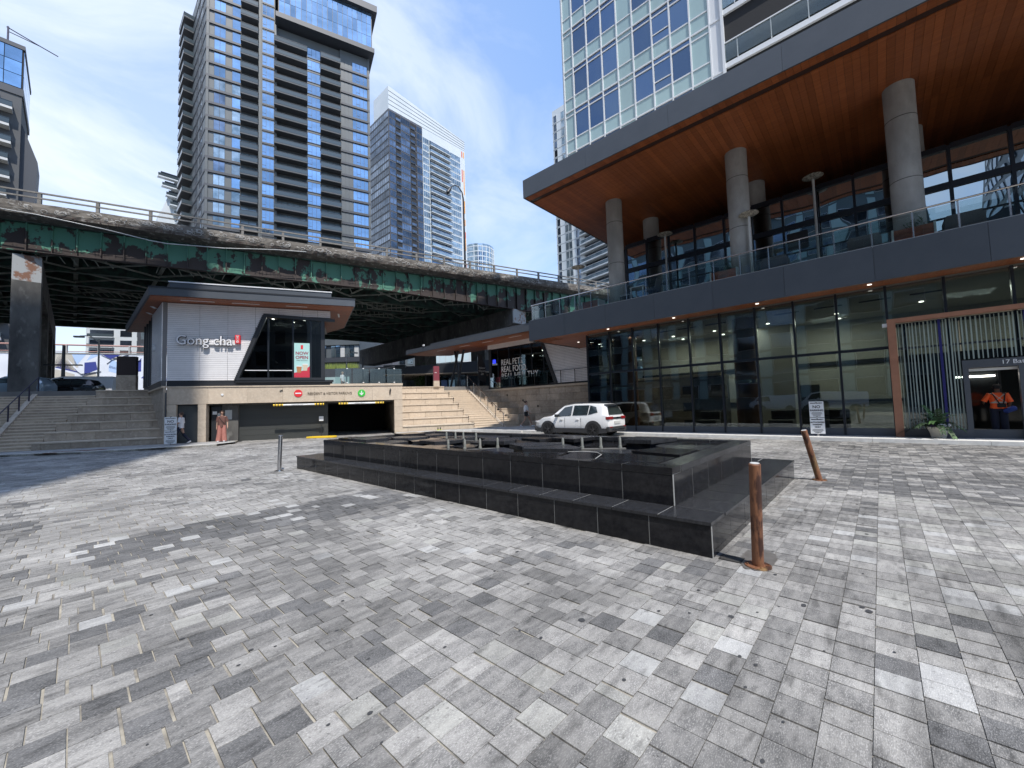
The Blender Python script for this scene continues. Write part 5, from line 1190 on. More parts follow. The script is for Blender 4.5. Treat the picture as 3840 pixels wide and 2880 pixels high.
# --- tower E left edge
TE = Fr(-8.0, 119.7, 0)
te = thing('concrete_and_glass_tower', 'tower at the left edge with blue glass top over pale concrete balconies', 'tower', TE.p(-8, 6, 3.2))
MB(TE).box(-40, 0, .3, 16, 3.2, 66.0).build('core', m_towsoff, te); MB(TE).box(-40, .2, .1, 16, 64.8, 66.2).build('band', m_towband, te); MB(TE).box(-40, .25, -.05, 16, 74.2, 75).build('roof_band', m_towband, te)
MB(TE).box(-40, .1, .2, 16, 66.2, 74.2).build('upper_core', m_void, te)
L_ = []
for i in range(9):
    for j in range(3): L_.append((m_tglass, -.05-(i+1)*2.2, -.15-i*2.2, .05, .15, 66.3+j*2.63, 66.3+(j+1)*2.63-.12))
pieces('glass_pane', te, TE, L_)
for j in range(3): piece('side_pane', m_tglass, te, TE, .1, .16, .4, 15, 66.3+j*2.63, 66.3+(j+1)*2.63-.12)
bE = balmesh(26, 1.8, (m_offw, m_tbal, m_tbal), 1.0, .45); wE = winmesh('wE', 3.6, 2.4, 3, None, (m_tglassd, m_towband))
for k in range(17):
    z = 61.2-3.4*k
    if z < 6: break
    inst('balcony', bE, te, TE, -27-.3*(k % 2), .3, z)
    for u in (-6.2, -12.5, -19): inst('window', wE, te, TE, u, .27, z+.1)
MB(TE).slab([(0, 60), (2.2, 53), (1.9, 40), (0, 37)], 1.5, 8).build('side_wedge', m_towband, te)
cr_ = thing('roof_crane', 'thin purple grey crane jib on the left tower roof', 'crane', TE.p(-3, 3, 75))
MB(TE).tube([(-2.2, 3, 75), (-2.2, 3, 79.6)], .15, 5).build('mast', MC['purple_grey_metal'] , cr_); MB(TE).tube([(-2.4, 3, 79.4), (2, 3, 78.2), (4.4, 3, 77.6)], .10, 5).tube([(-2.2, 3, 78.6), (2, 3, 78.2)], .08, 5).build('jib', MC['purple_grey_metal'], cr_)
# --- tower F left of tower A
TFf = Fr(20.5, 200, 0)
tf = thing('white_stepped_tower', 'white tower with stepped balconies peeking out left of the grey tower', 'tower', TFf.p(6, 6, 3.2))
mb = MB(TFf); mb.slab([(0, 3.2), (22, 3.2), (22, 100), (6.6, 100), (5.6, 97), (1.2, 82), (0, 79)], .8, 16); mb.build('core', m_twhite, tf)
for k in range(14):
    z = 94-3.4*k; u0 = max(-.5, 6.2-max(0, (z-79))*.36-.6); piece('balcony_slab', m_twhite, tf, TFf, u0-.6, 14, -1.2, .8, z, z+.4); piece('balcony_glass', m_tbal, tf, TFf, u0-.5, 14, -1.15, -1.05, z+.4, z+1.5); piece('window_strip', m_tglassd, tf, TFf, u0+.4, 14, .7, .82, z+.5, z+3.0)
# ================================================================== FAR THINGS UNDER THE HIGHWAY
# mural wall
MU = Fr(*(Vector(KF.p(-52.4, 68.8))[:2]), -26)
mw = thing('mural_wall', 'long wall painted with a white and blue geometric mural beyond the highway', 'wall', MU.p(0, 0, 3.2))
m_mw = mat('mural_white', (.72, .75, .80), .7, c2=(.64, .67, .72), nscale=.5); m_mb = mat('mural_blue', (.035, .05, .24), .7); m_ml = mat('mural_pale_blue', (.42, .56, .80), .7); m_mc = mat('mural_cream', (.56, .53, .46), .75, c2=(.48, .45, .39), nscale=.8); m_mg = mat('mural_grey', (.14, .14, .17), .7)
MB(MU).box(-45, 30, 0, .5, 3.2, 13.3).build('wall', m_mw, mw); MB(MU).box(-45, 30, -.1, .6, 13.3, 13.5).build('coping', m_conc, mw)
# local: S(x,z) maps picture region to wall
def muf(p): return (p[0]*13.0, 7.0+p[1]*6.3)
for m_, P in ((m_mc, [(0, .55), (0, .85), (.10, 1), (.16, 1), (.30, .5), (.10, .62)]), (m_mb, [(.05, .62), (.12, 1), (.33, .45), (.25, .5)]), (m_mc, [(.15, 1), (.24, 1), (.32, .62), (.3, .6)]), (m_ml, [(.29, .64), (.40, 1), (.25, .98)]),
              (m_mc, [(0, .1), (0, .55), (.1, .55), (.28, .42), (.3, .1)]), (m_mb, [(.38, .40), (.38, .75), (.5, .78), (.52, .55)]), (m_ml, [(.40, .80), (.52, .95), (.60, 1), (.45, 1)]), (m_mc, [(.35, .15), (.35, .35), (.5, .45), (.55, .2)]),
              (m_mb, [(.56, 1), (.78, 1), (.66, .85)]), (m_mc, [(.70, .9), (.78, .98), (.74, .8)]), (m_ml, [(.64, .60), (.66, .85), (.84, .66), (.80, .5)]), (m_mb, [(.88, .58), (1.0, .9), (1.0, .50), (.93, .48)]), (m_mc, [(.76, .55), (.86, .68), (.93, .54), (.84, .42)]), (m_ml, [(.64, .5), (.64, .68), (.72, .62), (.8, .4)]),
              (m_mb, [(1.0, .3), (1.25, .9), (1.3, .2)]), (m_mb, [(-.8, .2), (-.6, .9), (-.5, .3)]), (m_ml, [(-.4, .3), (-.3, .95), (-.15, .5)])):
    MB(MU).slab([muf(q) for q in P], -.012, -.004).build('painted_facet', m_, mw)
for a, b in (((.56, .98), (.68, .84)), ((.68, .84), (.62, .72)), ((.68, .84), (.86, 1.0)), ((.86, 1.0), (.80, .86)), ((.80, .86), (.68, .9)), ((.64, .06), (.95, .45)), ((.95, .45), (.94, .1)), ((.94, .1), (.64, .04)), ((.30, .52), (.37, .38)), ((.37, .38), (.56, .5)), ((.56, .5), (.34, .42)), ((.86, .66), (1, .84))):
    p, q = muf(a), muf(b); MB(MU).bar((p[0], -.02, p[1]), (q[0], -.02, q[1]), .28, .012).build('painted_line', m_mg, mw)
pr = thing('pipe_railing', 'long rusty pipe railing on posts above the mural wall', 'railing', MU.p(0, .2, 13.5))
MB(MU).tube([(-45, .2, 14.95), (-4, .2, 14.95), (13, .2, 14.85), (30, .2, 14.8)], .14, 8).tube([(-45, .2, 13.75), (30, .2, 13.75)], .07, 6).build('pipe', mat('pinkish_pipe', (.42, .24, .20), .5), pr)
for u in np.arange(-41.6, 29, 4.4): MB(MU).box(u-.12, u+.12, 0, .3, 13.5, 14.9).build('post', m_conc, pr)
# street poles, pylon sign, boxes
def pole(label, u, v, h, r, m, arm=0, grp=None, z=UPZ):
    t = thing('street_lamp', label, 'street lamp', KF.p(u, v, z), grp); MB(KF).tube([(u, v, z), (u, v, z+h*.25), (u, v, z+h)], [r, r*.8, r*.6], 8).build('pole', m, t)
    if arm: MB(KF).tube([(u, v, z+h-.3), (u+arm*.5, v, z+h+.3), (u+arm, v, z+h+.25)], .05, 6).build('arm', m, t); MB(KF).box(min(u+arm*.8, u+arm*1.3), max(u+arm*.8, u+arm*1.3), v-.15, v+.15, z+h+.1, z+h+.25).build('lamp_head', m, t)
    return t
p1 = pole('thick dark pole with cross arms in front of the mural', -25.2, 19, 4.6, .17, m_dark)
MB(KF).box(-26.4, -24.0, 18.9, 19.1, UPZ+2.9, UPZ+3.0).build('cross_arm', m_dark, p1); MB(KF).rings([(-25.2, 19, UPZ+.9, .6, .6), (-25.2, 19, UPZ+1.0, .6, .6)], 8).build('collar', m_dark, p1)
pole('slim pale street lamp right of the dark pole before the mural', -25.2, 24, 6.0, .11, m_offw, -1.4)
tt = thing('information_pylon', 'brown rectangular pylon with beige base at the head of the shaded stairs', 'sign', KF.p(-16.0, 5.9, UPZ))
MB(KF).box(-16.05, -15.1, 5.7, 6.0, UPZ+.98, 5.35).build('panel', mat('brown_panel', (.045, .03, .028), .45), tt); MB(KF).box(-16.05, -15.1, 5.68, 6.02, UPZ, UPZ+.97).build('base', m_beige2, tt)
t2 = thing('information_pylon', 'maroon pylon with beige base at the head of the sunlit stairs', 'sign', KF.p(3.6, 4.9, UPZ))
MB(KF).box(3.38, 3.82, 4.95, 5.25, UPZ+.47, 4.80).build('panel', mat('maroon_panel', (.20, .035, .05), .45), t2); MB(KF).box(3.38, 3.82, 4.93, 5.27, UPZ, UPZ+.46).build('base', m_beige, t2); MB(KF).box(3.46, 3.62, 4.94, 4.95, 4.28, 4.31).build('small_text', m_signw, t2)
bx = MB(KF).box(-20.4, -18.6, 26, 27.4, UPZ, 6.9).build('utility_box', m_dark, None); tag(bx, 'dark utility cabinet before the mural beside the pavilion', 'cabinet')
# planting and trees
def tree(name, label, x, y, z, h, r, m, n=900, seed=1, grp=None, th=.12):
    t = thing(name, label, 'tree', (x, y, z), grp); rr = random.Random(seed)
    tr = MB(); tr.tube([(x, y, z), (x+.05, y, z+h*.3), (x, y+.05, z+h*.7)], [th, th*.8, th*.3], 8)
    for k in range(6): a = rr.uniform(0, 6.28); zz = z+h*rr.uniform(.3, .6); tr.tube([(x, y, zz), (x+math.cos(a)*r*.4, y+math.sin(a)*r*.4, zz+h*.12), (x+math.cos(a)*r*.7, y+math.sin(a)*r*.7, zz+h*.25)], [th*.4, th*.25, .01], 5)
    tr.build('trunk', mat('bark', (.09, .07, .05), .9), t)
    cr = MB(); cl = [(rr.gauss(0, r*.45), rr.gauss(0, r*.45), h*rr.uniform(.3, .92)) for _ in range(14)]
    for _ in range(n):
        c = rr.choice(cl); k = r*.33; p = (x+c[0]+rr.gauss(0, k), y+c[1]+rr.gauss(0, k), z+c[2]+rr.gauss(0, k*.8)); s = r*rr.uniform(.05, .10); a, b = rr.uniform(0, 6.28), rr.uniform(-1, 1)
        d1 = Vector((math.cos(a), math.sin(a), b)).normalized()*s; d2 = Vector((-math.sin(a), math.cos(a), rr.uniform(-1, 1))).normalized()*s*.6
        P = Vector(p); cr.quad(tuple(P-d1), tuple(P+d2), tuple(P+d1), tuple(P-d2))
    cr.build('crown', m, t); return t
c = KF.p(5.6, 24)
tree('small_tree', 'small bright green tree behind the staircase under the canopy', c[0], c[1], UPZ, 3.6, 1.5, m_foliage, 1500, 4)
c = KF.p(8.2, 26); tree('small_tree', 'low green bush tree just right of the small tree under the canopy', c[0], c[1], UPZ, 2.4, 1.4, m_foliage2, 1100, 6)
# grey building with green roof
GB = Fr(29.5, 79.5, -48)
gb2 = thing('grey_terrace_building', 'charcoal building with planted green terrace seen under the highway', 'building', GB.p(5, 4, 3.2))
MB(GB).box(-8, 22, 0, 14, 3.2, 9.6).build('lower_block', m_fascia, gb2); MB(GB).box(-8, 9.4, 1.8, 14, 9.6, 16.4).build('upper_block', m_towpan, gb2)
MB(GB).box(-8, 9.6, 1.5, 1.8, 11.0, 11.9).build('band', m_towband, gb2); MB(GB).box(-8, 9.6, 1.4, 1.8, 14.3, 16.2).build('band', m_towpan, gb2)
for i in range(6): piece('window', (m_tglassw, m_tglass, m_offw)[i % 3], gb2, GB, 4.0+i*.9, 4.8+i*.9, 1.72, 1.8, 12.0, 14.2)
for i in range(4): piece('window', m_tglassd, gb2, GB, -2.5+i*1.4, -1.2+i*1.4, 1.72, 1.8, 11.9, 14.2)
piece('balcony_glass', m_tbal, gb2, GB, -3, 2.6, .9, 1.0, 11.2, 12.2)
gr_ = MB(GB); rr = random.Random(3)
for _ in range(1400):
    u = rr.uniform(-7, 9.5); v = rr.uniform(.2, 1.4); h = rr.uniform(.4, 1.3); a = rr.uniform(-.3, .3); gr_.quad((u, v, 9.6), (u+.12, v, 9.6), (u+a, v, 9.6+h))
go = gr_.build('roof_grass', m_grassy, gb2, kind='stuff')
piece('door_glass', m_teal, gb2, GB, 2.6, 8.2, -.08, 0, 4.0, 8.0); piece('white_mural', m_mw, gb2, GB, -7, -.2, -.06, 0, 6.2, 9.2); piece('blue_mural', m_mb, gb2, GB, -2.2, -.2, -.09, -.061, 6.3, 9.1); MB(GB).slab([(-6, 9.1), (-2.4, 9.1), (-4.2, 6.5)], -.10, -.07).build('mural_triangle', m_mb, gb2); piece('white_line', m_white, gb2, GB, -7.5, 0, -.1, 0, 5.9, 6.1)
piece('grey_box', m_towpan, gb2, GB, 15, 19, -1, 0, 3.2, 9.8)
pole('slim pale lamp before the charcoal building', -3.2, 26, 5.2, .10, m_offw, 1.0); pole('black pole with horns right of the slim lamp before the charcoal building', -1.4, 24, 4.6, .13, m_dark)
# white apartment blocks far
def block(label, fr, w_, d_, z0, z1, m, fh, cols, group='distant apartment blocks', wm=m_tglassd):
    t = thing('apartment_block', label, 'building', fr.p(w_/2, d_/2, z0), group); MB(fr).box(0, w_, 0, d_, z0, z1).build('wall', m, t)
    z = z1-fh+.3
    while z > z0+1 and z > z1-fh*12:
        for (a, b, k) in cols:
            piece('window', wm if k else m_tglassw, t, fr, a*w_, b*w_, -.06, 0, z, z+fh*.62)
            if k == 2: piece('balcony_glass', m_tbal, t, fr, a*w_-.2, b*w_+.2, -1.2, -1.1, z-.3, z+.6); piece('balcony_slab', m_twhite, t, fr, a*w_-.2, b*w_+.2, -1.25, -.061, z-.5, z-.3)
        z -= fh
    return t
block('white apartment block with dark balconies above the mural', Fr(2.1, 175.5, -26), 15.5, 14, 3.2, 29.5, m_twhite, 3.1, ((.06, .42, 2), (.52, .70, 1), (.78, .95, 0)))
block('dark fronted apartment block beside the white one above the mural', Fr(11.5, 150, -26), 16, 14, 3.2, 26, m_towband, 3.2, ((.05, .35, 0), (.4, .7, 0), (.75, .95, 0)), wm=m_tglass)
block('teal glazed office block at the left edge behind the pier', Fr(-27, 92, -26), 15, 10, 3.2, 19, m_towpan, 3.4, ((.0, .25, 0), (.27, .5, 0), (.52, .75, 0), (.77, .98, 0)))
block('white framed block with many windows behind the dark column', Fr(60, 97, -46), 13, 10, 3.2, 18, m_towpan, 2.2, ((.03, .15, 1), (.2, .32, 0), (.37, .5, 1), (.55, .68, 0), (.73, .85, 1)))
block('cream balcony block right of the dark column', Fr(76, 96, -46), 16, 10, 3.2, 26, m_twhite, 2.6, ((.05, .3, 2), (.4, .6, 0), (.7, .95, 2)))
wh = thing('pale_glass_canopy', 'long pale glazed canopy band beyond the pet shop', 'canopy', (59, 68, 3.2)); QF = Fr(54, 75, -47)
MB(QF).slab([(0, 11.6), (16, 12.6), (16, 15.2), (0, 13.8)], 0, .3).build('glass_band', mat('pale_band', (.55, .66, .68), .3), wh)
for i in range(12): MB(QF).box(i*1.35-.03, i*1.35+.03, -.05, 0, 11.7, 13.9).build('joint', m_offw, wh)
MB(QF).box(-.5, 16.5, .3, 2, 3.2, 11.5).build('support_wall', m_void, wh)
fc = thing('far_pavilion', 'dark roofed far pavilion with V shaped columns and glass doors', 'pavilion', (30, 36, 3.2)); FQ = Fr(24.8, 41.5, -47.5)
MB(FQ).slab([(-1, 5.6), (12.5, 5.6), (12.5, 7.0), (3, 6.5), (-1, 5.95)], 0, 9).build('roof', m_dark, fc); MB(FQ).box(3.6, 12, 1.5, 1.6, 3.2, 5.6).build('glass_wall', g_kio, fc)
MB(FQ).box(-1, 12.4, .02, 8.9, 5.54, 5.59).build('soffit', m_beige2, fc)
for u in (3.6, 5.2, 6.8, 8.4, 10.0, 11.6): MB(FQ).box(u-.05, u+.05, 1.4, 1.6, 3.2, 5.6).build('mullion', m_dark, fc)
MB(FQ).box(3.4, 12.2, 7, 7.2, 3.2, 5.6).build('inner_wall', m_dark, fc)
for u, du in ((.6, -.6), (.6, .6)): MB(FQ).tube([(u, .6, 3.2), (u+du, .6, 5.55)], .08, 8).build('slanted_column', m_dark, fc)
for u, c_ in ((5.0, (.55, .6, .62)), (5.9, (.06, .10, .2)), (6.8, (.45, .62, .66))): MB(FQ).box(u-.35, u+.35, .9, 1.1, UPZ, UPZ+1.6).build('poster_stand', mat('stand%d' % int(u*10), c_, .6), fc, bevel=.02)
ff = thing('feather_flag', 'dark feather flag with white words Now Open before the pet shop', 'flag', KF.p(7.6, 8.2, UPZ)); 
FFp = Fr(*KF.p(8.05, 7.4)[:2], -40)
MB(FFp).slab([(-.30, 3.9), (-.33, 5.9), (-.30, 6.15), (0, 6.0), (.28, 5.3), (.36, 4.4), (.38, 3.6)], -.01, .01).build('flag_cloth', mat('flag_dark', (.03, .03, .035), .7), ff); MB(FFp).tube([(-.33, 0, 3.2), (-.34, 0, 5.9), (-.25, 0, 6.2)], .015, 6).build('pole', m_steel, ff)
for i, q in enumerate(('Now', 'Open', 'all')): text('lettering', q, .26, m_signw, ff, FFp, .04, -.02, 4.85-.27*i, .006, 'CENTER')
# ================================================================== BUILDINGS BEHIND THE CAMERA (seen as reflections, cast the shade at left)
bk = thing('reflected_apartment_block', 'teal and white apartment block across the plaza, visible as reflection in the glass', 'building', (-26, 12, 0))
BKF = Fr(-24, -5.3, 90)     # u=+Y, v=-X (away from plaza)
MB(BKF).box(0, 52, .2, 14, 0, 34).build('wall', mat('block_cladding', (.10, .13, .135), .5), bk); MB(BKF).box(-7, 0, .2, 14, 0, 20).build('low_wing', m_towband, bk)
wr_ = winmesh('wr', 2.6, 1.9, 2, (0,), (m_tglassd, m_white)); 
for k in range(10):
    for i in range(13):
        u = 1+i*3.95; o = inst('window', wr_, bk, BKF, u+2.6, .15, 1.6+k*3.1, math.pi); piece('spandrel', m_teal, bk, BKF, u+2.75, u+3.8, .12, .2, 1.4+k*3.1, 4.2+k*3.1)
sh = thing('dark_neighbour_tower', 'dark tower behind the camera that shades the left of the plaza', 'tower', (-30, -30, 0))
MB().box(-60, -15.2, -22, -15, 0, 108).build('block', m_towpan, sh)
L_ = [(m_tglassd, -58+i*3.1, -56.2+i*3.1, -15, -14.9, 3+k*3.3, 5.2+k*3.3) for i in range(13) for k in range(14)]
pieces('window', sh, WORLD, L_)
# lobby lamps that are visibly lit: small downward lights under the ceiling spots
for i, (x, y) in enumerate(((23, 8.3), (23, 5.0), (23, 1.5), (21.5, -2.5), (20.6, 10.2), (23, -6))):
    ld_ = bpy.data.lights.new('lobby_light', 'AREA'); ld_.energy = 38; ld_.size = 1.2; ld_.color = (1, .93, .82); lo = bpy.data.objects.new('lobby_light', ld_); lo.location = (x, y, 5.0); col.objects.link(lo)
# ================================================================== VEHICLES
m_tint = mat('car_window', (.02, .028, .03), .04, spec=.8, coat=.4); m_clad = mat('black_cladding', (.035, .035, .037), .55); m_tail = mat('tail_lamp_red', (.25, .012, .015), .15, spec=.8)
m_chrome = mat('chrome', (.6, .6, .62), .15, metal=1.)
def car(label, fr, Lg, Wd, st, paint, belt, winx, group=None, wheels=(.17, .78), wr=.36, cladding=True, brand_bar=False, cat='car', name='parked_car'):
    """fr: u along length (0 = rear .. Lg = front), v across (0 = near side).  st: stations (u, zlow, zbelt, zroof, wroof)"""
    o0 = fr.p(Lg/2, Wd/2, 0); t = thing(name, label, cat, (o0[0], o0[1], fr.z), group)
    Z = fr.z; vs = []; n = 12; H = Wd/2
    for (u, zl, zb, zr, wf, ws) in st:
        hb = H*ws
        half = [(hb*.90, zl), (hb*.985, zl+.12), (hb, zl+(zb-zl)*.55), (hb*.975, zb), (hb*wf, zr-.05), (hb*wf*.82, zr)]
        ring = [(H+a, z) for a, z in half]+[(H-a, z) for a, z in half[::-1]]
        vs += [(u, v, Z+z) for v, z in ring]
    fs = []
    for i in range(len(st)-1):
        for k in range(n): fs.append((i*n+k, i*n+(k+1) % n, (i+1)*n+(k+1) % n, (i+1)*n+k))
    fs += [tuple(range(n))[::-1], tuple(range((len(st)-1)*n, len(st)*n))]
    mb = MB(fr); mb._add(vs, fs); body = mb.build('body', paint, t, smooth=True)
    bm_ = body.data; 
    import bmesh
    b = bmesh.new(); b.from_mesh(bm_); bmesh.ops.recalc_face_normals(b, faces=b.faces); b.to_mesh(bm_); b.free()
    sb = body.modifiers.new('soft', 'BEVEL'); sb.width = .035; sb.segments = 3; sb.limit_method = 'ANGLE'; sb.angle_limit = R(28)
    def sec(u, k, side):      # point on the side between belt (k=0) and roof edge (k=1)
        for i in range(len(st)-1):
            if st[i][0] <= u <= st[i+1][0]:
                f = (u-st[i][0])/(st[i+1][0]-st[i][0]); a = [st[i][j]+(st[i+1][j]-st[i][j])*f for j in range(6)]; break
        else: a = st[-1]
        hb = H*a[5]; p0 = (hb*.975, a[2]); p1 = (hb*a[4], a[3]-.05); q = (p0[0]+(p1[0]-p0[0])*k+.008, p0[1]+(p1[1]-p0[1])*k)
        return (u, H+side*q[0], Z+q[1])
    for side in (-1, 1):
        for (ua, ub, ka, kb, kc, kd) in winx:     # trapezoid window: low rear, low front, top front, top rear
            pts = [sec(ua[0], ka, side), sec(ub[0], kb, side), sec(ub[1], kc, side), sec(ua[1], kd, side)]
            P = [Vector(p) for p in pts]; nrm = Vector((0, side, .35)).normalized()*.012
            w_ = MB(fr); vv = [tuple(p) for p in P]+[tuple(p+nrm) for p in P]
            w_._add(vv, [(4, 5, 6, 7), (0, 1, 5, 4), (1, 2, 6, 5), (2, 3, 7, 6), (3, 0, 4, 7)]); w_.build('side_window', m_tint, t)
        v_ = H+side*H
        if cladding:
            MB(fr).box(.1, Lg-.15, v_-.012 if side < 0 else v_-.03, v_+.03 if side < 0 else v_+.012, Z+.20, Z+.40).build('sill_cladding', m_clad, t)
        for k in wheels:
            uw = k*Lg; sgn = side
            arch = MB(fr); P = []
            for i in range(19): a_ = math.pi*i/18; P.append((uw+(wr+.10)*math.cos(a_), Z+wr*.98+(wr+.09)*math.sin(a_)))
            P += [(uw-(wr+.10), Z+.18), (uw+(wr+.10), Z+.18)]
            arch.slab(P, v_-.06 if sgn > 0 else v_-.014, v_+.014 if sgn > 0 else v_+.06); arch.build('wheel_arch', m_clad, t)
            wv = v_+sgn*.018
            ty = MB(fr); ty.tube([(uw, wv-sgn*.24, Z+wr), (uw, wv-sgn*.22, Z+wr), (uw, wv-sgn*.02, Z+wr), (uw, wv, Z+wr)], [wr*.93, wr, wr, wr*.93], 28); wh_ = ty.build('wheel', m_blk, t, smooth=True)
            rim = MB(fr)
            for i in range(5):
                a_ = 2*math.pi*i/5+.3; c_, s_ = math.cos(a_), math.sin(a_)
                for d_ in (-.16, .16): rim.bar((uw+.05*c_, wv+sgn*.012, Z+wr+.05*s_), (uw+wr*.70*math.cos(a_+d_), wv+sgn*.006, Z+wr+wr*.70*math.sin(a_+d_)), .035, .02)
            rim.tube([(uw, wv+sgn*.001, Z+wr), (uw, wv+sgn*.02, Z+wr)], [.07, .06], 12)
            rim.build('rim', mat('dark_alloy', (.09, .09, .095), .3, metal=.8) if cladding else m_chrome, wh_)
        MB(fr).box(Lg*.635, Lg*.665, v_-.02 if side > 0 else v_-.17, v_+.17 if side > 0 else v_+.02, Z+belt+.02, Z+belt+.15).build('side_mirror', m_dark if cladding else paint, t, bevel=.03)
        for uh in (Lg*.36, Lg*.575): MB(fr).box(uh, uh+.16, v_-.02, v_+.02, Z+belt-.12, Z+belt-.085).build('door_handle', paint, t)
        for uh in (Lg*.335, Lg*.55): MB(fr).box(uh-.004, uh+.004, v_-.0035, v_+.0035, Z+.42, Z+belt-.02).build('door_seam', m_text, t)
    return t
suvF = Fr(15.45, 8.35, 90)
class ZF(Fr): pass
def zfr(x, y, ang, z): f = Fr(x, y, ang); f.z = z; return f
# SUV: near side is v = ... (frame ang 90 : u=+Y, v=-X) so the near side (towards the camera) is v = Wd
SUV_L, SUV_W = 4.14, 1.66
suv = car('white compact SUV with black wheels parked by the kerb before the glass building', zfr(17.26, 8.72, 90, 0), SUV_L, SUV_W,
    [(a*.93, b*.95, c*.95, d*.95, e, f) for a, b, c, d, e, f in [(0.0, .42, .82, .92, .90, .86), (.06, .36, .98, 1.05, .88, .93), (.22, .28, 1.02, 1.42, .76, .97), (.42, .24, 1.02, 1.55, .76, .99), (1.2, .22, .99, 1.60, .76, 1), (2.0, .22, .97, 1.60, .76, 1), (2.62, .22, .95, 1.52, .77, 1), (3.28, .22, .95, 1.08, .86, .99), (3.45, .24, .93, 1.02, .88, .985), (4.0, .28, .86, .95, .88, .96), (4.3, .34, .74, .82, .86, .88), (4.45, .42, .60, .68, .84, .80)]],
    mat('pearl_white_paint', (.80, .80, .79), .22, coat=.6), .90,
    [((.54, .65), (1.00, .95), .30, .10, .93, .80), ((1.05, 1.0), (1.84, 1.80), .10, .10, .93, .93), ((1.93, 1.90), (2.81, 2.33), .10, .14, .90, .93)], wheels=(.185, .79), wr=.33)
sf = zfr(17.26, 8.72, 90, 0)
MB0 = MB
class MB(MB0):      # rear and front fittings are drawn at full size and brought to the body's scale
    def _add(s, vs, fs): return MB0._add(s, [(q[0]*.93, q[1]*.976, q[2]*.95) for q in vs], fs) if s.fr is sf else MB0._add(s, vs, fs)
# rear details
def rearslab(P, u0, u1, nm, m): return MB(sf).slabx(P, u0, u1).build(nm, m, suv)
mb = MB(sf); mb._add([(.045, .26, 1.05), (.045, 1.52, 1.05), (.20, 1.38, 1.42), (.20, .40, 1.42), (.02, .26, 1.05), (.02, 1.52, 1.05), (.175, 1.38, 1.43), (.175, .40, 1.43)], [(4, 5, 6, 7), (0, 4, 7, 3), (1, 2, 6, 5), (7, 6, 2, 3), (0, 1, 5, 4)]); mb.build('rear_window', m_tint, suv)
MB(sf).box(.02, .34, .34, 1.44, 1.50, 1.54).build('spoiler', m_dark, suv, bevel=.015)
MB(sf).box(-.02, .05, .16, 1.62, .84, .93).build('lamp_bar', m_text, suv)
for a, b in ((.12, .50), (1.28, 1.66)): MB(sf).box(-.035, .16, a, b, .82, .96).build('tail_lamp', m_tail, suv, bevel=.02)
MB(sf).box(-.04, -.02, .80, .98, .85, .93).build('badge', m_chrome, suv, bevel=.01); MB(sf).box(-.035, .0, .62, 1.16, .62, .74).build('number_plate', m_offw, suv)
MB(sf).box(-.05, .12, .08, 1.70, .26, .50).build('rear_bumper', m_clad, suv, bevel=.04); MB(sf).box(-.07, -.03, .3, 1.48, .34, .38).build('bumper_trim', m_chrome, suv)
for a in (.16, 1.42): MB(sf).box(-.06, .0, a, a+.2, .46, .50).build('reflector', m_tail, suv)
MB(sf).box(4.33, 4.46, .1, 1.68, .26, .48).build('front_bumper', m_clad, suv, bevel=.04)
for a in (.08, 1.35): MB(sf).box(4.22, 4.36, a, a+.35, .68, .78).build('headlight', mat('headlight_glass', (.5, .5, .5), .1), suv, bevel=.02)
for a in (.30, 1.40): MB(sf).tube([(.6, a, 1.60), (.75, a, 1.65), (2.2, a, 1.65), (2.4, a, 1.60)], .014, 6).build('roof_rail', m_dark, suv)
MB = MB0
# silver hatchback and dark car on the upper level at left
hst = [(0.0, .40, .85, .92, .85, .86), (.08, .32, .95, 1.10, .82, .95), (.35, .26, .98, 1.42, .72, .98), (1.2, .22, .96, 1.50, .74, 1), (2.1, .22, .93, 1.47, .74, 1), (2.95, .22, .92, 1.05, .84, .99), (3.1, .24, .90, .98, .86, .98), (3.7, .28, .80, .86, .86, .95), (4.0, .40, .62, .68, .84, .84)]
hw_ = [((.50, .62), (1.35, 1.30), .20, .10, .92, .85), ((1.42, 1.38), (2.75, 2.30), .10, .14, .90, .92)]
c1_ = KF.p(-22.9, 14.0)
car('pale blue grey hatchback parked beyond the shaded stairs, partly behind the pier', zfr(c1_[0], c1_[1], -26+180, UPZ), 4.0, 1.75, hst, mat('silver_blue_paint', (.30, .37, .42), .25, metal=.5, coat=.5), .93, hw_, wheels=(.2, .80), wr=.32, cladding=False)
c1_ = KF.p(-21.3, 16.6)
car('dark car parked just behind the blue grey hatchback', zfr(c1_[0], c1_[1], -26+180, UPZ), 4.0, 1.75, hst, mat('black_paint', (.012, .012, .014), .12, coat=.6), .93, hw_, wheels=(.2, .80), wr=.32, cladding=False)
vst = [(0, .45, 1.15, 1.75, .88, .95), (.1, .35, 1.2, 1.92, .86, .99), (3.2, .30, 1.2, 1.94, .86, 1), (3.9, .30, 1.15, 1.80, .84, 1), (4.5, .30, 1.05, 1.18, .88, .98), (5.0, .34, .85, .92, .88, .93), (5.1, .42, .6, .68, .86, .86)]
def van(label, fr, m): return car(label, fr, 5.1, 1.95, vst, m, 1.15, [((3.1, 3.15), (4.2, 3.85), .08, .12, .85, .90)], group='white vans', wheels=(.18, .80), wr=.34, cladding=False, cat='van', name='parked_van')
m_vw = mat('van_white', (.66, .67, .69), .3, coat=.3)
vf = zfr(*KF.p(-21.6, 20.0)[:2], -26+180, UPZ); v1 = van('pale van with grey letters ASN parked behind the dark car', vf, m_vw)
text('lettering', 'ASN', .5, mat('grey_letter', (.12, .14, .2), .6), v1, Fr(*KF.p(-24.4, 19.96)[:2], -26), 0, 1.93-1.93, UPZ+1.05, .01)
van('white van parked behind the camera, seen only as a reflection left in the lobby glass', zfr(-20.9, 7.1, 90, 0), m_vw); van('second white van behind the camera, seen as a reflection right in the lobby glass', zfr(-10.4, 1.0, 90, 0), m_vw)
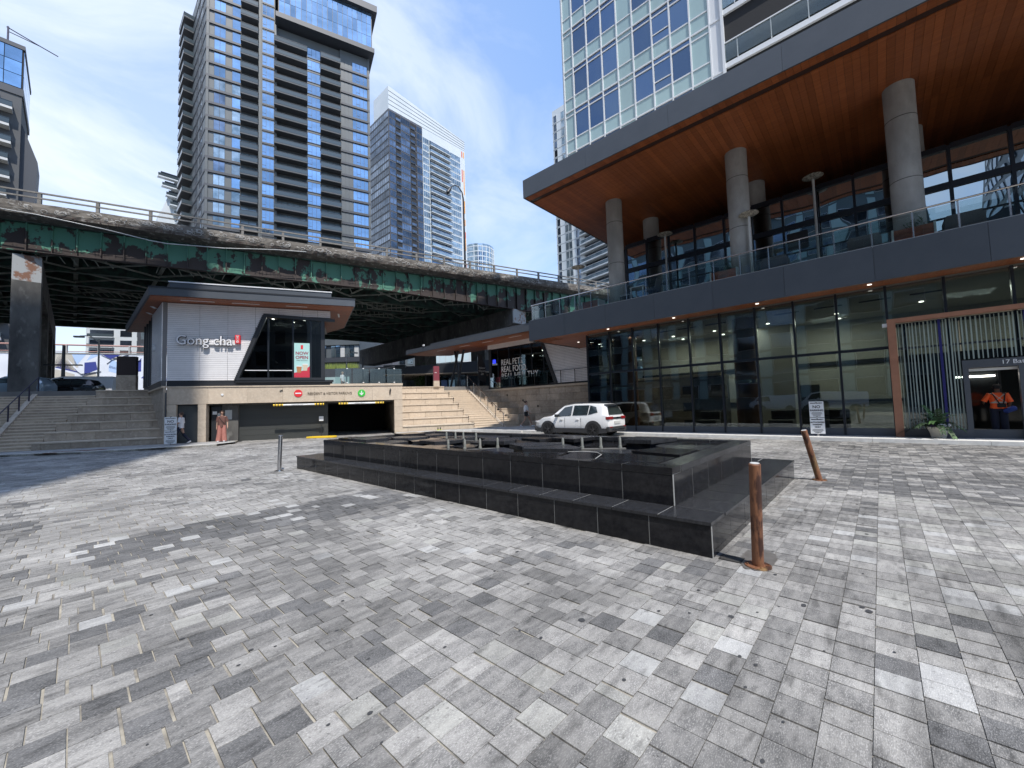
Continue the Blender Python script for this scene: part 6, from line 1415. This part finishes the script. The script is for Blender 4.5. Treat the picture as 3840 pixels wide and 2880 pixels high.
# ================================================================== SIGN BOARDS
def parksign(label, fr, u, zb, zt, wd):
    t = thing('parking_sign', label, 'sign', fr.p(u, 0, .1), 'no parking signs'); h = (zt-zb)/2
    MB(fr).box(u-.03, u+.03, .012, .05, .02, zt+.03).build('post', m_steel, t)
    for k, (z0, z1) in enumerate(((zb+h+.008, zt), (zb, zb+h-.008))):
        p = MB(fr).box(u-wd/2, u+wd/2, -.004, .008, z0, z1).build('sign_plate', m_signw, t); hh = z1-z0
        T = lambda s, sz, z: text('lettering', s, sz, m_text, p, fr, u, -.006, z, .002, 'CENTER', bold=.003)
        T('PRIVATE PROPERTY', wd*.095, z1-hh*.13)
        if k == 0: T('NO', wd*.34, z1-hh*.42); T('PARKING', wd*.215, z1-hh*.61); ls = ((.72, .8), (.79, .9), (.86, .7), (.93, .6))
        else: T('AUTHORIZED', wd*.155, z1-hh*.32); T('PARKING', wd*.155, z1-hh*.47); T('ONLY', wd*.155, z1-hh*.62); ls = ((.74, .85), (.81, .9), (.88, .7), (.94, .5))
        for f, w_ in ls: MB(fr).box(u-wd*.42*w_, u+wd*.42*w_, -.007, -.0045, z1-hh*f, z1-hh*f+hh*.025).build('small_print', m_text, p)
        for zz in (z0+.03, z1-.03): MB(fr).box(u-.012, u+.012, -.012, -.004, zz-.012, zz+.012).build('bolt', m_text, p)
    return t
parksign('white no parking sign standing in front of the lobby glass at right', Fr(17.75, 0, -90+3), -1.69, .20, 1.33, .41)
sL = KF.p(-10.92, -1.3); parksign('white no parking sign hiding a walker beside the grey garage door', Fr(sL[0], sL[1], -26), 0, .15, 1.49, .50)
# ================================================================== PLANTER WITH PALM
pp = thing('flower_pot', 'tapered cream pot with palm fronds and white and purple flowers by the entrance', 'planter', (18.05, -1.25, .1))
MB().rings([(18.05, -1.25, .10, .155, .155), (18.05, -1.25, .30, .20, .20), (18.05, -1.25, .40, .235, .235), (18.05, -1.25, .43, .25, .25), (18.05, -1.25, .455, .25, .25), (18.05, -1.25, .455, .22, .22)], 28).build('pot', mat('cream_pot', (.52, .49, .42), .7, c2=(.44, .41, .35), nscale=8), pp, smooth=True)
MB().rings([(18.05, -1.25, .42, .22, .22), (18.05, -1.25, .44, .2, .2)], 16).build('soil', mat('soil', (.04, .03, .02), 1), pp)
rr = random.Random(8)
for k in range(22):
    a = rr.uniform(0, 6.283); l = rr.uniform(.5, .85); up_ = rr.uniform(.35, 1.35); fm_ = MB(); prev = None
    for i in range(9):
        f = i/8; x = 18.05+math.cos(a)*l*f*(.65 if up_ > 1 else 1); y = -1.25+math.sin(a)*l*f*(.65 if up_ > 1 else 1); z = .44+up_*f*.75-f*f*.42*(1.5-up_*.5)
        if prev:
            d = Vector((x, y, z))-Vector(prev); sd_ = d.cross(Vector((0, 0, 1))).normalized()
            fm_.bar(prev, (x, y, z), .006, .006)
            for s_ in (-1, 1):
                q = Vector((x, y, z)); tip = q+sd_*s_*.13*(1-f*.6)+d*1.3+Vector((0, 0, -.03)); fm_.quad(tuple(q), tuple(q+d*.6), tuple(tip), tuple(q+sd_*s_*.06+d*.2))
        prev = (x, y, z)
    fm_.build('palm_frond', m_foliage if k % 2 else m_foliage2, pp)
lf = MB(); wf_ = MB(); pf_ = MB()
for k in range(260):
    a = rr.uniform(0, 6.283); r_ = rr.uniform(.08, .31); x, y, z = 18.05+r_*math.cos(a), -1.25+r_*math.sin(a), .45+rr.uniform(-.05, .10); s = .03; b_ = rr.uniform(0, 6.28)
    lf.quad((x, y, z), (x+s*math.cos(b_), y+s*math.sin(b_), z+.02), (x+s*1.5*math.cos(b_+.5), y+s*1.5*math.sin(b_+.5), z+.04), (x+s*.6*math.cos(b_+1), y+s*.6*math.sin(b_+1), z+.02))
lf.build('low_foliage', m_foliage2, pp)
for k in range(26): x, y, z = 17.86+rr.uniform(-.03, .06), -1.38+rr.uniform(-.13, .13), .50+rr.uniform(-.04, .05); wf_.rings([(x, y, z, .001, .001), (x, y, z+.012, .028, .028), (x, y, z+.02, .01, .01)], 6)
wf_.build('white_flowers', m_signw, pp)
for k in range(12): x, y, z = 17.87+rr.uniform(-.03, .05), -1.14+rr.uniform(-.08, .08), .49+rr.uniform(-.04, .04); pf_.rings([(x, y, z, .001, .001), (x, y, z+.012, .025, .025), (x, y, z+.02, .01, .01)], 6)
pf_.build('purple_flowers', mat('petal_purple', (.10, .03, .16), .6), pp)
cn = thing('cone_pair', 'two small black and yellow posts on the kerb before the sunlit stairs', 'marker', KF.p(2.7, -.25, .1))
for s in (2.62, 2.78): q = MB(KF).tube([(s, -.25, .1), (s, -.25, .28)], .035, 8).build('post', m_dark, cn); MB(KF).box(s-.07, s+.07, -.32, -.18, .10, .13).build('yellow_foot', mat('acid_yellow', (.65, .75, .03), .5), cn)
# ================================================================== PEOPLE
m_skin = mat('skin', (.42, .25, .18), .55); m_skin2 = mat('skin_dark', (.17, .09, .06), .55)
def person(label, x, y, z, face, h, J, skin, clothes, hair, hairstyle='short', glasses=False, extra=None, group=None):
    """face: heading in degrees. local: +x to the person's left... built facing -y, then rotated"""
    t = thing('person', label, 'person', (x, y, z)); s = h/1.72
    fr = Fr(x, y, face+90)
    base = dict(pel=(0, 0, .93), sp=(0, .01, 1.10), ch=(0, .015, 1.30), nk=(0, .01, 1.46), hd0=(0, 0, 1.54), hd1=(0, -.01, 1.62), hd2=(0, 0, 1.70),
                hl=(.09, 0, .88), kl=(.10, -.01, .50), al=(.10, .02, .08), tl=(.11, -.13, .03), hr=(-.09, 0, .88), kr=(-.10, -.01, .50), ar=(-.10, .02, .08), tr=(-.11, -.13, .03),
                sl=(.17, .02, 1.40), el=(.22, .03, 1.12), wl=(.22, -.04, .88), sr=(-.17, .02, 1.40), er=(-.22, .03, 1.12), wr=(-.22, -.04, .88))
    base.update(J)
    P = {k: tuple(c*s for c in v) for k, v in base.items()}
    rad = dict(pel=.13, sp=.115, ch=.13, nk=.052, hd0=.065, hd1=.088, hd2=.055, hl=.085, kl=.055, al=.036, tl=.033, hr=.085, kr=.055, ar=.036, tr=.033, sl=.055, el=.038, wl=.026, sr=.055, er=.038, wr=.026)
    E_ = [('pel', 'sp'), ('sp', 'ch'), ('ch', 'nk'), ('nk', 'hd0'), ('hd0', 'hd1'), ('hd1', 'hd2'), ('pel', 'hl'), ('hl', 'kl'), ('kl', 'al'), ('al', 'tl'), ('pel', 'hr'), ('hr', 'kr'), ('kr', 'ar'), ('ar', 'tr'), ('ch', 'sl'), ('sl', 'el'), ('el', 'wl'), ('ch', 'sr'), ('sr', 'er'), ('er', 'wr')]
    keys = list(P); V = [list(P[k]) for k in keys]; RD = [rad[k]*s for k in keys]; ED = [(keys.index(a), keys.index(b)) for a, b in E_]
    for sd_, wk, ek in ((1, 'wl', 'el'), (-1, 'wr', 'er')):
        w0 = Vector(P[wk]); d = (w0-Vector(P[ek])).normalized(); sx = Vector((1, 0, 0)); sy = d.cross(sx).normalized()
        V.append(list(w0+d*.07*s)); RD.append(.028*s); pi_ = len(V)-1; ED.append((keys.index(wk), pi_))
        for q in range(5):
            off = (q-1.5)*.018*s; l = (.05, .085, .09, .085, .07)[q]*s
            if q == 0: a1 = w0+d*.04*s-sy*.035*s; a2 = a1+d*.04*s-sy*.02*s
            else: a1 = w0+d*.10*s+sy*off; a2 = a1+d*l*.8+Vector((0, -.012*s, 0))
            V += [list(a1), list(a2)]; RD += [.0095*s, .008*s]; ED += [(pi_, len(V)-2), (len(V)-2, len(V)-1)]
    Pn = Vector(P['hd1'])+Vector((0, -.095*s, -.02*s)); V.append(list(Pn)); RD.append(.013*s); ED.append((keys.index('hd1'), len(V)-1))
    me = bpy.data.meshes.new('body'); W = [fr.p(*v) for v in V]; W = [(a-x, b-y, c) for a, b, c in W]; me.from_pydata(W, ED, []); me.materials.append(skin)
    o = bpy.data.objects.new('body', me); o.location = (x, y, z); col.objects.link(o); put(o, t)
    sk = o.modifiers.new('skin', 'SKIN'); 
    for i, sv in enumerate(me.skin_vertices[0].data): sv.radius = (RD[i], RD[i]*(.8 if i in (0, 1, 2) else 1)); sv.use_root = (i == 0)
    ss = o.modifiers.new('sub', 'SUBSURF'); ss.levels = 1; ss.render_levels = 2
    f2 = Fr(x, y, face+90)
    def loft(nm, rings, m, n=14):      # rings (cx,cy,cz,rx,ry) scaled
        return MB(f2).rings([(a*s, b*s, z+c*s, d*s, e*s) for a, b, c, d, e in rings], n).build(nm, m, t, smooth=True)
    def sleeve(nm, pts, rads, m): return MB(f2).tube([(p[0], p[1], z+p[2]) for p in pts], [r*s for r in rads], 10).build(nm, m, t, smooth=True)
    hc = P['hd1']
    if hairstyle:
        hb = MB(f2); cx, cy, cz = hc; cy += .040*s
        rg = [(cx, cy+.01*s, z+cz-(.16*s if hairstyle == 'long' else .05*s), .055*s, .045*s), (cx, cy+.02*s, z+cz-.04*s, .090*s, .070*s), (cx, cy-.005*s, z+cz+.03*s, .099*s, .088*s), (cx, cy-.02*s, z+cz+.08*s, .078*s, .092*s), (cx, cy-.02*s, z+cz+.110*s, .02*s, .025*s)]
        hb.rings(rg, 14).build('hair', hair, t, smooth=True)
        if hairstyle == 'bun': MB(f2).rings([(cx, cy+.09*s, z+cz+.02*s, .01*s, .01*s), (cx, cy+.10*s, z+cz+.05*s, .04*s, .04*s), (cx, cy+.10*s, z+cz+.09*s, .01*s, .01*s)], 8).build('hair_bun', hair, t, smooth=True)
    for e_ in (-1, 1):
        MB(f2).rings([(hc[0]+e_*.034*s, hc[1]-.083*s, z+hc[2]-.008*s, .006*s, .004*s), (hc[0]+e_*.034*s, hc[1]-.086*s, z+hc[2]+.0*s, .014*s, .006*s), (hc[0]+e_*.034*s, hc[1]-.083*s, z+hc[2]+.008*s, .006*s, .004*s)], 8).build('eye' if not glasses else 'sunglass_lens', m_text, t)
        MB(f2).rings([(hc[0]+e_*.088*s, hc[1]+.005*s, z+hc[2]-.03*s, .004*s, .01*s), (hc[0]+e_*.095*s, hc[1]+.008*s, z+hc[2], .010*s, .02*s), (hc[0]+e_*.09*s, hc[1]+.01*s, z+hc[2]+.03*s, .004*s, .01*s)], 8).build('ear', skin, t)
    MB(f2).box(hc[0]-.022*s, hc[0]+.022*s, hc[1]-.088*s, hc[1]-.08*s, z+hc[2]-.058*s, z+hc[2]-.05*s).build('mouth', mat('lip', (.25, .09, .08), .5), t)
    clothes(t, P, s, loft, sleeve, f2, z)
    return t
def shirt(P, s, loft, sleeve, m, hem=.86, wide=1.0, slv=.6, nm='shirt', long=False):
    loft(nm, [(0, .01, hem, .17*wide, .12*wide), (0, .01, 1.05, .155*wide, .115*wide), (0, .015, 1.25, .175*wide, .125*wide), (0, .015, 1.38, .19, .115), (0, .012, 1.45, .09, .075)], m)
    for a, b, c in (('sl', 'el', 'wl'), ('sr', 'er', 'wr')):
        A, B, Cc = Vector(P[a]), Vector(P[b]), Vector(P[c]); A2 = A+(Vector((0, 0, .01)))
        if long: sleeve('sleeve', [A2, A2+(B-A2)*.5, B, B+(Cc-B)*.9], [.07, .062, .05, .04], m)
        else: sleeve('sleeve', [A2, A2+(B-A2)*.5, A2+(B-A2)*slv*1.25], [.07, .07, .072], m)
def shoes(P, s, m, f2, z, t):
    for a, b in (('al', 'tl'), ('ar', 'tr')):
        A, B = P[a], P[b]; MB(f2).tube([(A[0], A[1]+.05*s, z+max(.03, A[2]-.04)), (A[0], A[1], z+max(.035, A[2]-.03)), (B[0], B[1]+.03*s, z+max(.03, B[2])), (B[0], B[1]-.03*s, z+max(.025, B[2]-.005))], [.035*s, .05*s, .045*s, .02*s], 10).build('shoe', m, t, smooth=True)
m_cbr = mat('brown_top', (.155, .075, .06), .85, c2=(.11, .05, .04), nscale=8); m_crs = mat('rose_trousers', (.48, .205, .165), .85, c2=(.36, .14, .11), nscale=14, stretch=(3, 3, .4)); m_cwt = mat('white_cotton', (.66, .66, .68), .9); m_cbk = mat('black_cotton', (.015, .015, .017), .9)
m_hvo = mat('hi_vis_orange', (1.0, .13, .025), .7, emit=(1, .13, .02), estr=.0); m_navy = mat('navy_cloth', (.012, .016, .035), .85); m_hbr = mat('brown_hair', (.05, .028, .02), .6); m_hbl = mat('grey_blond_hair', (.35, .28, .2), .6)
# woman in rose trousers, camera-facing (towards -F0)
def cl1(t, P, s, loft, sleeve, f2, z):
    shirt(P, s, loft, sleeve, m_cbr, .84, 1.12, .75, 'top')
    for q, (a, b) in enumerate((('hl', 'al'), ('hr', 'ar'))):
        A, B = P[a], P[b]; sleeve('wide_leg', [(A[0], A[1], A[2]+.04), ((A[0]+B[0])/2, (A[1]+B[1])/2, (A[2]+B[2])/2), (B[0]*1.15, B[1], .05*s)], [.115, .118, .135], m_crs)
    shoes(P, s, m_cwt, f2, z, t)
    MB(f2).tube([(-.12*s, -.115*s, z+1.38*s), (0, -.15*s, z+1.18*s), (.15*s, -.12*s, z+.98*s)], .010, 5).build('bag_strap', m_cbk, t)
wd = KF.p(-8.92, -.75)
person('woman in brown top and rose wide trousers standing in the parking entrance', wd[0], wd[1], .1, -107, 1.62, dict(wl=(.27, -.10, .86), el=(.25, .03, 1.12), wr=(-.24, .02, .84), hd1=(0, -.02, 1.63), ar=(-.14, .06, .08), tr=(-.17, -.09, .03)), m_skin, cl1, m_hbr, 'long', True)
def cl2(t, P, s, loft, sleeve, f2, z):
    shirt(P, s, loft, sleeve, m_cwt, .78, 1.35, .85, 'tshirt')
    for a, b in (('hl', 'kl'), ('hr', 'kr')):
        A, B = Vector(P[a]), Vector(P[b]); sleeve('shorts_leg', [A+Vector((0, 0, .03)), A+(B-A)*.45], [.105, .10], m_cbk)
    shoes(P, s, m_cwt, f2, z, t)
    MB(f2).tube([(-.13*s, 0, z+1.43*s), (-.2*s, .02, z+1.1*s), (-.22*s, .04, z+.95*s)], .010, 5).build('bag_strap', m_cbk, t)
    MB(f2).box(-.27*s, -.17*s, -.12*s, .14*s, z+.78*s, z+1.02*s).build('shoulder_bag', m_cbk, t, bevel=.03)
walk = dict(kl=(.09, -.20, .53), al=(.09, -.36, .12), tl=(.09, -.50, .09), kr=(-.09, .10, .50), ar=(-.09, .38, .16), tr=(-.09, .28, .05), wl=(.20, .12, .90), wr=(-.22, -.18, .95))
wa = Vector((20.0, 17.1, .1)); person('woman in white shirt and black shorts walking past the shaded stone tiers', wa.x, wa.y, .1, -52, 1.72, walk, m_skin, cl2, m_hbr, 'bun', True)
def cl3(t, P, s, loft, sleeve, f2, z):
    shirt(P, s, loft, sleeve, m_cwt, .86, 1.08, .8, 'tshirt')
    for a, b, c in (('hl', 'kl', 'al'), ('hr', 'kr', 'ar')): sleeve('trouser_leg', [Vector(P[a])+Vector((0, 0, .03)), Vector(P[b]), Vector(P[c])], [.10, .075, .06], m_navy)
    shoes(P, s, m_cwt, f2, z, t)
bh = KF.p(-10.62, -.95); person('walker in white top mostly hidden behind the left no parking sign', bh[0], bh[1], .1, 150, 1.62, dict(walk, el=(.30, .03, 1.16), wl=(.24, -.18, 1.0)), m_skin, cl3, m_hbr, 'short')
tp_ = KF.p(-3.3, 11.2); person('man in white shirt with backpack strap behind the glass balustrade', tp_[0], tp_[1], UPZ, -60, 1.72, {}, m_skin, cl3, m_hbl, 'short', True)
def cl4(t, P, s, loft, sleeve, f2, z):
    shirt(P, s, loft, sleeve, m_hvo, .92, 1.15, .85, 'hi_vis_shirt')
    loft('waistband', [(0, .01, .84, .165, .125), (0, .01, .96, .17, .13)], m_navy)
    for a, b, c in (('hl', 'kl', 'al'), ('hr', 'kr', 'ar')): sleeve('trouser_leg', [Vector(P[a])+Vector((0, 0, .05)), Vector(P[b]), Vector(P[c])], [.115, .095, .085], m_navy)
    shoes(P, s, m_cbk, f2, z, t)
    m_refl = mat('reflective_grey', (.5, .48, .42), .4)
    for a, b in (((-.12, .142, 1.40), (.12, .148, 1.14)), ((.12, .142, 1.40), (-.12, .148, 1.14))): MB(f2).bar((a[0]*s, a[1]*s, z+a[2]*s), (b[0]*s, b[1]*s, z+b[2]*s), .045*s, .012).build('reflective_tape', m_refl, t)
    loft('reflective_tape', [(0, .012, 1.10, .186, .140), (0, .012, 1.15, .187, .141)], m_refl)
    MB(f2).tube([(.14*s, .12*s, z+1.43*s), (.06*s, .17*s, z+1.2*s), (-.02*s, .17*s, z+1.02*s)], .014, 5).build('harness_strap', m_cbk, t); MB(f2).tube([(-.14*s, .12*s, z+1.43*s), (-.10*s, .17*s, z+1.2*s), (-.06*s, .17*s, z+1.0*s)], .018, 5).build('harness_strap', m_cbk, t)
    MB(f2).box(-.13*s, .06*s, .13*s, .21*s, z+.96*s, z+1.09*s).build('pouch', m_cbk, t, bevel=.015)
    MB(f2).tube([(-.36*s, .0, z+.96*s), (-.33*s, .02, z+.93*s), (-.12*s, .12*s, z+.84*s), (-.08*s, .13*s, z+.82*s)], [.04*s, .085*s, .085*s, .04*s], 12).build('blue_bag', mat('bag_blue', (.02, .045, .22), .7), t, smooth=True)
    MB(f2).rings([(0, 0, z+1.60*s, .10*s, .105*s), (0, 0, z+1.68*s, .10*s, .105*s), (0, 0, z+1.73*s, .05*s, .05*s)], 14).build('dark_cap', m_cbk, t, smooth=True)
person('worker in orange high visibility shirt with blue bag seen from behind at the entrance door', 19.0, -2.62, .12, 5, 1.58, dict(el=(.30, -.02, 1.18), wl=(.26, -.26, 1.12), er=(-.26, .02, 1.15), wr=(-.26, -.12, .92)), m_skin2, cl4, m_cbk, 'short')
